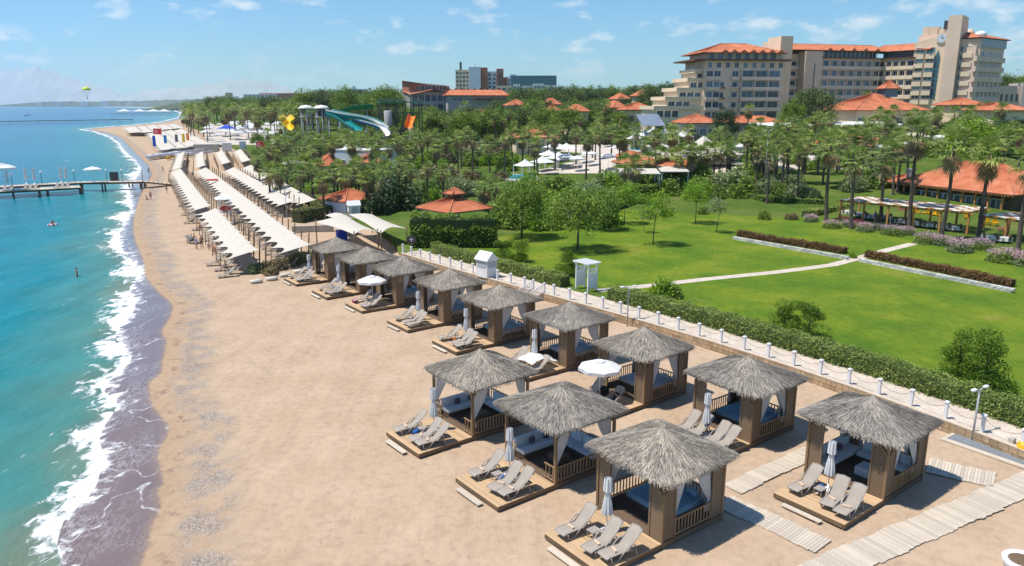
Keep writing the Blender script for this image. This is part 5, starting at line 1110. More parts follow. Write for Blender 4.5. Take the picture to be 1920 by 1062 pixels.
ch = MB(); ch.box((Lr*.2, 3.4, hh+1.0), (1.0, 1.0, 2.2)); ch.box((Lr*.2, 3.4, hh+2.2), (1.3, 1.3, .25)); ch.build('chimney', 'greywall', rt)
def pergola(label, a, b, depth, h, nx, ny):
    A, B = G(*a, .64)[:2], G(*b, .64)[:2]; L = np.linalg.norm(B-A); t = thing('pergola', label, 'pergola', (*A, .64), math.atan2(*(B-A)[::-1]), 'terrace pergolas')
    for i in range(nx//3+1):
        for y in (0, depth): MB().box((i*L/(nx//3), y, h/2), (.24, .24, h)).build('post', 'orangewood', t)
    for y in (0, depth/2, depth): MB().box((L/2, y, h+.1), (L+1.2, .16, .2)).build('beam', 'orangewood', t)
    for i in range(nx+1): MB().box((i*L/nx, depth/2, h+.27), (.1, depth+1.2, .14)).build('rafter', 'orangewood', t)
    cw, cd = L/nx, (depth+.8)/ny; cm = MB().box((0, 0, 0), (cw*.98, cd*.98, .03)).mesh('cloth_square', 'checkwhite'); wm = MB(); 
    for q in range(5): wm.box(((q-2)*cw/5, 0, 0), (cw/5*.72, cd, .04))
    wm = wm.mesh('slat_square', 'orangewood')
    for i in range(nx):
        for j in range(ny): link('cloth_square' if (i+j) % 2 == 0 else 'slat_square', cm if (i+j) % 2 == 0 else wm, t, ((i+.5)*cw, -.4+(j+.5)*cd, h+.38))
    return t
pergola('long terrace pergola with white and brown checkered roof behind the palms', (1574, 412), (1812, 440), 6.2, 2.75, 16, 6); pergola('right terrace pergola with checkered roof at the edge of the picture', (1836, 446), (1985, 470), 6.0, 2.75, 9, 6)
# terrace furniture
tb = thing('dining_table', 'x', 'table', group='dining tables on the terrace'); MB().box((0, 0, .74), (.95, .95, .04)).build('table_top', 'checkwhite', tb); c_ = MB()
for a in range(4): k, q = math.cos(a*PI/2), math.sin(a*PI/2); c_.box((k*.47, q*.47, .5), (.96 if q else .02, .96 if k else .02, .46))
c_.build('tablecloth_skirt', 'checkwhite', tb); MB().lathe([(.25, 0), (.05, .05), (.05, .5)], 8).build('pedestal', 'darkmetal', tb)
cr = thing('dining_chair', 'x', 'chair', group='wicker dining chairs on the terrace'); MB().box((0, 0, .45), (.48, .46, .08)).build('seat', 'darkwood', cr); MB().box((0, .22, .72), (.48, .05, .5)).build('backrest', 'darkwood', cr)
for a in (-1, 1):
    for b in (-1, 1): MB().box((a*.2, b*.18, .21), (.05, .05, .42)).build('leg', 'darkwood', cr)
ych = copy_tree(cr); ych['group'] = 'yellow cushioned chairs on the terrace'
for c_ in ych.children: c_.data = c_.data.copy(); c_.data.materials.clear(); c_.data.materials.append(MAT('yellowpaint'))
tl, cl2, yl = [], [], []
for (u, v) in [(1590,404),(1612,408),(1633,412),(1660,413),(1690,421),(1715,425),(1742,428),(1768,431),(1790,434),(1855,452),(1880,455)]:
    p = G(u, v, .64); tl.append(place(tb, p, .4, 'x'))
    for a in (0, 1, 2, 3): cl2.append(place(cr, (p[0]+.75*math.cos(a*PI/2+.3), p[1]+.75*math.sin(a*PI/2+.3), .64), a*PI/2+.3-PI/2, 'x'))
for (u, v) in [(1716,404),(1722,406),(1732,407),(1742,408),(1752,410),(1760,411),(1812,416),(1845,424),(1855,425),(1866,427)]: yl.append(place(ych, G(u, v, .64), u, 'x', 'yellow cushioned chairs on the terrace', 1.5))
relabel(tl, 'white-clothed dining table under the terrace pergola'); relabel(cl2, 'dark dining chair under the terrace pergola'); relabel(yl, 'yellow chair before the restaurant windows')
# ---- hotel
def facade_grid(t, x0, x1, y, z0, nfl, fh, nb, ww, wh, balcony=None, glass='windowglass', rz=0, frame=True):
    for f in range(nfl):
        for i in range(nb):
            window(t, (x0+(i+.5)*(x1-x0)/nb, y-.03, z0+f*fh+1.55), ww, wh, 0, glass, frame)
        if balcony: MB().box(((x0+x1)/2, y-balcony/2, z0+f*fh+.45), (x1-x0, balcony, 1.0)).build('balcony', 'balcony', t)
FH = 3.2; HB0 = 5.0
# stepped left block
A, L, rz = frame_px(1300, 1466, 246, 250); s1 = thing('stepped_hotel_block', 'beige stepped hotel block with terraces falling away to the left', 'hotel', (*A, 0), rz); px2x = lambda u: (u-1300)/166*L
ztop = zpx(1420, 113, 248); nfl = 9; 
lev = [(1232, 199), (1253, 181.5), (1274, 164.5), (1294, 146), (1307, 129)]
body = MB(); x5 = px2x(1318); body.box(((x5+L)/2, 9, ztop/2), (L-x5, 18, ztop)); body.build('main_wall', 'beigewall', s1)
for i, (u, v) in enumerate(lev):
    z = zpx(u, v, 246); xl = px2x(u); m = MB(); m.box(((xl+x5)/2, 8+i*.3, (z-1.1)/2), (x5-xl-.02, 15-i*.4, z-1.1)); m.build('terrace_wall', 'creamwall', s1)
    m = MB(); m.box(((xl+x5)/2-.3, 8+i*.3-7.9+i*.2, z-.55), (x5-xl+.9, .25, 1.15)); m.box((xl-.5, 8+i*.3, z-.55), (.25, 15.6-i*.4, 1.15)); m.build('terrace_parapet', 'creamwall', s1)
    for j in range(3): window(s1, (xl+1.5+j*2.5, 8+i*.3-(15-i*.4)/2-.04, z-2.5), 2.0, 2.1)
    m = MB()
    for j in range(5): m.box((xl-.02+.9, 2.5+j*2.4, z-2.5), (.06, 1.4, 1.9))
    m.build('side_glazing', 'windowglass', s1)
fx0 = px2x(1385); zb_ = [ztop-2.9-FH*k for k in range(1, 9)]
for k, z in enumerate(zb_):
    for i in range(3): window(s1, (fx0+(i+.5)*(L-1.2-fx0)/3, -.04, z+1.85), 3.6, 2.1); MB().box((fx0+i*(L-1.2-fx0)/3, -.5, z+1.7), (.22, 1.0, 2.9)).build('balcony_divider', 'balcony', s1)
    MB().box(((fx0+L-1.0)/2, -.55, z+.45), (L-1.0-fx0, 1.1, 1.1)).build('balcony', 'balcony', s1)
    for uu in (1327, 1341, 1374): window(s1, (px2x(uu), -.04, z+1.75), 2.1, 2.0); MB().box((px2x(uu), -.35, z+.5), (2.5, .7, 1.0)).build('balcony', 'balcony', s1)
    for i in range(2):
        if k > 0: window(s1, (px2x(1350)+i*px2x(1320)*1.2, -.04, z+1.7), 1.5, 1.6); a_ = MB(); a_.add([(px2x(1350)+i*px2x(1320)*1.2-1.2, -.9, z+.55), (px2x(1350)+i*px2x(1320)*1.2+1.2, -.9, z+.55), (px2x(1350)+i*px2x(1320)*1.2+1.2, .0, z+1.0), (px2x(1350)+i*px2x(1320)*1.2-1.2, .0, z+1.0)], [(0, 1, 2, 3)]); a_.build('awning_tile', 'rooftile', s1)
for i in range(9): window(s1, (px2x(1318)+(i+.5)*(L-px2x(1318))/9, -.04, ztop-1.6), 1.5, 1.7)
MB().box(((px2x(1298)+L)/2+.5, 8.5, ztop+.0), (L-px2x(1298)+2, 20, .45)).build('cornice', 'eave', s1)
zt2 = zpx(1420, 99, 248); MB().box(((px2x(1322)+L)/2, 9.5, (ztop+zt2)/2), (L-px2x(1322)-1, 16, zt2-ztop)).build('top_storey', 'beigewall', s1)
for i in range(8): window(s1, (px2x(1324)+(i+.5)*(L-2-px2x(1324))/8, 1.46, (ztop+zt2)/2+.1), 1.7, 1.8)
hip_roof(s1, 'roof', px2x(1318), L-1, .6, 18, zt2, 3.4, .1, .6, over=1.2)
for i in range(7):
    xc = px2x(1345)+i*(L-px2x(1345))/7+1.2; MB().add([(xc-1.4, -.75, zt2-.05), (xc+1.4, -.75, zt2-.05), (xc, -.75, zt2+.95), (xc, 1.8, zt2+.95)], [(0, 1, 2), (0, 2, 3), (2, 1, 3)]).build('dormer', 'rooftile', s1)
MB().box((px2x(1476), 8, (zt2+5.5)/2), (4.2, 9, zt2+5.5)).build('stair_tower', 'creamwall', s1)
# middle wing
A, L, rz = frame_px(1532, 1642, 262, 268); w2 = thing('middle_hotel_wing', 'long middle hotel wing with rows of windows and orange roof', 'hotel', (*A, 0), rz); zt = zpx(1590, 110, 265)
MB().box((L/2, 8, zt/2), (L, 16, zt)).build('wall', 'pinkwall', w2)
for k in range(6):
    z = zt-FH*(k+1)-.3
    for i in range(7): window(w2, ((i+.5)*L/7+.2, -.04, z+1.8), 2.1, 1.75); MB().box(((i+.5)*L/7-1.0, -.25, z+1.75), (.22, .5, 1.75)).build('fin', 'balcony', w2)
    MB().box((L/2, -.35, z+.35), (L, .7, 1.15)).build('balcony_band', 'balcony', w2)
MB().box((L/2-.5, 8.6, zt+1.2), (L-1, 14.6, 2.4)).build('top_glazing', 'windowglass', w2); MB().box((L/2, 7.4, zt+.12), (L+1, 17, .24)).build('cornice', 'eave', w2)
for i in range(14): MB().box((i*L/13.4, 1.2, zt+1.2), (.18, .2, 2.2)).build('mullion', 'whitepaint', w2)
hip_roof(w2, 'roof', -13, L+4, .4, 16, zt+2.5, 2.5, .9, .6, over=.7)
for i in range(5): xc = (i+.6)*L/5; MB().add([(xc-1.3, -.5, zt+2.4), (xc+1.3, -.5, zt+2.4), (xc, -.5, zt+3.4), (xc, 2, zt+3.4)], [(0, 1, 2), (0, 2, 3), (2, 1, 3)]).build('dormer', 'rooftile', w2)
zl = zpx(1515, 97, 262); MB().box((-3.4, 6, zl/2), (6.6, 14, zl)).build('blank_stair_wall', 'beigewall', w2); MB().box((-3.0, -1.02, zl*.72), (.35, .06, 12)).build('slit_window', 'windowglass', w2)
MB().box((-10.2, 8, zl*.49), (7, 10, zl*.98)).build('link_wall', 'creamwall', w2)
for k in range(6):
    window(w2, (-11.4, 2.96, zt-FH*(k+1)+1.4), 1.8, 1.5); window(w2, (-8.4, 2.96, zt-FH*(k+1)+1.4), 1.8, 1.5); MB().box((-10.1, 2.6, zt-FH*(k+1)), (6.4, .8, 1.1)).build('balcony_band', 'balcony', w2)
MB().box((-12.4, 9, zpx(1470, 77, 262)/2), (5.5, 6, zpx(1470, 77, 262))).build('roof_plant', 'beigewall', w2)
# angled wing
A, L, rz = frame_px(1641, 1706, 270, 260); w3 = thing('angled_hotel_wing', 'sunlit angled hotel wing between the middle wing and the tower', 'hotel', (*A, 0), rz)
MB().box((L/2, 7, zt/2), (L, 14, zt)).build('wall', 'creamwall', w3)
for k in range(6):
    z = zt-FH*(k+1)-.3
    for i in range(5): window(w3, ((i+.5)*L/5, -.04, z+1.75), 2.0, 1.6); MB().box(((i+.5)*L/5-1.4, -.35, z+1.75), (.3, .7, 1.75)).build('fin', 'creamwall', w3); MB().box(((i+.5)*L/5+.1, -.4, z+.35), (2.4, .8, 1.15)).build('balcony', 'creamwall', w3)
MB().box((L/2, 7.5, zt+1.2), (L-.6, 12.6, 2.4)).build('top_glazing', 'windowglass', w3); MB().box((L/2, 6.6, zt+.12), (L+.6, 15.6, .24)).build('cornice', 'eave', w3); hip_roof(w3, 'roof', -4, L+4, .6, 14, zt+2.5, 2.5, .9, .6, over=.5)
# tower block
A, L, rz = frame_px(1702, 1822, 261, 249); tw_ = thing('hotel_tower', 'beige hotel tower with tall blade wall and pointed window', 'hotel', (*A, 0), rz); X = lambda u: (u-1702)/120*L; Z = lambda v: zpx(1750, v, 252)
MB().add([(0, 0, 0), (X(1762), 0, 0), (X(1762), 0, Z(58)), (X(1750), 0, Z(64)), (0, 0, Z(76)), (0, 12, 0), (X(1762), 12, 0), (X(1762), 12, Z(58)), (X(1750), 12, Z(64)), (0, 12, Z(76))], [(0, 1, 2, 3, 4), (9, 8, 7, 6, 5), (0, 4, 9, 5), (4, 3, 8, 9), (3, 2, 7, 8), (1, 6, 7, 2)]).build('left_wall', 'creamwall', tw_)
MB().box((X(1773), 4.5, Z(28)/2), (X(1786)-X(1761), 11, Z(28))).build('blade_wall', 'beigewall', tw_); MB().box((X(1756), 3, Z(44)), (1.6, 4, 2.6)).build('bell_opening', 'darkmetal', tw_)
MB().box((X(1804), 7.5, Z(73)/2), (X(1822)-X(1786), 12, Z(73))).build('right_wall', 'beigewall', tw_)
for k in range(6):
    z = Z(92+17.6*k)
    for u in (1714, 1734): MB().box((X(u), -.55, z-2.0), (2.7, 1.1, 1.5)).build('bay', 'creamwall', tw_); window(tw_, (X(u), -.04, z), 2.5, 1.7, glass='tealglass')
    MB().box((X(1801), .95, z-2.0), (2.9, 1.1, 1.5)).build('bay', 'creamwall', tw_); window(tw_, (X(1801), 1.46, z), 2.7, 1.7, glass='tealglass'); window(tw_, (X(1791), 1.46, z), 1.2, 1.7)
pw_ = MB(); zb0, zt0 = Z(185), Z(106); pw_.add([(X(1741), -.12, zb0), (X(1752), -.12, zb0), (X(1753), -.12, zt0), (X(1748), -.12, zt0+2.4), (X(1743), -.12, zt0)], [(0, 1, 2, 3, 4)]); po = pw_.build('pointed_window', 'tealglass', tw_)
for k in range(9): MB().box((X(1747.5), -.16, zb0+k*(zt0-zb0)/9), (X(1753)-X(1742), .06, .12)).build('glazing_bar', 'darkmetal', po)
cv = MB(); cv.tube([(X(1752), -.05, Z(70)), (X(1752), -.35, Z(70))], 1.7, 20); ck = cv.build('clock_rim', 'creamwall', tw_); cv = MB(); cv.tube([(X(1752), -.36, Z(70)), (X(1752), -.42, Z(70))], 1.4, 20); cv.build('clock_face', 'palewall', ck); MB().box((X(1752)+.3, -.45, Z(70)), (.8, .03, .16)).build('clock_hand', 'darkmetal', ck); MB().box((X(1752), -.45, Z(70)+.35), (.16, .03, .9)).build('clock_hand', 'darkmetal', ck)
for u, v, w in ((1714, 44, 2.2), (1727, 44, 3.4), (1741, 49, 2.2)): MB().box((X(u), 7, Z(v)-5), (w, 3, 10)).build('roof_stack', 'beigewall', tw_)
MB().box((X(1724), 8, Z(60)-4), (X(1748)-X(1702), 6, 8)).build('roof_plant', 'pinkwall', tw_)
A2, L2, rz2 = frame_px(1816, 1868, 250, 262); t2 = thing('curved_hotel_end', 'right hotel block with ribbon windows and round chimneys', 'hotel', (*A2, 0), rz2); zt3 = zpx(1840, 92, 260)
MB().box((L2/2, 7, zt3/2), (L2, 14, zt3)).build('wall', 'pinkwall', t2)
for k in range(5):
    z = zt3-FH*k-2.2; MB().box((L2/2, -.25, z-1.5), (L2+.5, .9, 1.6)).build('parapet_band', 'pinkwall', t2)
    for i in range(6): window(t2, ((i+.5)*L2*.9/6+.3, -.04, z+.2), 1.25, 1.5)
MB().box((L2*.55, 6, zt3+1.4), (L2*.9, 13, 2.8)).build('top_glazing', 'windowglass', t2); hip_roof(t2, 'roof', .5, L2+.8, -.4, 13, zt3+2.9, 2.2, .3, .6, over=.6)
for u, v, r in ((1848, 44, 1.0), (1859, 56, 1.1), (1858, 66, 2.6)): MB().lathe([(r, 0), (r, zpx(u, v, 266)-zt3), (r*.8, zpx(u, v, 266)-zt3+.3)], 14, (L2*(u-1816)/52, 10, zt3)).build('chimney', 'beigewall', t2)
MB().ball((X(1815), 6, Z(64)), (1.8, 1.8, 1.2), 12, 7).build('satellite_dish', 'whitepaint', tw_)
an = frame_px(1868, 1960, 262, 258); a3 = thing('hotel_annex', 'low grey-pink hotel annex at the right edge', 'building', (*an[0], 0), an[2]); za = zpx(1890, 161, 260); MB().box((an[1]/2, 8, za/2), (an[1], 16, za)).build('wall', 'pinkwall', a3)
for i in range(9): window(a3, (1.2+i*an[1]/9.5, -.04, zpx(1890, 184, 260)), .7, 2.4, frame=False)
MB().box((an[1]*.75, 6, za*.52), (an[1]*.55, 14.5, za*1.04)).build('tall_part', 'greywall', a3)
# ---- roofs before the hotel
def house(label, uL, uR, vE, D, depth, rise, wall='creamwall', dark=True, name='tiled_house', DR_=None, ridge=.1, cat='building', group=None, step=.45):
    A, L, rz = frame_px(uL, uR, D, DR_ or D+2); p = A+.5*L*np.array([math.cos(rz), math.sin(rz)]); z0 = float(T(*p)); ze = zpx((uL+uR)/2, vE, D)-z0; ze = max(ze, 2.2); t = thing(name, label, cat, (*A, z0), rz, group)
    MB().box((L/2, depth/2, ze/2-1), (L*.94, depth*.94, ze+2)).build('wall', wall, t); n = max(2, int(L/3))
    for i in range(n): window(t, ((i+.5)*L*.94/n+L*.03, depth*.03-.04, ze*.55), min(2.0, L/n*.7), min(1.8, ze*.5))
    hip_roof(t, 'roof', 0, L, 0, depth, ze, rise, ridge, step, over=.6); return t
hh_ = house('orange-roofed hall with a small roof turret before the hotel tower', 1606, 1742, 207, 226, 22, 5.0, ridge=0); Lh = frame_px(1606, 1742, 226, 228)[1]; zz_ = max(zpx(1674, 207, 226)-hh_.location.z, 2.2)
MB().box((Lh*.68, 10, zz_+5.2), (4.0, 4.0, 2.6)).build('turret', 'windowglass', hh_); hip_roof(hh_, 'turret_roof', Lh*.68-2.1, Lh*.68+2.1, 7.9, 12.1, zz_+6.4, 2.4, 0, .45, over=.5)
house('orange-roofed low building left of the hotel base', 1292, 1350, 231, 215, 10, 2.4, 'greywall'); house('long low orange roof under the stepped hotel block', 1372, 1475, 231, 222, 10, 2.0, 'greywall')
house('broad orange roof behind the tall restaurant palms', 1588, 1712, 277, 182, 16, 2.4, 'greywall'); house('small orange roof at the right edge below the annex', 1866, 1940, 207, 205, 12, 2.0); house('small orange roof beside the annex wall', 1800, 1850, 197, 225, 10, 2.0)
house('left orange roof of the pool bar', 1190, 1250, 309, 158, 9, 1.8, 'orangewood'); house('right orange roof of the pool bar', 1252, 1322, 312, 152, 8, 1.6, 'orangewood'); house('orange roof behind the white pool pavilions', 966, 1046, 258, 235, 12, 2.2); house('small orange cottage roof above the pool', 1188, 1212, 297, 175, 6, 1.4)
house('orange roof beside the white block in the palm grove', 592, 640, 311, 172, 9, 2.2); house('orange roof right of the white block in the palm grove', 672, 716, 306, 185, 8, 1.8)
for i, (a, b, v, D, w) in enumerate([(1030,1052,196,330,'far cottage with red roof at the left of the wood'),(1028,1050,208,300,'cottage with red roof among the wood, left'),(1075,1105,209,290,'cottage with pale red roof among the wood, middle'),(1150,1175,202,300,'cottage with long red roof left of the big red one'),(1176,1228,206,280,'big cottage with bright red roof left of the stepped hotel'),(1203,1228,180,330,'small red roof high in the wood'),(1225,1247,186,320,'small red roof beside the stepped hotel'),(955,990,198,330,'red cottage roof below the glass office block'),(880,935,218,300,'long red roof behind the palm grove'),(1160,1182,186,360,'tiny red roof in the middle of the wood')]): house(w, a, b, v, D, 10, 2.6, group='red-roofed cottages in the wood', name='cottage')
# white block in the grove
A, L, rz = frame_px(622, 702, 195, 190); wb = thing('white_block', 'white flat building with pale blue side among the palms', 'building', (*A, .62), rz); zq = zpx(660, 283, 192)-.62; MB().box((L/2, 5, zq/2), (L, 10, zq)).build('wall', 'palewall', wb); MB().box((L/2, 5, zq+.1), (L+.3, 10.3, .25)).build('coping', 'whitewall', wb)
MB().add([(-.03, 0, zq*.5), (-.03, 10, zq*.5), (-.03, 5, zq+1.2), (2.8, 0, zq), (2.8, 10, zq), (2.8, 5, zq+1.2)], [(0, 2, 1), (0, 3, 5, 2), (1, 2, 5, 4), (3, 4, 5)]).build('gable', 'whitewall', wb)
for i in range(4): window(wb, (L*.2+i*L*.2, -.04, zq*.5), 1.4, 1.2)
# white canopies, tents
def flat_canopy(label, uL, uR, v, D, depth, mat='whitewall', h=None, name='white_canopy', slope=.6, group='white canopies by the pools'):
    A, L, rz = frame_px(uL, uR, D, D); z0 = float(T(*A)); ze = max(zpx((uL+uR)/2, v, D)-z0, 2.4); t = thing(name, label, 'canopy', (*A, z0), rz, group)
    MB().add([(0, 0, ze), (L, 0, ze), (L, depth, ze+slope), (0, depth, ze+slope), (0, 0, ze-.15), (L, 0, ze-.15), (L, depth, ze+slope-.15), (0, depth, ze+slope-.15)], [(0, 1, 2, 3), (7, 6, 5, 4), (0, 4, 5, 1), (1, 5, 6, 2), (2, 6, 7, 3), (3, 7, 4, 0)]).build('top', mat, t); n = max(2, int(L/5)+1)
    for i in range(n):
        for y in (.3, depth-.3): MB().box((.2+i*(L-.4)/(n-1), y, ze/2-.08), (.16, .16, ze-.1)).build('post', 'whitepaint', t)
flat_canopy('long white flat awning before the hotel terraces, left', 1425, 1540, 236, 205, 9); flat_canopy('long white flat awning before the hotel terraces, right', 1560, 1700, 234, 207, 9); flat_canopy('beige awning of the pool bar', 1168, 1245, 326, 143, 5, 'sailcloth'); flat_canopy('second beige awning of the pool bar', 1246, 1300, 322, 146, 5, 'sailcloth')
flat_canopy('slanted grey solar panel roof left of the stepped hotel', 1206, 1250, 236, 212, 12, 'solar', name='solar_roof', slope=3.0, group=None)
def tent(label, u, v, D, w, mat='whitewall', hgt=2.3, rise=1.6, group='white pool pavilions', name='white_pavilion'):
    a = AT(u, v, D); z0 = float(T(a[0], a[1])); t = thing(name, label, 'pavilion', (a[0], a[1], z0), .4+u, group); n = 4; r = w/1.41; m = MB()
    prof = [(1.0, hgt), (.55, hgt+rise*.32), (.22, hgt+rise*.66), (.02, hgt+rise)]
    m.ring([[(q*r*math.cos(PI/4+j*PI/2), q*r*math.sin(PI/4+j*PI/2), z) for j in range(4)] for q, z in prof], smooth=False, cap=False); m.build('roof', mat, t)
    for j in range(4): MB().box((.95*r*math.cos(PI/4+j*PI/2), .95*r*math.sin(PI/4+j*PI/2), hgt/2), (.12, .12, hgt)).build('post', 'whitepaint', t)
    return t
TL = [tent('x', u, v, D, w) for u, v, D, w in [(1032,276,205,5.5),(1048,283,195,5.5),(1066,288,190,5.5),(1042,266,225,6),(1062,272,215,6),(1190,270,215,4.5),(1208,268,220,4.5),(1225,266,225,4.5),(1245,268,220,4.5),(1262,266,222,4.5),(1018,290,190,5),(1280,272,212,4.5),(985,300,185,4.5)]]; relabel(TL, 'white pointed pavilion by the hotel pools')
tent('large white tent roof right of the pool pavilions', 1318, 290, 175, 13, 'sailcloth', 2.5, 4.0, None, 'large_tent')
UP = open_parasol(); UP['group'] = 'white parasols round the pools'; UL = []
g_ = np.random.default_rng(15)
for i in range(80): u, v = g_.uniform(388, 525), g_.uniform(236, 268); a = G(u, v, .62); UL.append(place(UP, (a[0], a[1], .62), g_.uniform(0, 3), 'x', 'white parasols of the far pool area', g_.uniform(1.5, 2.3)))
relabel(UL, 'white parasol of the far pool area behind the beach canopies'); UL = []
for u, v in [(1140,318),(1060,318),(1082,322),(1105,312),(1160,300),(1240,300),(1300,302),(1345,300),(1385,300),(1420,302),(1680,300),(1700,296),(1655,300),(1760,282),(1870,270),(600,330),(612,322),(560,328),(545,330)]: a = GT(u, v); UL.append(place(UP, a, u, 'x', 'white parasols in the hotel gardens', 1.5))
relabel(UL, 'white parasol in the hotel gardens')
# pools
plain('x0', (1,1,1)); plain('poolwater', (.05, .42, .60), .08, .08, .5, .5); plain('pooldeck', (.62, .56, .48), .85, .08); plain('solar', (.22, .25, .29), .3, .2, .6)
def pool(label, px, z):
    P = [GT(*q) for q in px]; zt = max(p[2] for p in P); c = sum(P)/len(P); t = thing('swimming_pool', label, 'pool', (c[0], c[1], zt), 0, 'hotel swimming pools'); MB().prism([((p-c)*1.22)[:2] for p in P][::-1], -.3, .12).build('pool_deck', 'pooldeck', t); MB().prism([((p-c)*.98)[:2] for p in P][::-1], .1, .14).build('water', 'poolwater', t)
pool('small turquoise pool left of the ragged palm', [(940,338),(1010,345),(1000,330),(950,329)], 0); pool('turquoise pool between the white pavilions and the pool bar', [(1178,292),(1232,292),(1226,278),(1186,278)], 0); pool('long pool behind the pool bar palms', [(1320,312),(1420,312),(1410,302),(1330,302)], 0)
plain('drythatch', (.28,.25,.2), .95, .2); plain('foamwhite', (.85,.87,.88), .9, .05); plain('parasailcloth', (.62,.70,.03), .6, .1); plain('creamshell', (.72,.68,.58), .6, .1)
# ================================================================ far buildings
def tower(label, parts, D, name='distant_tower', cat='building', rows=0):
    u0, u1 = parts[0][0], parts[0][1]; A, L0, rz = frame_px(u0, u1, D, D); t = thing(name, label, cat, (*A, 0), rz)
    for (a, b, v, mat, dy, dep, nr, nc) in parts:
        x0 = AT(a, 197, D)[0]-A[0]; x1 = AT(b, 197, D)[0]-A[0]; z = zpx(a, v, D); MB().box(((x0+x1)/2, dy+dep/2, z/2), (x1-x0, dep, z)).build('wall', mat, t)
        for r in range(nr):
            for c in range(nc): window(t, (x0+(c+.5)*(x1-x0)/nc, dy-.05, z-2.6-r*3.3), (x1-x0)/nc*.62, 1.7, frame=False)
    return t
tower('tall hotel tower with tan, white and brick-red slabs on the skyline', [(855,880,131,'creamwall',0,12,6,4),(880,902,126,'palewall',-2,14,0,0),(902,914,127,'brickred',-1,14,0,0),(914,931,134,'palewall',3,10,5,2),(931,944,129,'brickred',1,10,5,1),(944,951,146,'brickred',2,10,0,0),(862,866,116,'darkmetal',5,2,0,0),(889,892,119,'whitewall',5,2,0,0),(946,958,144,'whitewall',4,10,4,2)], 640)
tower('teal glass office block on the skyline', [(958,1043,142,'tealglass',0,30,0,0),(956,968,139,'whitewall',8,6,0,0)], 700, 'glass_office'); tower('row of small white blocks below the teal glass office', [(962,975,158,'whitewall',0,8,2,2),(978,1000,161,'palewall',0,8,2,4),(1000,1020,157,'whitewall',0,8,2,4),(1022,1043,160,'whitewall',0,8,2,4),(930,960,161,'pinkwall',0,8,1,3),(1045,1090,168,'whitewall',0,8,1,6)], 600, 'white_blocks')
tower('pale hotel on the skyline above the waterpark', [(638,652,170,'whitewall',0,12,4,3),(652,688,167,'palewall',2,12,4,6),(688,702,176,'palewall',3,12,2,3)], 900, 'distant_hotel'); tower('long low hotel with red roof line on the left skyline', [(458,520,177,'palewall',0,20,4,8),(520,560,176,'brickred',0,20,3,6),(487,560,175,'rooftile',2,18,0,0)], 1300, 'distant_hotel'); tower('reddish stepped hotel on the far left skyline', [(405,416,186,'pinkwall',0,20,2,2),(416,424,180,'pinkwall',0,20,3,2),(424,431,174,'pinkwall',0,20,4,2)], 1500, 'distant_hotel')
tower('low white hotel between the skyline hotels on the left', [(428,452,184,'palewall',0,20,2,5),(440,446,181,'whitewall',1,10,0,0)], 1600, 'distant_hotel')
g_ = np.random.default_rng(3)
for i, u in enumerate((70, 98, 122, 150, 186, 215, 236, 262, 300, 335, 356, 378)):
    w = g_.uniform(8, 20); tower('tiny pale building on the far coast, %s from the left' % ('first' if i == 0 else ORD[i]), [(u, u+w, g_.uniform(190.5, 193.5), ('whitewall', 'palewall', 'pinkwall')[i % 3], 0, 30, 0, 0)], 8700, 'far_building')
# conference hall with swept roof
A, L, rz = frame_px(770, 846, 420, 428); ha = thing('swept_roof_hall', 'red-roofed hall with a swept upturned roof and dark glass front', 'building', (*A, 0), rz); zz = lambda v: zpx(800, v, 424)
MB().box((L/2, 12, zz(172)/2), (L, 22, zz(172))).build('lower_wall', 'greywall', ha); roof = MB(); roof_tiles(roof, (-1, -2, zz(178)), (L*.55, -2, zz(168)), (L*.55, 14, zz(166)), (-1, 14, zz(170)), .8); roof_tiles(roof, (L*.55, -2, zz(168)), (L+2, -2, zz(178)), (L+2, 14, zz(172)), (L*.55, 14, zz(166)), .8); roof.build('gable_roof', 'rooftile', ha)
MB().add([(0, 3, zz(178)), (L, 3, zz(178)), (L, 3, zz(162)), (0, 3, zz(155)), (0, 20, zz(178)), (L, 20, zz(178)), (L, 20, zz(160)), (0, 20, zz(150))], [(0, 1, 2, 3), (1, 5, 6, 2), (5, 4, 7, 6), (4, 0, 3, 7)]).build('upper_wall', 'brickred', ha); r2 = MB(); roof_tiles(r2, (-1.5, 1.5, zz(153)), (L+1, 1.5, zz(161.5)), (L+1, 21, zz(159)), (-1.5, 21, zz(149)), .8); r2.build('swept_roof', 'rooftile', ha)
for i in range(8): window(ha, (L*.25+i*L*.09, 2.95, zz(165)), 1.8, 2.2)
for i in range(6):
    for k in range(3): window(ha, (L*.12+i*L*.155, .95, zz(184)-k*5.2), L*.13, 3.8)
A, L, rz = frame_px(838, 952, 400, 405); lh = thing('long_red_hall', 'long hall with orange tiled roof right of the swept-roof hall', 'building', (*A, 0), rz); z1 = zpx(890, 179, 402); MB().box((L/2, 9, z1/2), (L*.96, 17, z1)).build('wall', 'greywall', lh); hip_roof(lh, 'roof', 0, L, 0, 18, z1, 3.0, .8, .7, over=1.0); MB().box((L*.7, -1.5, zpx(890, 185, 402)), (L*.56, 4, .3)).build('lower_roof', 'rooftile', lh)
for i in range(12): window(lh, (L*.06+i*L*.08, .3, z1-1.9), L*.06, 1.8)
for i in range(9): MB().box(((i+.6)*L/9.5, 9, z1+3.2), (.9, .9, .9)).build('roof_vent', 'eave', lh)
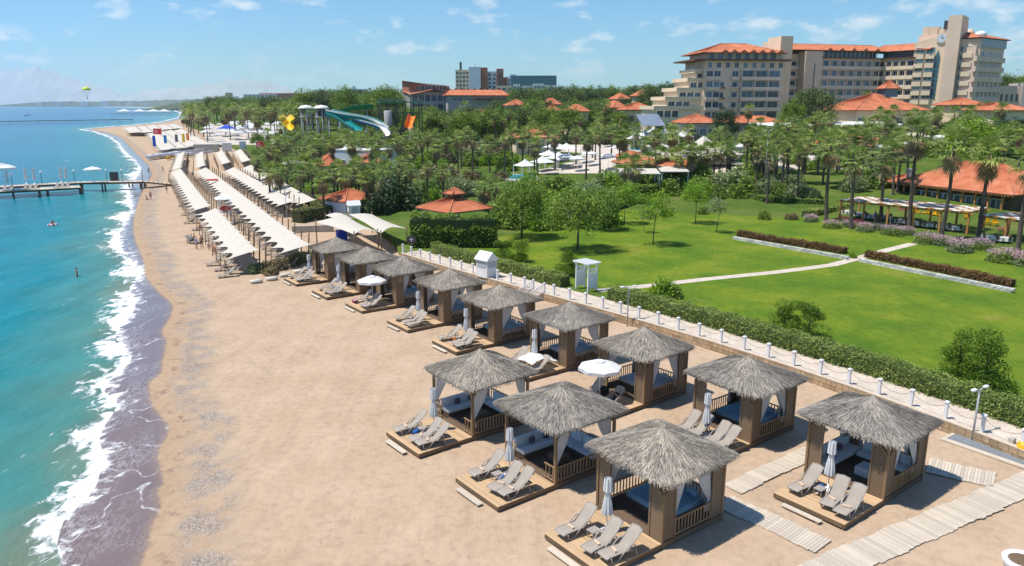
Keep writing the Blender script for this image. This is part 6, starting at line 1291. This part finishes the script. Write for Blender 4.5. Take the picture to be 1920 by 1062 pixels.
# ================================================================ waterpark
for n_, c_ in (('slideteal', (.01, .28, .27)), ('slidegreen', (.01, .25, .10)), ('slideblue', (.01, .20, .5)), ('slidewhite', (.78, .74, .66)), ('slideorange', (.85, .22, .01)), ('slideyellow', (.85, .55, .01))): plain(n_, c_, .3, .06)
def slide(label, px, D, r, mat, mat2=None):
    P = [AT(u, v, d) for (u, v), d in zip(px, D)]; fine = []
    for i in range(len(P)-1):
        p0, p1, p2, p3 = P[max(i-1, 0)], P[i], P[i+1], P[min(i+2, len(P)-1)]
        for t in np.arange(6)/6: fine.append(.5*(2*p1+(p2-p0)*t+(2*p0-5*p1+4*p2-p3)*t*t+(3*p1-p0-3*p2+p3)*t**3))
    fine.append(P[-1]); b = np.array([P[0][0], P[0][1], 0]); t = thing('water_slide', label, 'slide', (b[0], b[1], 0), 0, 'waterpark slides'); n = 10; rings = []
    for i, p in enumerate(fine):
        d = fine[min(i+1, len(fine)-1)]-fine[max(i-1, 0)]; d /= np.linalg.norm(d); x = np.cross([0, 0, 1.], d); x /= np.linalg.norm(x); y = np.cross(d, x); rings.append([p-b+r*(math.cos(a)*x+math.sin(a)*y) for a in np.linspace(PI*.93, 2.07*PI, n)])
    m = MB(); m.ring(rings, closed=False, cap=False); m.ring([[q+(0, 0, .06) if k in (0, n-1) else q*1+np.array([0, 0, .08]) for k, q in enumerate(rg)] for rg in rings], 1, closed=False, cap=False); m.build('chute', [mat, mat2 or mat], t)
    for p in fine[::5]:
        q = p-b; zt = float(T(p[0], p[1])); MB().tube([(q[0], q[1], zt), (q[0], q[1], q[2]-r*.9)], .16, 6).build('support', 'greymetal', t)
slide('big open waterslide, cream inside and teal outside, running right', [(616,207),(650,214),(690,221),(715,233),(722,246)], [255,250,247,244,240], 1.35, 'slideteal', 'slidewhite'); slide('teal waterslide diving below the big cream one', [(616,212),(638,220),(655,232),(672,242)], [254,250,246,242], 1.3, 'slideteal')
slide('blue and white waterslide under the big cream one', [(664,223),(690,229),(716,238),(726,250)], [250,246,242,238], 1.1, 'slideblue', 'slidewhite'); slide('dark green waterslide at the top', [(636,209),(662,201),(698,198)], [262,265,268], 1.2, 'slidegreen'); slide('orange slide on the steel tower', [(774,212),(771,222),(766,236)], [252,249,246], 1.4, 'slideorange'); slide('yellow twisting slide left of the mushroom shelters', [(530,222),(538,217),(545,224),(537,232),(545,238)], [262,258,255,252,250], 1.35, 'slideyellow')
def mushroom(label, u, v, D, r):
    a = AT(u, v, D); zt = float(T(a[0], a[1])); h = a[2]-zt; t = thing('mushroom_shelter', label, 'shelter', (a[0], a[1], zt), 0, 'mushroom roofs of the slide platforms'); MB().lathe([(r, h-1.3), (r*.96, h-.9), (r*.6, h-.25), (.05, h)], 18).build('roof', 'slidewhite', t); MB().lathe([(r*.9, h-4.2), (r*.9, h-3.9), (.1, h-3.9)], 14).build('platform', 'greywall', t)
    for j in range(5): MB().tube([(r*.7*math.cos(j*1.26), r*.7*math.sin(j*1.26), 0), (r*.7*math.cos(j*1.26), r*.7*math.sin(j*1.26), h-1.2)], .18, 6).build('leg', 'greymetal', t)
mushroom('left cream mushroom roof above the slide platforms', 573, 197, 262, 2.6); mushroom('right cream mushroom roof above the slide platforms', 602, 197, 260, 2.7)
A, L, rz = frame_px(712, 792, 252, 256); ft = thing('slide_tower', 'black steel slide tower with railed platform', 'tower', (*A, 0), rz); zt_ = zpx(750, 192, 254); z0 = float(T(*A))
MB().box((L/2, 3, zt_), (L, 6, .35)).build('platform', 'slidegreen', ft); MB().box((L/2, 3, zpx(750, 212, 254)), (L*.8, 5, .25)).build('lower_platform', 'darkmetal', ft)
for i in range(6):
    for y in (.2, 5.8): MB().box((.2+i*(L-.4)/5, y, (zt_+z0)/2), (.3, .3, zt_-z0)).build('column', 'darkmetal', ft)
for y in (0, 6): MB().box((L/2, y, zt_+1.1), (L, .06, .06)).build('rail', 'greymetal', ft); MB().box((L/2, y, zt_+.6), (L, .04, .04)).build('rail', 'greymetal', ft)
for i in range(17): MB().box((i*L/16, 0, zt_+.6), (.05, .05, 1.1)).build('rail_post', 'greymetal', ft)
for i in range(5): MB().bar((.2+i*(L-.4)/5, .1, z0+3), (.2+(i+1)*(L-.4)/5, .1, zt_-1), .12).build('cross_brace', 'darkmetal', ft)
MB().lathe([(1.3, z0), (1.3, zpx(724, 209, 250)), (1.1, zpx(724, 209, 250)+.2)], 16, (2.2, -3, 0)).build('spiral_drum', 'greywall', ft)
for k in range(7): MB().lathe([(1.36, z0+1+k*1.35), (1.42, z0+1.2+k*1.35), (1.36, z0+1.4+k*1.35)], 16, (2.2, -3, 0)).build('drum_band', 'slidewhite', ft)
# thatched hut and blue canopy at the far pool
a = G(484, 256, .62); th_ = thing('thatched_bar_hut', 'dark thatched bar hut among the far white parasols', 'hut', (a[0], a[1], .62)); MB().lathe([(3.0, 0), (3.0, 3.2)], 12).build('wall', 'greycloth', th_); MB().lathe([(4.4, 3.0), (2.4, 5.0), (.1, 7.4)], 14).build('roof', 'drythatch', th_)
tent('blue canopy among the far white parasols', 427, 262, 400, 9, 'bluetarp', 4.0, 2.2, None, 'blue_canopy')
# ================================================================ flags, kiosks, boats on the far beach
def flag(label, u, v, h, w, hh, mat, emblem=False, D=None):
    p = G(u, v, .1); t = thing('flag', label, 'flag', p, R(-12)); MB().tube([(0, 0, 0), (0, 0, h)], .06, 6).build('pole', 'whitepaint', t); V = []; n = 9
    for i in range(n):
        for j in range(4): V.append((.05+w*i/(n-1), .12*math.sin(i*1.1), h-.1-hh*j/3-.06*i/(n-1)))
    f = link('cloth', npmesh('cloth', V, [(i*4+j, i*4+j+1, (i+1)*4+j+1, (i+1)*4+j) for i in range(n-1) for j in range(3)], mat, smooth=True), t)
    if emblem:
        c = MB(); A = np.linspace(.6, 2*PI-.6, 16); c.add([(w*.40+hh*.26*math.cos(a), -.17, h-.1-hh*.5+hh*.26*math.sin(a)) for a in A]+[(w*.43+hh*.20*math.cos(a), -.17, h-.1-hh*.5+hh*.20*math.sin(a)) for a in A], [(i, i+1, 17+i, 16+i) for i in range(15)]); c.build('crescent', 'whitepaint', f)
        s = MB(); s.add([(w*.62+hh*(.12 if i % 2 == 0 else .05)*math.cos(i*PI/5+PI), -.17, h-.1-hh*.5+hh*(.12 if i % 2 == 0 else .05)*math.sin(i*PI/5+PI)) for i in range(10)], [tuple(range(10))]); s.build('star', 'whitepaint', f)
flag('red flag with white crescent and star by the palm grove', 482, 296, 5.6, 3.2, 2.1, 'redcloth', True); flag('red flag with white crescent above the far beach canopies', 290, 272, 7.5, 4.2, 2.6, 'redcloth', True)
for i, (u, c) in enumerate(((288, 'bluetarp'), (309, 'slideblue'), (330, 'greycloth'), (343, 'slideyellow'), (351, 'slideorange'))): flag('feather banner on the far beach, %s from the left' % ('first', 'second', 'third', 'fourth', 'fifth')[i], u, 283-i*2, 6, 1.3, 4.2, c)
block('beach_kiosk', 'small white kiosk beside the far landward canopies', 'kiosk', G(426, 284, 0), .4, (3.6, 3.0, 3.4), 'whitewall'); block('beach_store', 'beige store block behind the upturned boats', 'building', G(388, 285, 0), .2, (9, 4, 3.0), 'concrete'); block('beach_hut', 'narrow pale blue hut at the end of the canopies', 'hut', G(456, 284, 0), .2, (2.2, 2.2, 4.0), 'palewall')
def hull(label, a, b, w, h, tilt=0, mat='whitepaint'):
    A, B = G(*a, .2), G(*b, .2); L = np.linalg.norm((B-A)[:2]); t = thing('catamaran_hull', label, 'boat', (A[0], A[1], .3), math.atan2(*((B-A)[:2][::-1])), 'boats on the far beach'); rings = []
    for i in range(11):
        f = i/10; ww = w*math.sin(PI*min(f*1.15+.08, 1))**.6*.5+.02; rings.append([(f*L, ww, h), (f*L, ww*.8, h*.35), (f*L, 0, h*.35*f**3), (f*L, -ww*.8, h*.35), (f*L, -ww, h)])
    MB().ring(rings, smooth=True, cap=True).build('hull', mat, t); MB().box((L*.55, 0, h+.05), (L*.3, w*.6, .12)).build('deck', 'greycloth', t); MB().tube([(L*.1, 0, h), (L*.9, w*.1, h+1.3)], .09, 6).build('boom', 'greymetal', t)
hull('long white boat lying on the sand, nearest the water', (277, 300), (338, 290), 2.6, 1.3); hull('second white boat lying behind the first', (300, 297), (385, 285), 2.6, 1.4); hull('third white boat beside the beige store', (330, 296), (400, 289), 2.2, 1.2)
hull('small yellow boat among the white ones', (312, 300), (328, 297), 1.3, .9, 0, 'yellowpaint')
# ================================================================ piers
def pier(label, pts, w, z, mat='palewood', pile=3.2, name='pier', bents=8., rails=False, boards=False):
    t = thing(name, label, 'pier', (pts[0][0], pts[0][1], 0)); o = np.array([pts[0][0], pts[0][1], 0])
    for (p, q, z0, z1) in zip(pts[:-1], pts[1:], z[:-1], z[1:]):
        P, Q = np.array([*p[:2], z0])-o, np.array([*q[:2], z1])-o; L = np.linalg.norm(Q-P); d = (Q-P)/L; n = np.array([-d[1], d[0], 0])
        if boards:
            k = int(L/.9); rz = math.atan2(d[1], d[0]); bm = MB().box((0, 0, -.05), (.86, w, .1)).mesh('plank', mat)
            for i in range(k): c = P+d*(i+.5)*L/k; link('plank', bm, t, c, rz)
        else: MB().bar(P, Q, w, .3).build('deck', mat, t)
        MB().bar(P-[0, 0, .28]+n*w*.4, Q-[0, 0, .28]+n*w*.4, .22, .3).build('beam', 'darkwood', t); MB().bar(P-[0, 0, .28]-n*w*.4, Q-[0, 0, .28]-n*w*.4, .22, .3).build('beam', 'darkwood', t)
        for i in range(max(1, int(L/bents))+1):
            c = P+d*min(i*bents, L)
            for s in (-1, 1): e = c+n*s*w*.4; MB().tube([(e[0], e[1], -pile), (e[0], e[1], e[2]-.3)], .17, 7).build('pile', 'darkwood', t)
    return t
p0, p1, p2, p3 = G(324, 345, .35), G(268, 341, 1.4), G(152, 342, 1.6), G(-70, 354, 1.6)
pier('timber pier running out from the beach, with a sloping landward ramp', [p0, p1, p2, p3], 3.0, [.3, 1.55, 1.65, 1.65], boards=True)
q0, q1 = G(150, 349.5, 1.2), G(-70, 361, 1.2); pier('lower bathing platform along the near side of the timber pier', [q0, q1], 4.4, [1.15, 1.15], name='bathing_platform', bents=6., boards=True)
pr_ = []
for i, (u, v) in enumerate([(16,352),(50,346),(66,346),(116,343),(125,343)]): pr_.append(place(cpz, G(u, v, 1.66), i, 'x', 'closed parasols on the pier', 1.35))
relabel(pr_, 'closed white parasol on the timber pier'); place(opz, G(177, 342.5, 1.66), .3, 'open white parasol halfway along the timber pier', 'open parasols on the pier', 1.35); place(opz, G(10, 352, 1.66), .3, 'large open white parasol at the left end of the timber pier', 'open parasols on the pier', 1.9)
L_ = [place(lg, G(u, v, 1.2), R(100), 'x', 'loungers on the bathing platform') for u, v in [(8,360),(20,359),(46,357),(56,356.5),(66,356),(106,354),(116,353.5),(126,353)]]; relabel(L_, 'lounger on the bathing platform of the pier')
plain('redpaint', (.6, .05, .04), .5)
L_ = []
for u, v in [(24,350),(79,345),(141,342),(201,341),(230,341),(268,341)]:
    p = G(u, v, 1.6); t = thing('pier_lamp', 'x', 'lamp', (p[0], p[1], 1.6), 0, 'globe lamps on the pier'); MB().tube([(0, 0, 0), (0, 0, 2.3)], .06, 6).build('pole', 'darkmetal', t); MB().ball((0, 0, 2.5), .24, 10, 7).build('globe', 'whiteplastic', t); L_.append(t)
relabel(L_, 'globe lamp on the timber pier'); block('pier_board', 'dark notice board on the timber pier', 'sign', (*G(215, 340, 1.6)[:2], 1.65), .1, (1.8, .2, 2.0), 'darkmetal')
for i, (a, b, w) in enumerate([((-60,231),(248,226),3.5)]): pier('long dark pier far across the water', [G(*b, .8), G(*a, .8)], 6, [2.0, 2.0], 'darkwood', 3.0, 'far_pier', 14.)
pier('distant pier with shelters near the headland', [G(326, 213.5, .8), G(212, 215.5, .8)], 16, [3.2, 3.2], 'darkwood', 3.0, 'far_pier', 22.); pier('second distant pier before the far coast', [G(330, 206.5, .8), G(224, 208.5, .8)], 20, [4, 4], 'darkwood', 3.0, 'far_pier', 60.)
L_ = [tent('x', u, 211, G(u, 214.5, .8)[1], 22, 'whitewall', 3.2, 4, 'white shelters on the distant pier', 'pier_shelter') for u in (233, 262, 288, 308)]; relabel(L_, 'white shelter on the distant pier')
for o in L_: o.location.z = 3.2
# ================================================================ motor boat, parasail, swimmers
p = G(50, 217, -.3); mb = thing('motor_boat', 'white motor boat with foaming wake far out on the sea', 'boat', (p[0], p[1], -.3), R(10)); rings = []
for i in range(9):
    f = i/8; ww = 2.0*math.sin(PI*min(f*.9+.1, 1))**.6*(.35 if f > .95 else 1); rings.append([((f-.5)*10, ww, 1.6), ((f-.5)*10, ww*.7, .2), ((f-.5)*10, 0, -.2), ((f-.5)*10, -ww*.7, .2), ((f-.5)*10, -ww, 1.6)])
MB().ring(rings).build('hull', 'whitepaint', mb); MB().box((-.5, 0, 2.3), (3.2, 2.2, 1.5)).build('cabin', 'whitepaint', mb); MB().tube([(-1, 0, 3), (-1, 0, 5.5)], .1, 6).build('mast', 'whitepaint', mb)
wk = []; n = 24
for i in range(n+1): f = i/n; x = -5-62*f; w_ = 1.2+4*f; wk += [(x, -w_, .12-.1*f+.1*math.sin(i*1.9)*(1-f)), (x, w_*.7, .12-.1*f+.08*math.sin(i*2.7)*(1-f))]
link('wake', npmesh('wake', wk, [(2*i, 2*i+2, 2*i+3, 2*i+1) for i in range(n)], 'foamwhite'), mb)
a = AT(162, 169, 900); ps = thing('parasail', 'yellow-green parasail floating high above the sea', 'parasail', a, R(15)); m = MB(); rings = []
for i in range(7):
    t = i/6*PI*.52; rings.append([(4.6*math.sin(t)*math.cos(q)*1.0, 4.6*math.sin(t)*math.sin(q), 3.6*math.cos(t)) for q in np.linspace(0, 2*PI, 16, False)] if i else [(0, 0, 3.6+.001*j) for j in range(16)])
m.ring(rings, cap=False); m.build('canopy', 'parasailcloth', ps)
for j in range(8): MB().tube([(4.58*math.cos(j*PI/4), 4.58*math.sin(j*PI/4), -.2), (0, 0, -9)], .05, 4).build('line', 'whitepaint', ps)
pb = MB(); pb.ball((0, 0, -9.7), (.45, .4, .9), 8, 6); pb.build('rider', 'darkcloth', ps)
# ================================================================ people
plain('skin', (.50, .29, .19), .6, .06); plain('skintan', (.40, .21, .13), .6, .06); plain('hair', (.04, .025, .018), .6); plain('hairfair', (.32, .21, .1), .6)
for n_, c_ in (('clothblue', (.02, .10, .32)), ('clothred', (.5, .03, .04)), ('clothwhite', (.72, .71, .69)), ('clothblack', (.02, .02, .024)), ('clothlilac', (.42, .38, .52)), ('clothorange', (.7, .2, .03)), ('hotpinkcloth', (.6, .04, .22))): plain(n_, c_, .8)
def body(pose):
    """joint positions, x right, y forward, z up; a 1.72 m adult"""
    hip = np.array([0, 0, .92]); J = {}
    def leg(s, thigh, shin):
        h = hip+[s*.09, 0, -.04]; k = h+np.array(thigh); a = k+np.array(shin); J['hip%d' % s], J['knee%d' % s], J['ank%d' % s], J['toe%d' % s] = h, k, a, a+np.array([0, .19, -.055])
    if pose == 'stand': leg(-1, (-.02, .02, -.42), (0, -.02, -.40)); leg(1, (.03, .0, -.42), (.01, -.03, -.40)); sp = np.array([0, 0, 1.])
    elif pose == 'walk': leg(-1, (0, .17, -.38), (0, .02, -.40)); leg(1, (0, -.12, -.40), (0, -.19, -.35)); sp = np.array([0, .05, 1.])
    elif pose == 'bend': leg(-1, (-.04, .08, -.41), (0, -.08, -.40)); leg(1, (.05, .05, -.41), (0, -.05, -.40)); sp = np.array([0, .8, .55])
    elif pose == 'sit': hip = np.array([0, 0, .52]); leg(-1, (-.06, .42, .03), (0, .06, -.41)); leg(1, (.06, .42, .03), (0, .02, -.42)); sp = np.array([0, -.12, 1.])
    elif pose == 'recline': hip = np.array([0, 0, .48]); leg(-1, (-.06, .42, .10), (0, .36, -.16)); leg(1, (.06, .42, .04), (0, .40, -.04)); sp = np.array([0, -.72, .68])
    sp = sp/np.linalg.norm(sp); J['pelvis'] = hip; J['waist'] = hip+sp*.17; J['chest'] = hip+sp*.38; J['neck'] = hip+sp*.55; hd = sp*.6+np.array([0, .02, .4]) if pose in ('bend', 'recline') else sp; hd = hd/np.linalg.norm(hd)
    J['jaw'] = J['neck']+hd*.09+[0, .015, 0]; J['head'] = J['neck']+hd*.19+[0, .012, 0]; J['crown'] = J['neck']+hd*.285
    for s in (-1, 1):
        sh = J['neck']-sp*.06+[s*.185, 0, 0]; J['sh%d' % s] = sh
        if pose == 'walk': e, w_ = sh+[s*.06, -s*.12, -.25], sh+[s*.07, -s*.02, -.48]
        elif pose == 'bend': e, w_ = sh+[s*.03, .10, -.26], sh+[s*.0, .22, -.46]
        elif pose == 'sit': e, w_ = sh+[s*.08, .06, -.26], sh+[s*.02, .28, -.34]
        elif pose == 'recline': e, w_ = sh+[s*.10, .20, -.14], sh+[s*.02, .34, .06]
        else: e, w_ = sh+[s*.07, -.03, -.27], sh+[s*.09, .06, -.51]
        J['el%d' % s], J['wr%d' % s] = e, w_; d = (w_-e)/np.linalg.norm(w_-e); J['hand%d' % s] = w_+d*.085
    return J
RAD = dict(pelvis=(.155, .115), waist=(.135, .10), chest=(.165, .115), neck=(.062, .062), jaw=(.068, .078), head=(.080, .098), crown=(.058, .068), hip=(.092, .095), knee=(.058, .062), ank=(.04, .045), toe=(.038, .026), sh=(.062, .06), el=(.042, .042), wr=(.029, .029), hand=(.036, .024))
def person_mesh(pose, top, bottom, skin='skin', hair='hair', legs=None):
    J = body(pose); names = list(J); ix = {n: i for i, n in enumerate(names)}; E = [('pelvis', 'waist'), ('waist', 'chest'), ('chest', 'neck'), ('neck', 'jaw'), ('jaw', 'head'), ('head', 'crown')]
    for s in ('-1', '1'): E += [('pelvis', 'hip'+s), ('hip'+s, 'knee'+s), ('knee'+s, 'ank'+s), ('ank'+s, 'toe'+s), ('chest', 'sh'+s), ('sh'+s, 'el'+s), ('el'+s, 'wr'+s), ('wr'+s, 'hand'+s)]
    me = bpy.data.meshes.new('person'); me.from_pydata([tuple(J[n]) for n in names], [(ix[a], ix[b]) for a, b in E], []); o = bpy.data.objects.new('person_skeleton', me); COL.objects.link(o)
    o.modifiers.new('s', 'SKIN'); sd = o.modifiers.new('u', 'SUBSURF'); sd.levels = 1; sd.render_levels = 1
    for n in names:
        v = me.skin_vertices[0].data[ix[n]]; v.radius = RAD[n.rstrip('-1')]; v.use_root = n == 'pelvis'
    dg = bpy.context.evaluated_depsgraph_get(); out = bpy.data.meshes.new_from_object(o.evaluated_get(dg)); bpy.data.objects.remove(o)
    out.materials.clear(); cols = [skin, top or skin, bottom, hair, legs or skin]
    for c in cols: out.materials.append(MAT(c))
    P = np.array([J[n] for n in names]); seg = [(ix[a], ix[b]) for a, b in E]; up = J['crown']-J['jaw']; up /= np.linalg.norm(up)
    for f in out.polygons:
        c = np.array(f.center); best, bi, bt = 9, 0, 0
        for k, (a, b) in enumerate(seg):
            d = P[b]-P[a]; t = float(np.clip((c-P[a])@d/(d@d), 0, 1)); q = np.linalg.norm(c-P[a]-t*d)
            if q < best: best, bi, bt = q, k, t
        a, b = names[seg[bi][0]], names[seg[bi][1]]; m = 0
        if b in ('waist',): m = 2 if bt < .45 else 1
        elif b in ('chest', 'neck'): m = 1 if not (b == 'neck' and bt > .8) else 0
        elif b.startswith('hip'): m = 2
        elif b.startswith('knee'): m = 2 if bt < (.45 if not legs else 1) else 4
        elif b.startswith(('ank',)): m = 4
        elif b.startswith('sh'): m = 1
        elif b.startswith('el'): m = 1 if (bt < .45 and top) else 0
        elif b in ('head', 'crown'):
            r = c-J['head']; m = 3 if (r@up > .055 or (r[1] < -.02 and r@up > -.06)) else 0
        f.material_index = m; f.use_smooth = True
    return out, J
def person_proto(pose, top, bottom, skin='skin', hair='hair', legs=None):
    me, J = person_mesh(pose, top, bottom, skin, hair, legs); t = thing('person', 'x', 'person'); link('body', me, t); h = J['head']
    f = MB(); f.ball(h+[0, .105, -.005], (.013, .02, .02), 6, 5); 
    for s in (-1, 1): f.ball(h+[s*.083, .0, -.005], (.012, .02, .03), 6, 5)
    f.build('nose_and_ears', skin, t); e = MB()
    for s in (-1, 1): e.ball(h+[s*.032, .094, .022], (.012, .008, .008), 6, 4)
    e.box(h+[0, .096, -.055], (.045, .008, .01)); e.build('eyes_and_mouth', 'hair', t)
    for s in ('-1', '1'):
        d = (J['hand'+s]-J['wr'+s]); d /= np.linalg.norm(d); sd = np.cross(d, [0, 1, .2]); sd /= np.linalg.norm(sd); m = MB(); nrm = np.cross(sd, d); b0 = J['hand'+s]+d*.015
        for k, (o_, L) in enumerate(((-.027, .062), (-.009, .075), (.009, .071), (.026, .055))): q = b0+sd*o_; m.tube([q, q+d*L*.55+nrm*.006, q+d*L*.9+nrm*.025], [.010, .009, .007], 5)
        q = J['wr'+s]+d*.03-sd*.028; m.tube([q, q-sd*.022+d*.03, q-sd*.026+d*.058+nrm*.012], [.011, .010, .008], 5); m.build('fingers', skin, t)
    return t
PP = {'man_blue': person_proto('walk', 'clothblue', 'clothblack', legs=None), 'swim_m': person_proto('walk', None, 'clothred', 'skintan'), 'stand_l': person_proto('stand', 'clothlilac', 'clothlilac', hair='hairfair'), 'stand_b': person_proto('stand', None, 'clothblack', 'skintan'), 'bend': person_proto('bend', None, 'clothorange', hair='hairfair'), 'sit': person_proto('sit', None, 'clothblack'), 'sitw': person_proto('sit', 'clothwhite', 'clothblue', hair='hairfair'), 'recl': person_proto('recline', 'clothblack', 'clothblack'), 'walk2': person_proto('walk', None, 'clothblue')}
for k, u, v, rz, lab, z in [('stand_l', 369, 468, -.5, 'person in lilac top standing by the nearest seaward shade row', 0), ('stand_b', 379, 466, .4, 'bare-chested person in black shorts beside the one in lilac', 0), ('bend', 403, 478, 1.2, 'person bending over a lounger at the near end of the seaward shade row', 0), ('man_blue', 506, 416, 2.6, 'person in blue shirt walking between the second and third shade rows', 0), ('man_blue', 362, 334, .3, 'person in blue walking at the far end of the second shade row', 0), ('walk2', 279, 327, .4, 'person walking on the sand beyond the pier', 0), ('swim_m', 306, 323, 2.8, 'person in red trunks on the sand beyond the pier, nearer the canopies', 0), ('walk2', 313, 363, 3.0, 'person walking on the sand just this side of the pier ramp', 0), ('swim_m', 283, 375, .5, 'person in red trunks standing at the wet sand this side of the pier', 0), ('stand_b', 243, 357, 1, 'left of two bathers standing in the shallows below the pier', -.25), ('swim_m', 250, 355.5, 2, 'right of two bathers standing in the shallows below the pier', -.25), ('walk2', 186, 251, 1, 'left of two tiny people on the headland beach', 0), ('stand_l', 192, 251, 1, 'right of two tiny people on the headland beach', 0), ('stand_b', 216, 265, 1, 'person standing at the water edge near the headland', 0), ('stand_b', 145, 519, 2.2, 'bather standing waist-deep in the sea', -1.0), ('man_blue', 620, 415, 1, 'person under the left shade sail', 0), ('stand_l', 1668, 428, 1, 'person in pale clothes standing on the restaurant terrace', .64), ('man_blue', 1640, 417, 2, 'waiter in blue on the restaurant terrace', .64)]:
    place(PP[k], (*G(u, v, max(z, -.3))[:2], z), rz, lab)
for k, u, v, rz, lab in [('sitw', 359, 457, 1.4, 'person in white sitting on a lounger by the shade rows'), ('sit', 364, 456, 1.6, 'person sitting beside the one in white by the shade rows'), ('sit', 275, 375, -1.4, 'person sitting on the wet sand near the pier')]:
    p = G(u, v, 0); place(PP[k], (p[0], p[1], -.42 if 'wet' in lab else 0), rz, lab)
    if 'wet' not in lab: place(lg, (p[0]+.1, p[1]-.1, 0), rz+1.4, 'lounger under the '+lab.split(' by the')[0], 'loungers in the sun by the shade rows')
# the guests of the third promenade-row pavilion
d0 = deckpt('A2', .1, -.75); place(PP['recl'], (d0[0], d0[1], FZ-.12), PAV['A2'][1]-PI/2+PI, 'person in dark clothes reclining on the deck under the open parasol')
place(lg, deckpt('A2', -.05, -.75), PAV['A2'][1], 'lounger under the reclining person in dark clothes'); place(lg, deckpt('A2', -.1, .95), PAV['A2'][1], 'empty lounger on the deck of the third promenade-row pavilion')
for i_, (u, v) in enumerate([(402,498),(418,508),(425,520),(372,432),(356,420),(350,404),(344,388),(339,371)]):
    p = G(u, v, 0); rz = R(27+random.uniform(-12, 12)); w_ = 'seaward shade row, '+('first', 'second', 'third', 'fourth', 'fifth', 'sixth', 'seventh', 'eighth')[i_]+' from the camera'
    place(lg, p, rz, 'lounger in the sun by the '+w_, 'loungers in the sun by the shade rows')
    if i_ in (1, 3, 4, 6): place(PP['sit' if i_ % 2 else 'recl'], (p[0]+.25*math.cos(rz), p[1]+.25*math.sin(rz), -.1), rz+PI/2, 'sunbather on the lounger by the '+w_)
for nm_, lab, k_, dx, dy, dim, mat in [('beach_bag', 'pink beach bag on the deck of the seventh promenade-row pavilion', 'A6', -.9, 1.35, (.5, .3, .35), 'hotpinkcloth'), ('beach_bag', 'blue beach bag beside the middle lounger of the middle seaward-row pavilion', 'B1', -.2, -.05, (.42, .28, .32), 'clothblue'), ('beach_bag', 'blue bag on the deck of the farthest seaward-row pavilion', 'B2', -.6, .35, (.4, .28, .3), 'clothblue'), ('ice_bucket', 'small blue bucket by the parasol of the nearest promenade-row pavilion', 'A0', .1, .45, (.3, .3, .34), 'clothblue'), ('beach_bag', 'dark bag on the deck of the third promenade-row pavilion', 'A2', .9, .9, (.7, .5, .45), 'clothblack'), ('beach_bag', 'orange bag on the deck of the fifth promenade-row pavilion', 'A4', -.3, .5, (.4, .3, .3), 'clothorange')]:
    block(nm_, lab, 'bucket' if 'bucket' in nm_ else 'bag', deckpt(k_, dx, dy, FZ), PAV[k_][1]+.4, dim, mat)
fr = thing('swim_ring', 'red and white swim ring floating in the sea', 'swim ring', (*G(99, 423, -.3)[:2], -.22)); m = MB()
for j in range(12):
    a0, a1 = 2*PI*j/12, 2*PI*(j+1)/12; m.tube([(.55*math.cos(a0), .55*math.sin(a0), 0), (.55*math.cos((a0+a1)/2), .55*math.sin((a0+a1)/2), 0), (.55*math.cos(a1), .55*math.sin(a1), 0)], .18, 7, j % 2)
m.build('ring', ['clothred', 'whitepaint'], fr); place(PP['sit'], (*G(99, 423, -.3)[:2], -.62), 1., 'bather sitting in the swim ring')
# lifeguard tower among the shade rows
p = G(424, 420, 0); lt = thing('lifeguard_tower', 'white lifeguard tower with canopy between the first two shade rows', 'tower', p, .5)
for a in (-1, 1):
    for b in (-1, 1): MB().bar((a*.9, b*.9, 0), (a*.7, b*.7, 4.0), .12).build('leg', 'whitepaint', lt)
MB().box((0, 0, 1.9), (1.7, 1.7, .12)).build('platform', 'whitepaint', lt); m = MB(); m.ring([[(-1.3, -1.3, 3.95), (1.3, -1.3, 3.95), (1.3, 1.3, 3.95), (-1.3, 1.3, 3.95)], [(-.1, -.1, 4.6), (.1, -.1, 4.6), (.1, .1, 4.6), (-.1, .1, 4.6)]], smooth=False); m.build('canopy', 'whitepaint', lt)
MB().box((0, .3, 2.35), (.6, .6, .8)).build('chair', 'redpaint', lt); MB().box((0, -.86, 2.5), (1.6, .05, .5)).build('front_panel', 'redpaint', lt)
for i in range(6): MB().box((0, -1.0+.02*i, .3+i*.28), (.7, .06, .06)).build('rung', 'whitepaint', lt)
block('red_cover', 'red cover lying on a panel of the second shade row', 'cover', (*G(398, 340, 2.6)[:2], 2.75), .5, (2.2, 1.6, .25), 'redpaint')
# white planters and dune grass at the end of the shade rows
L_ = []
for u, v in [(481,531),(510,526),(535,519),(561,512),(580,507)]:
    p = G(u, v, 0); t = thing('boat_planter', 'x', 'planter', p, R(35), 'white boat-shaped planters in the sand'); rings = []
    for i in range(9): f = i/8-.5; w_ = .34*math.sqrt(max(.02, 1-(2*f)**2)); rings.append([(f*1.35, w_, .32), (f*1.25, w_*.6, .02), (f*1.25, -w_*.6, .02), (f*1.35, -w_, .32)])
    MB().ring(rings).build('shell', 'creamshell', t); L_.append(t)
relabel(L_, 'white boat-shaped planter at the end of the shade rows')
L_ = [place(BU[k], G(u, v, 0), u, 'x', 'dune grass clumps at the end of the shade rows', s) for u, v, k, s in [(478,512,3,.9),(495,508,4,1.1),(520,505,4,1.3),(545,498,4,1.2),(562,492,3,1.1),(575,488,3,1.0),(508,515,4,.9)]]; relabel(L_, 'dry dune grass clump at the end of the shade rows')
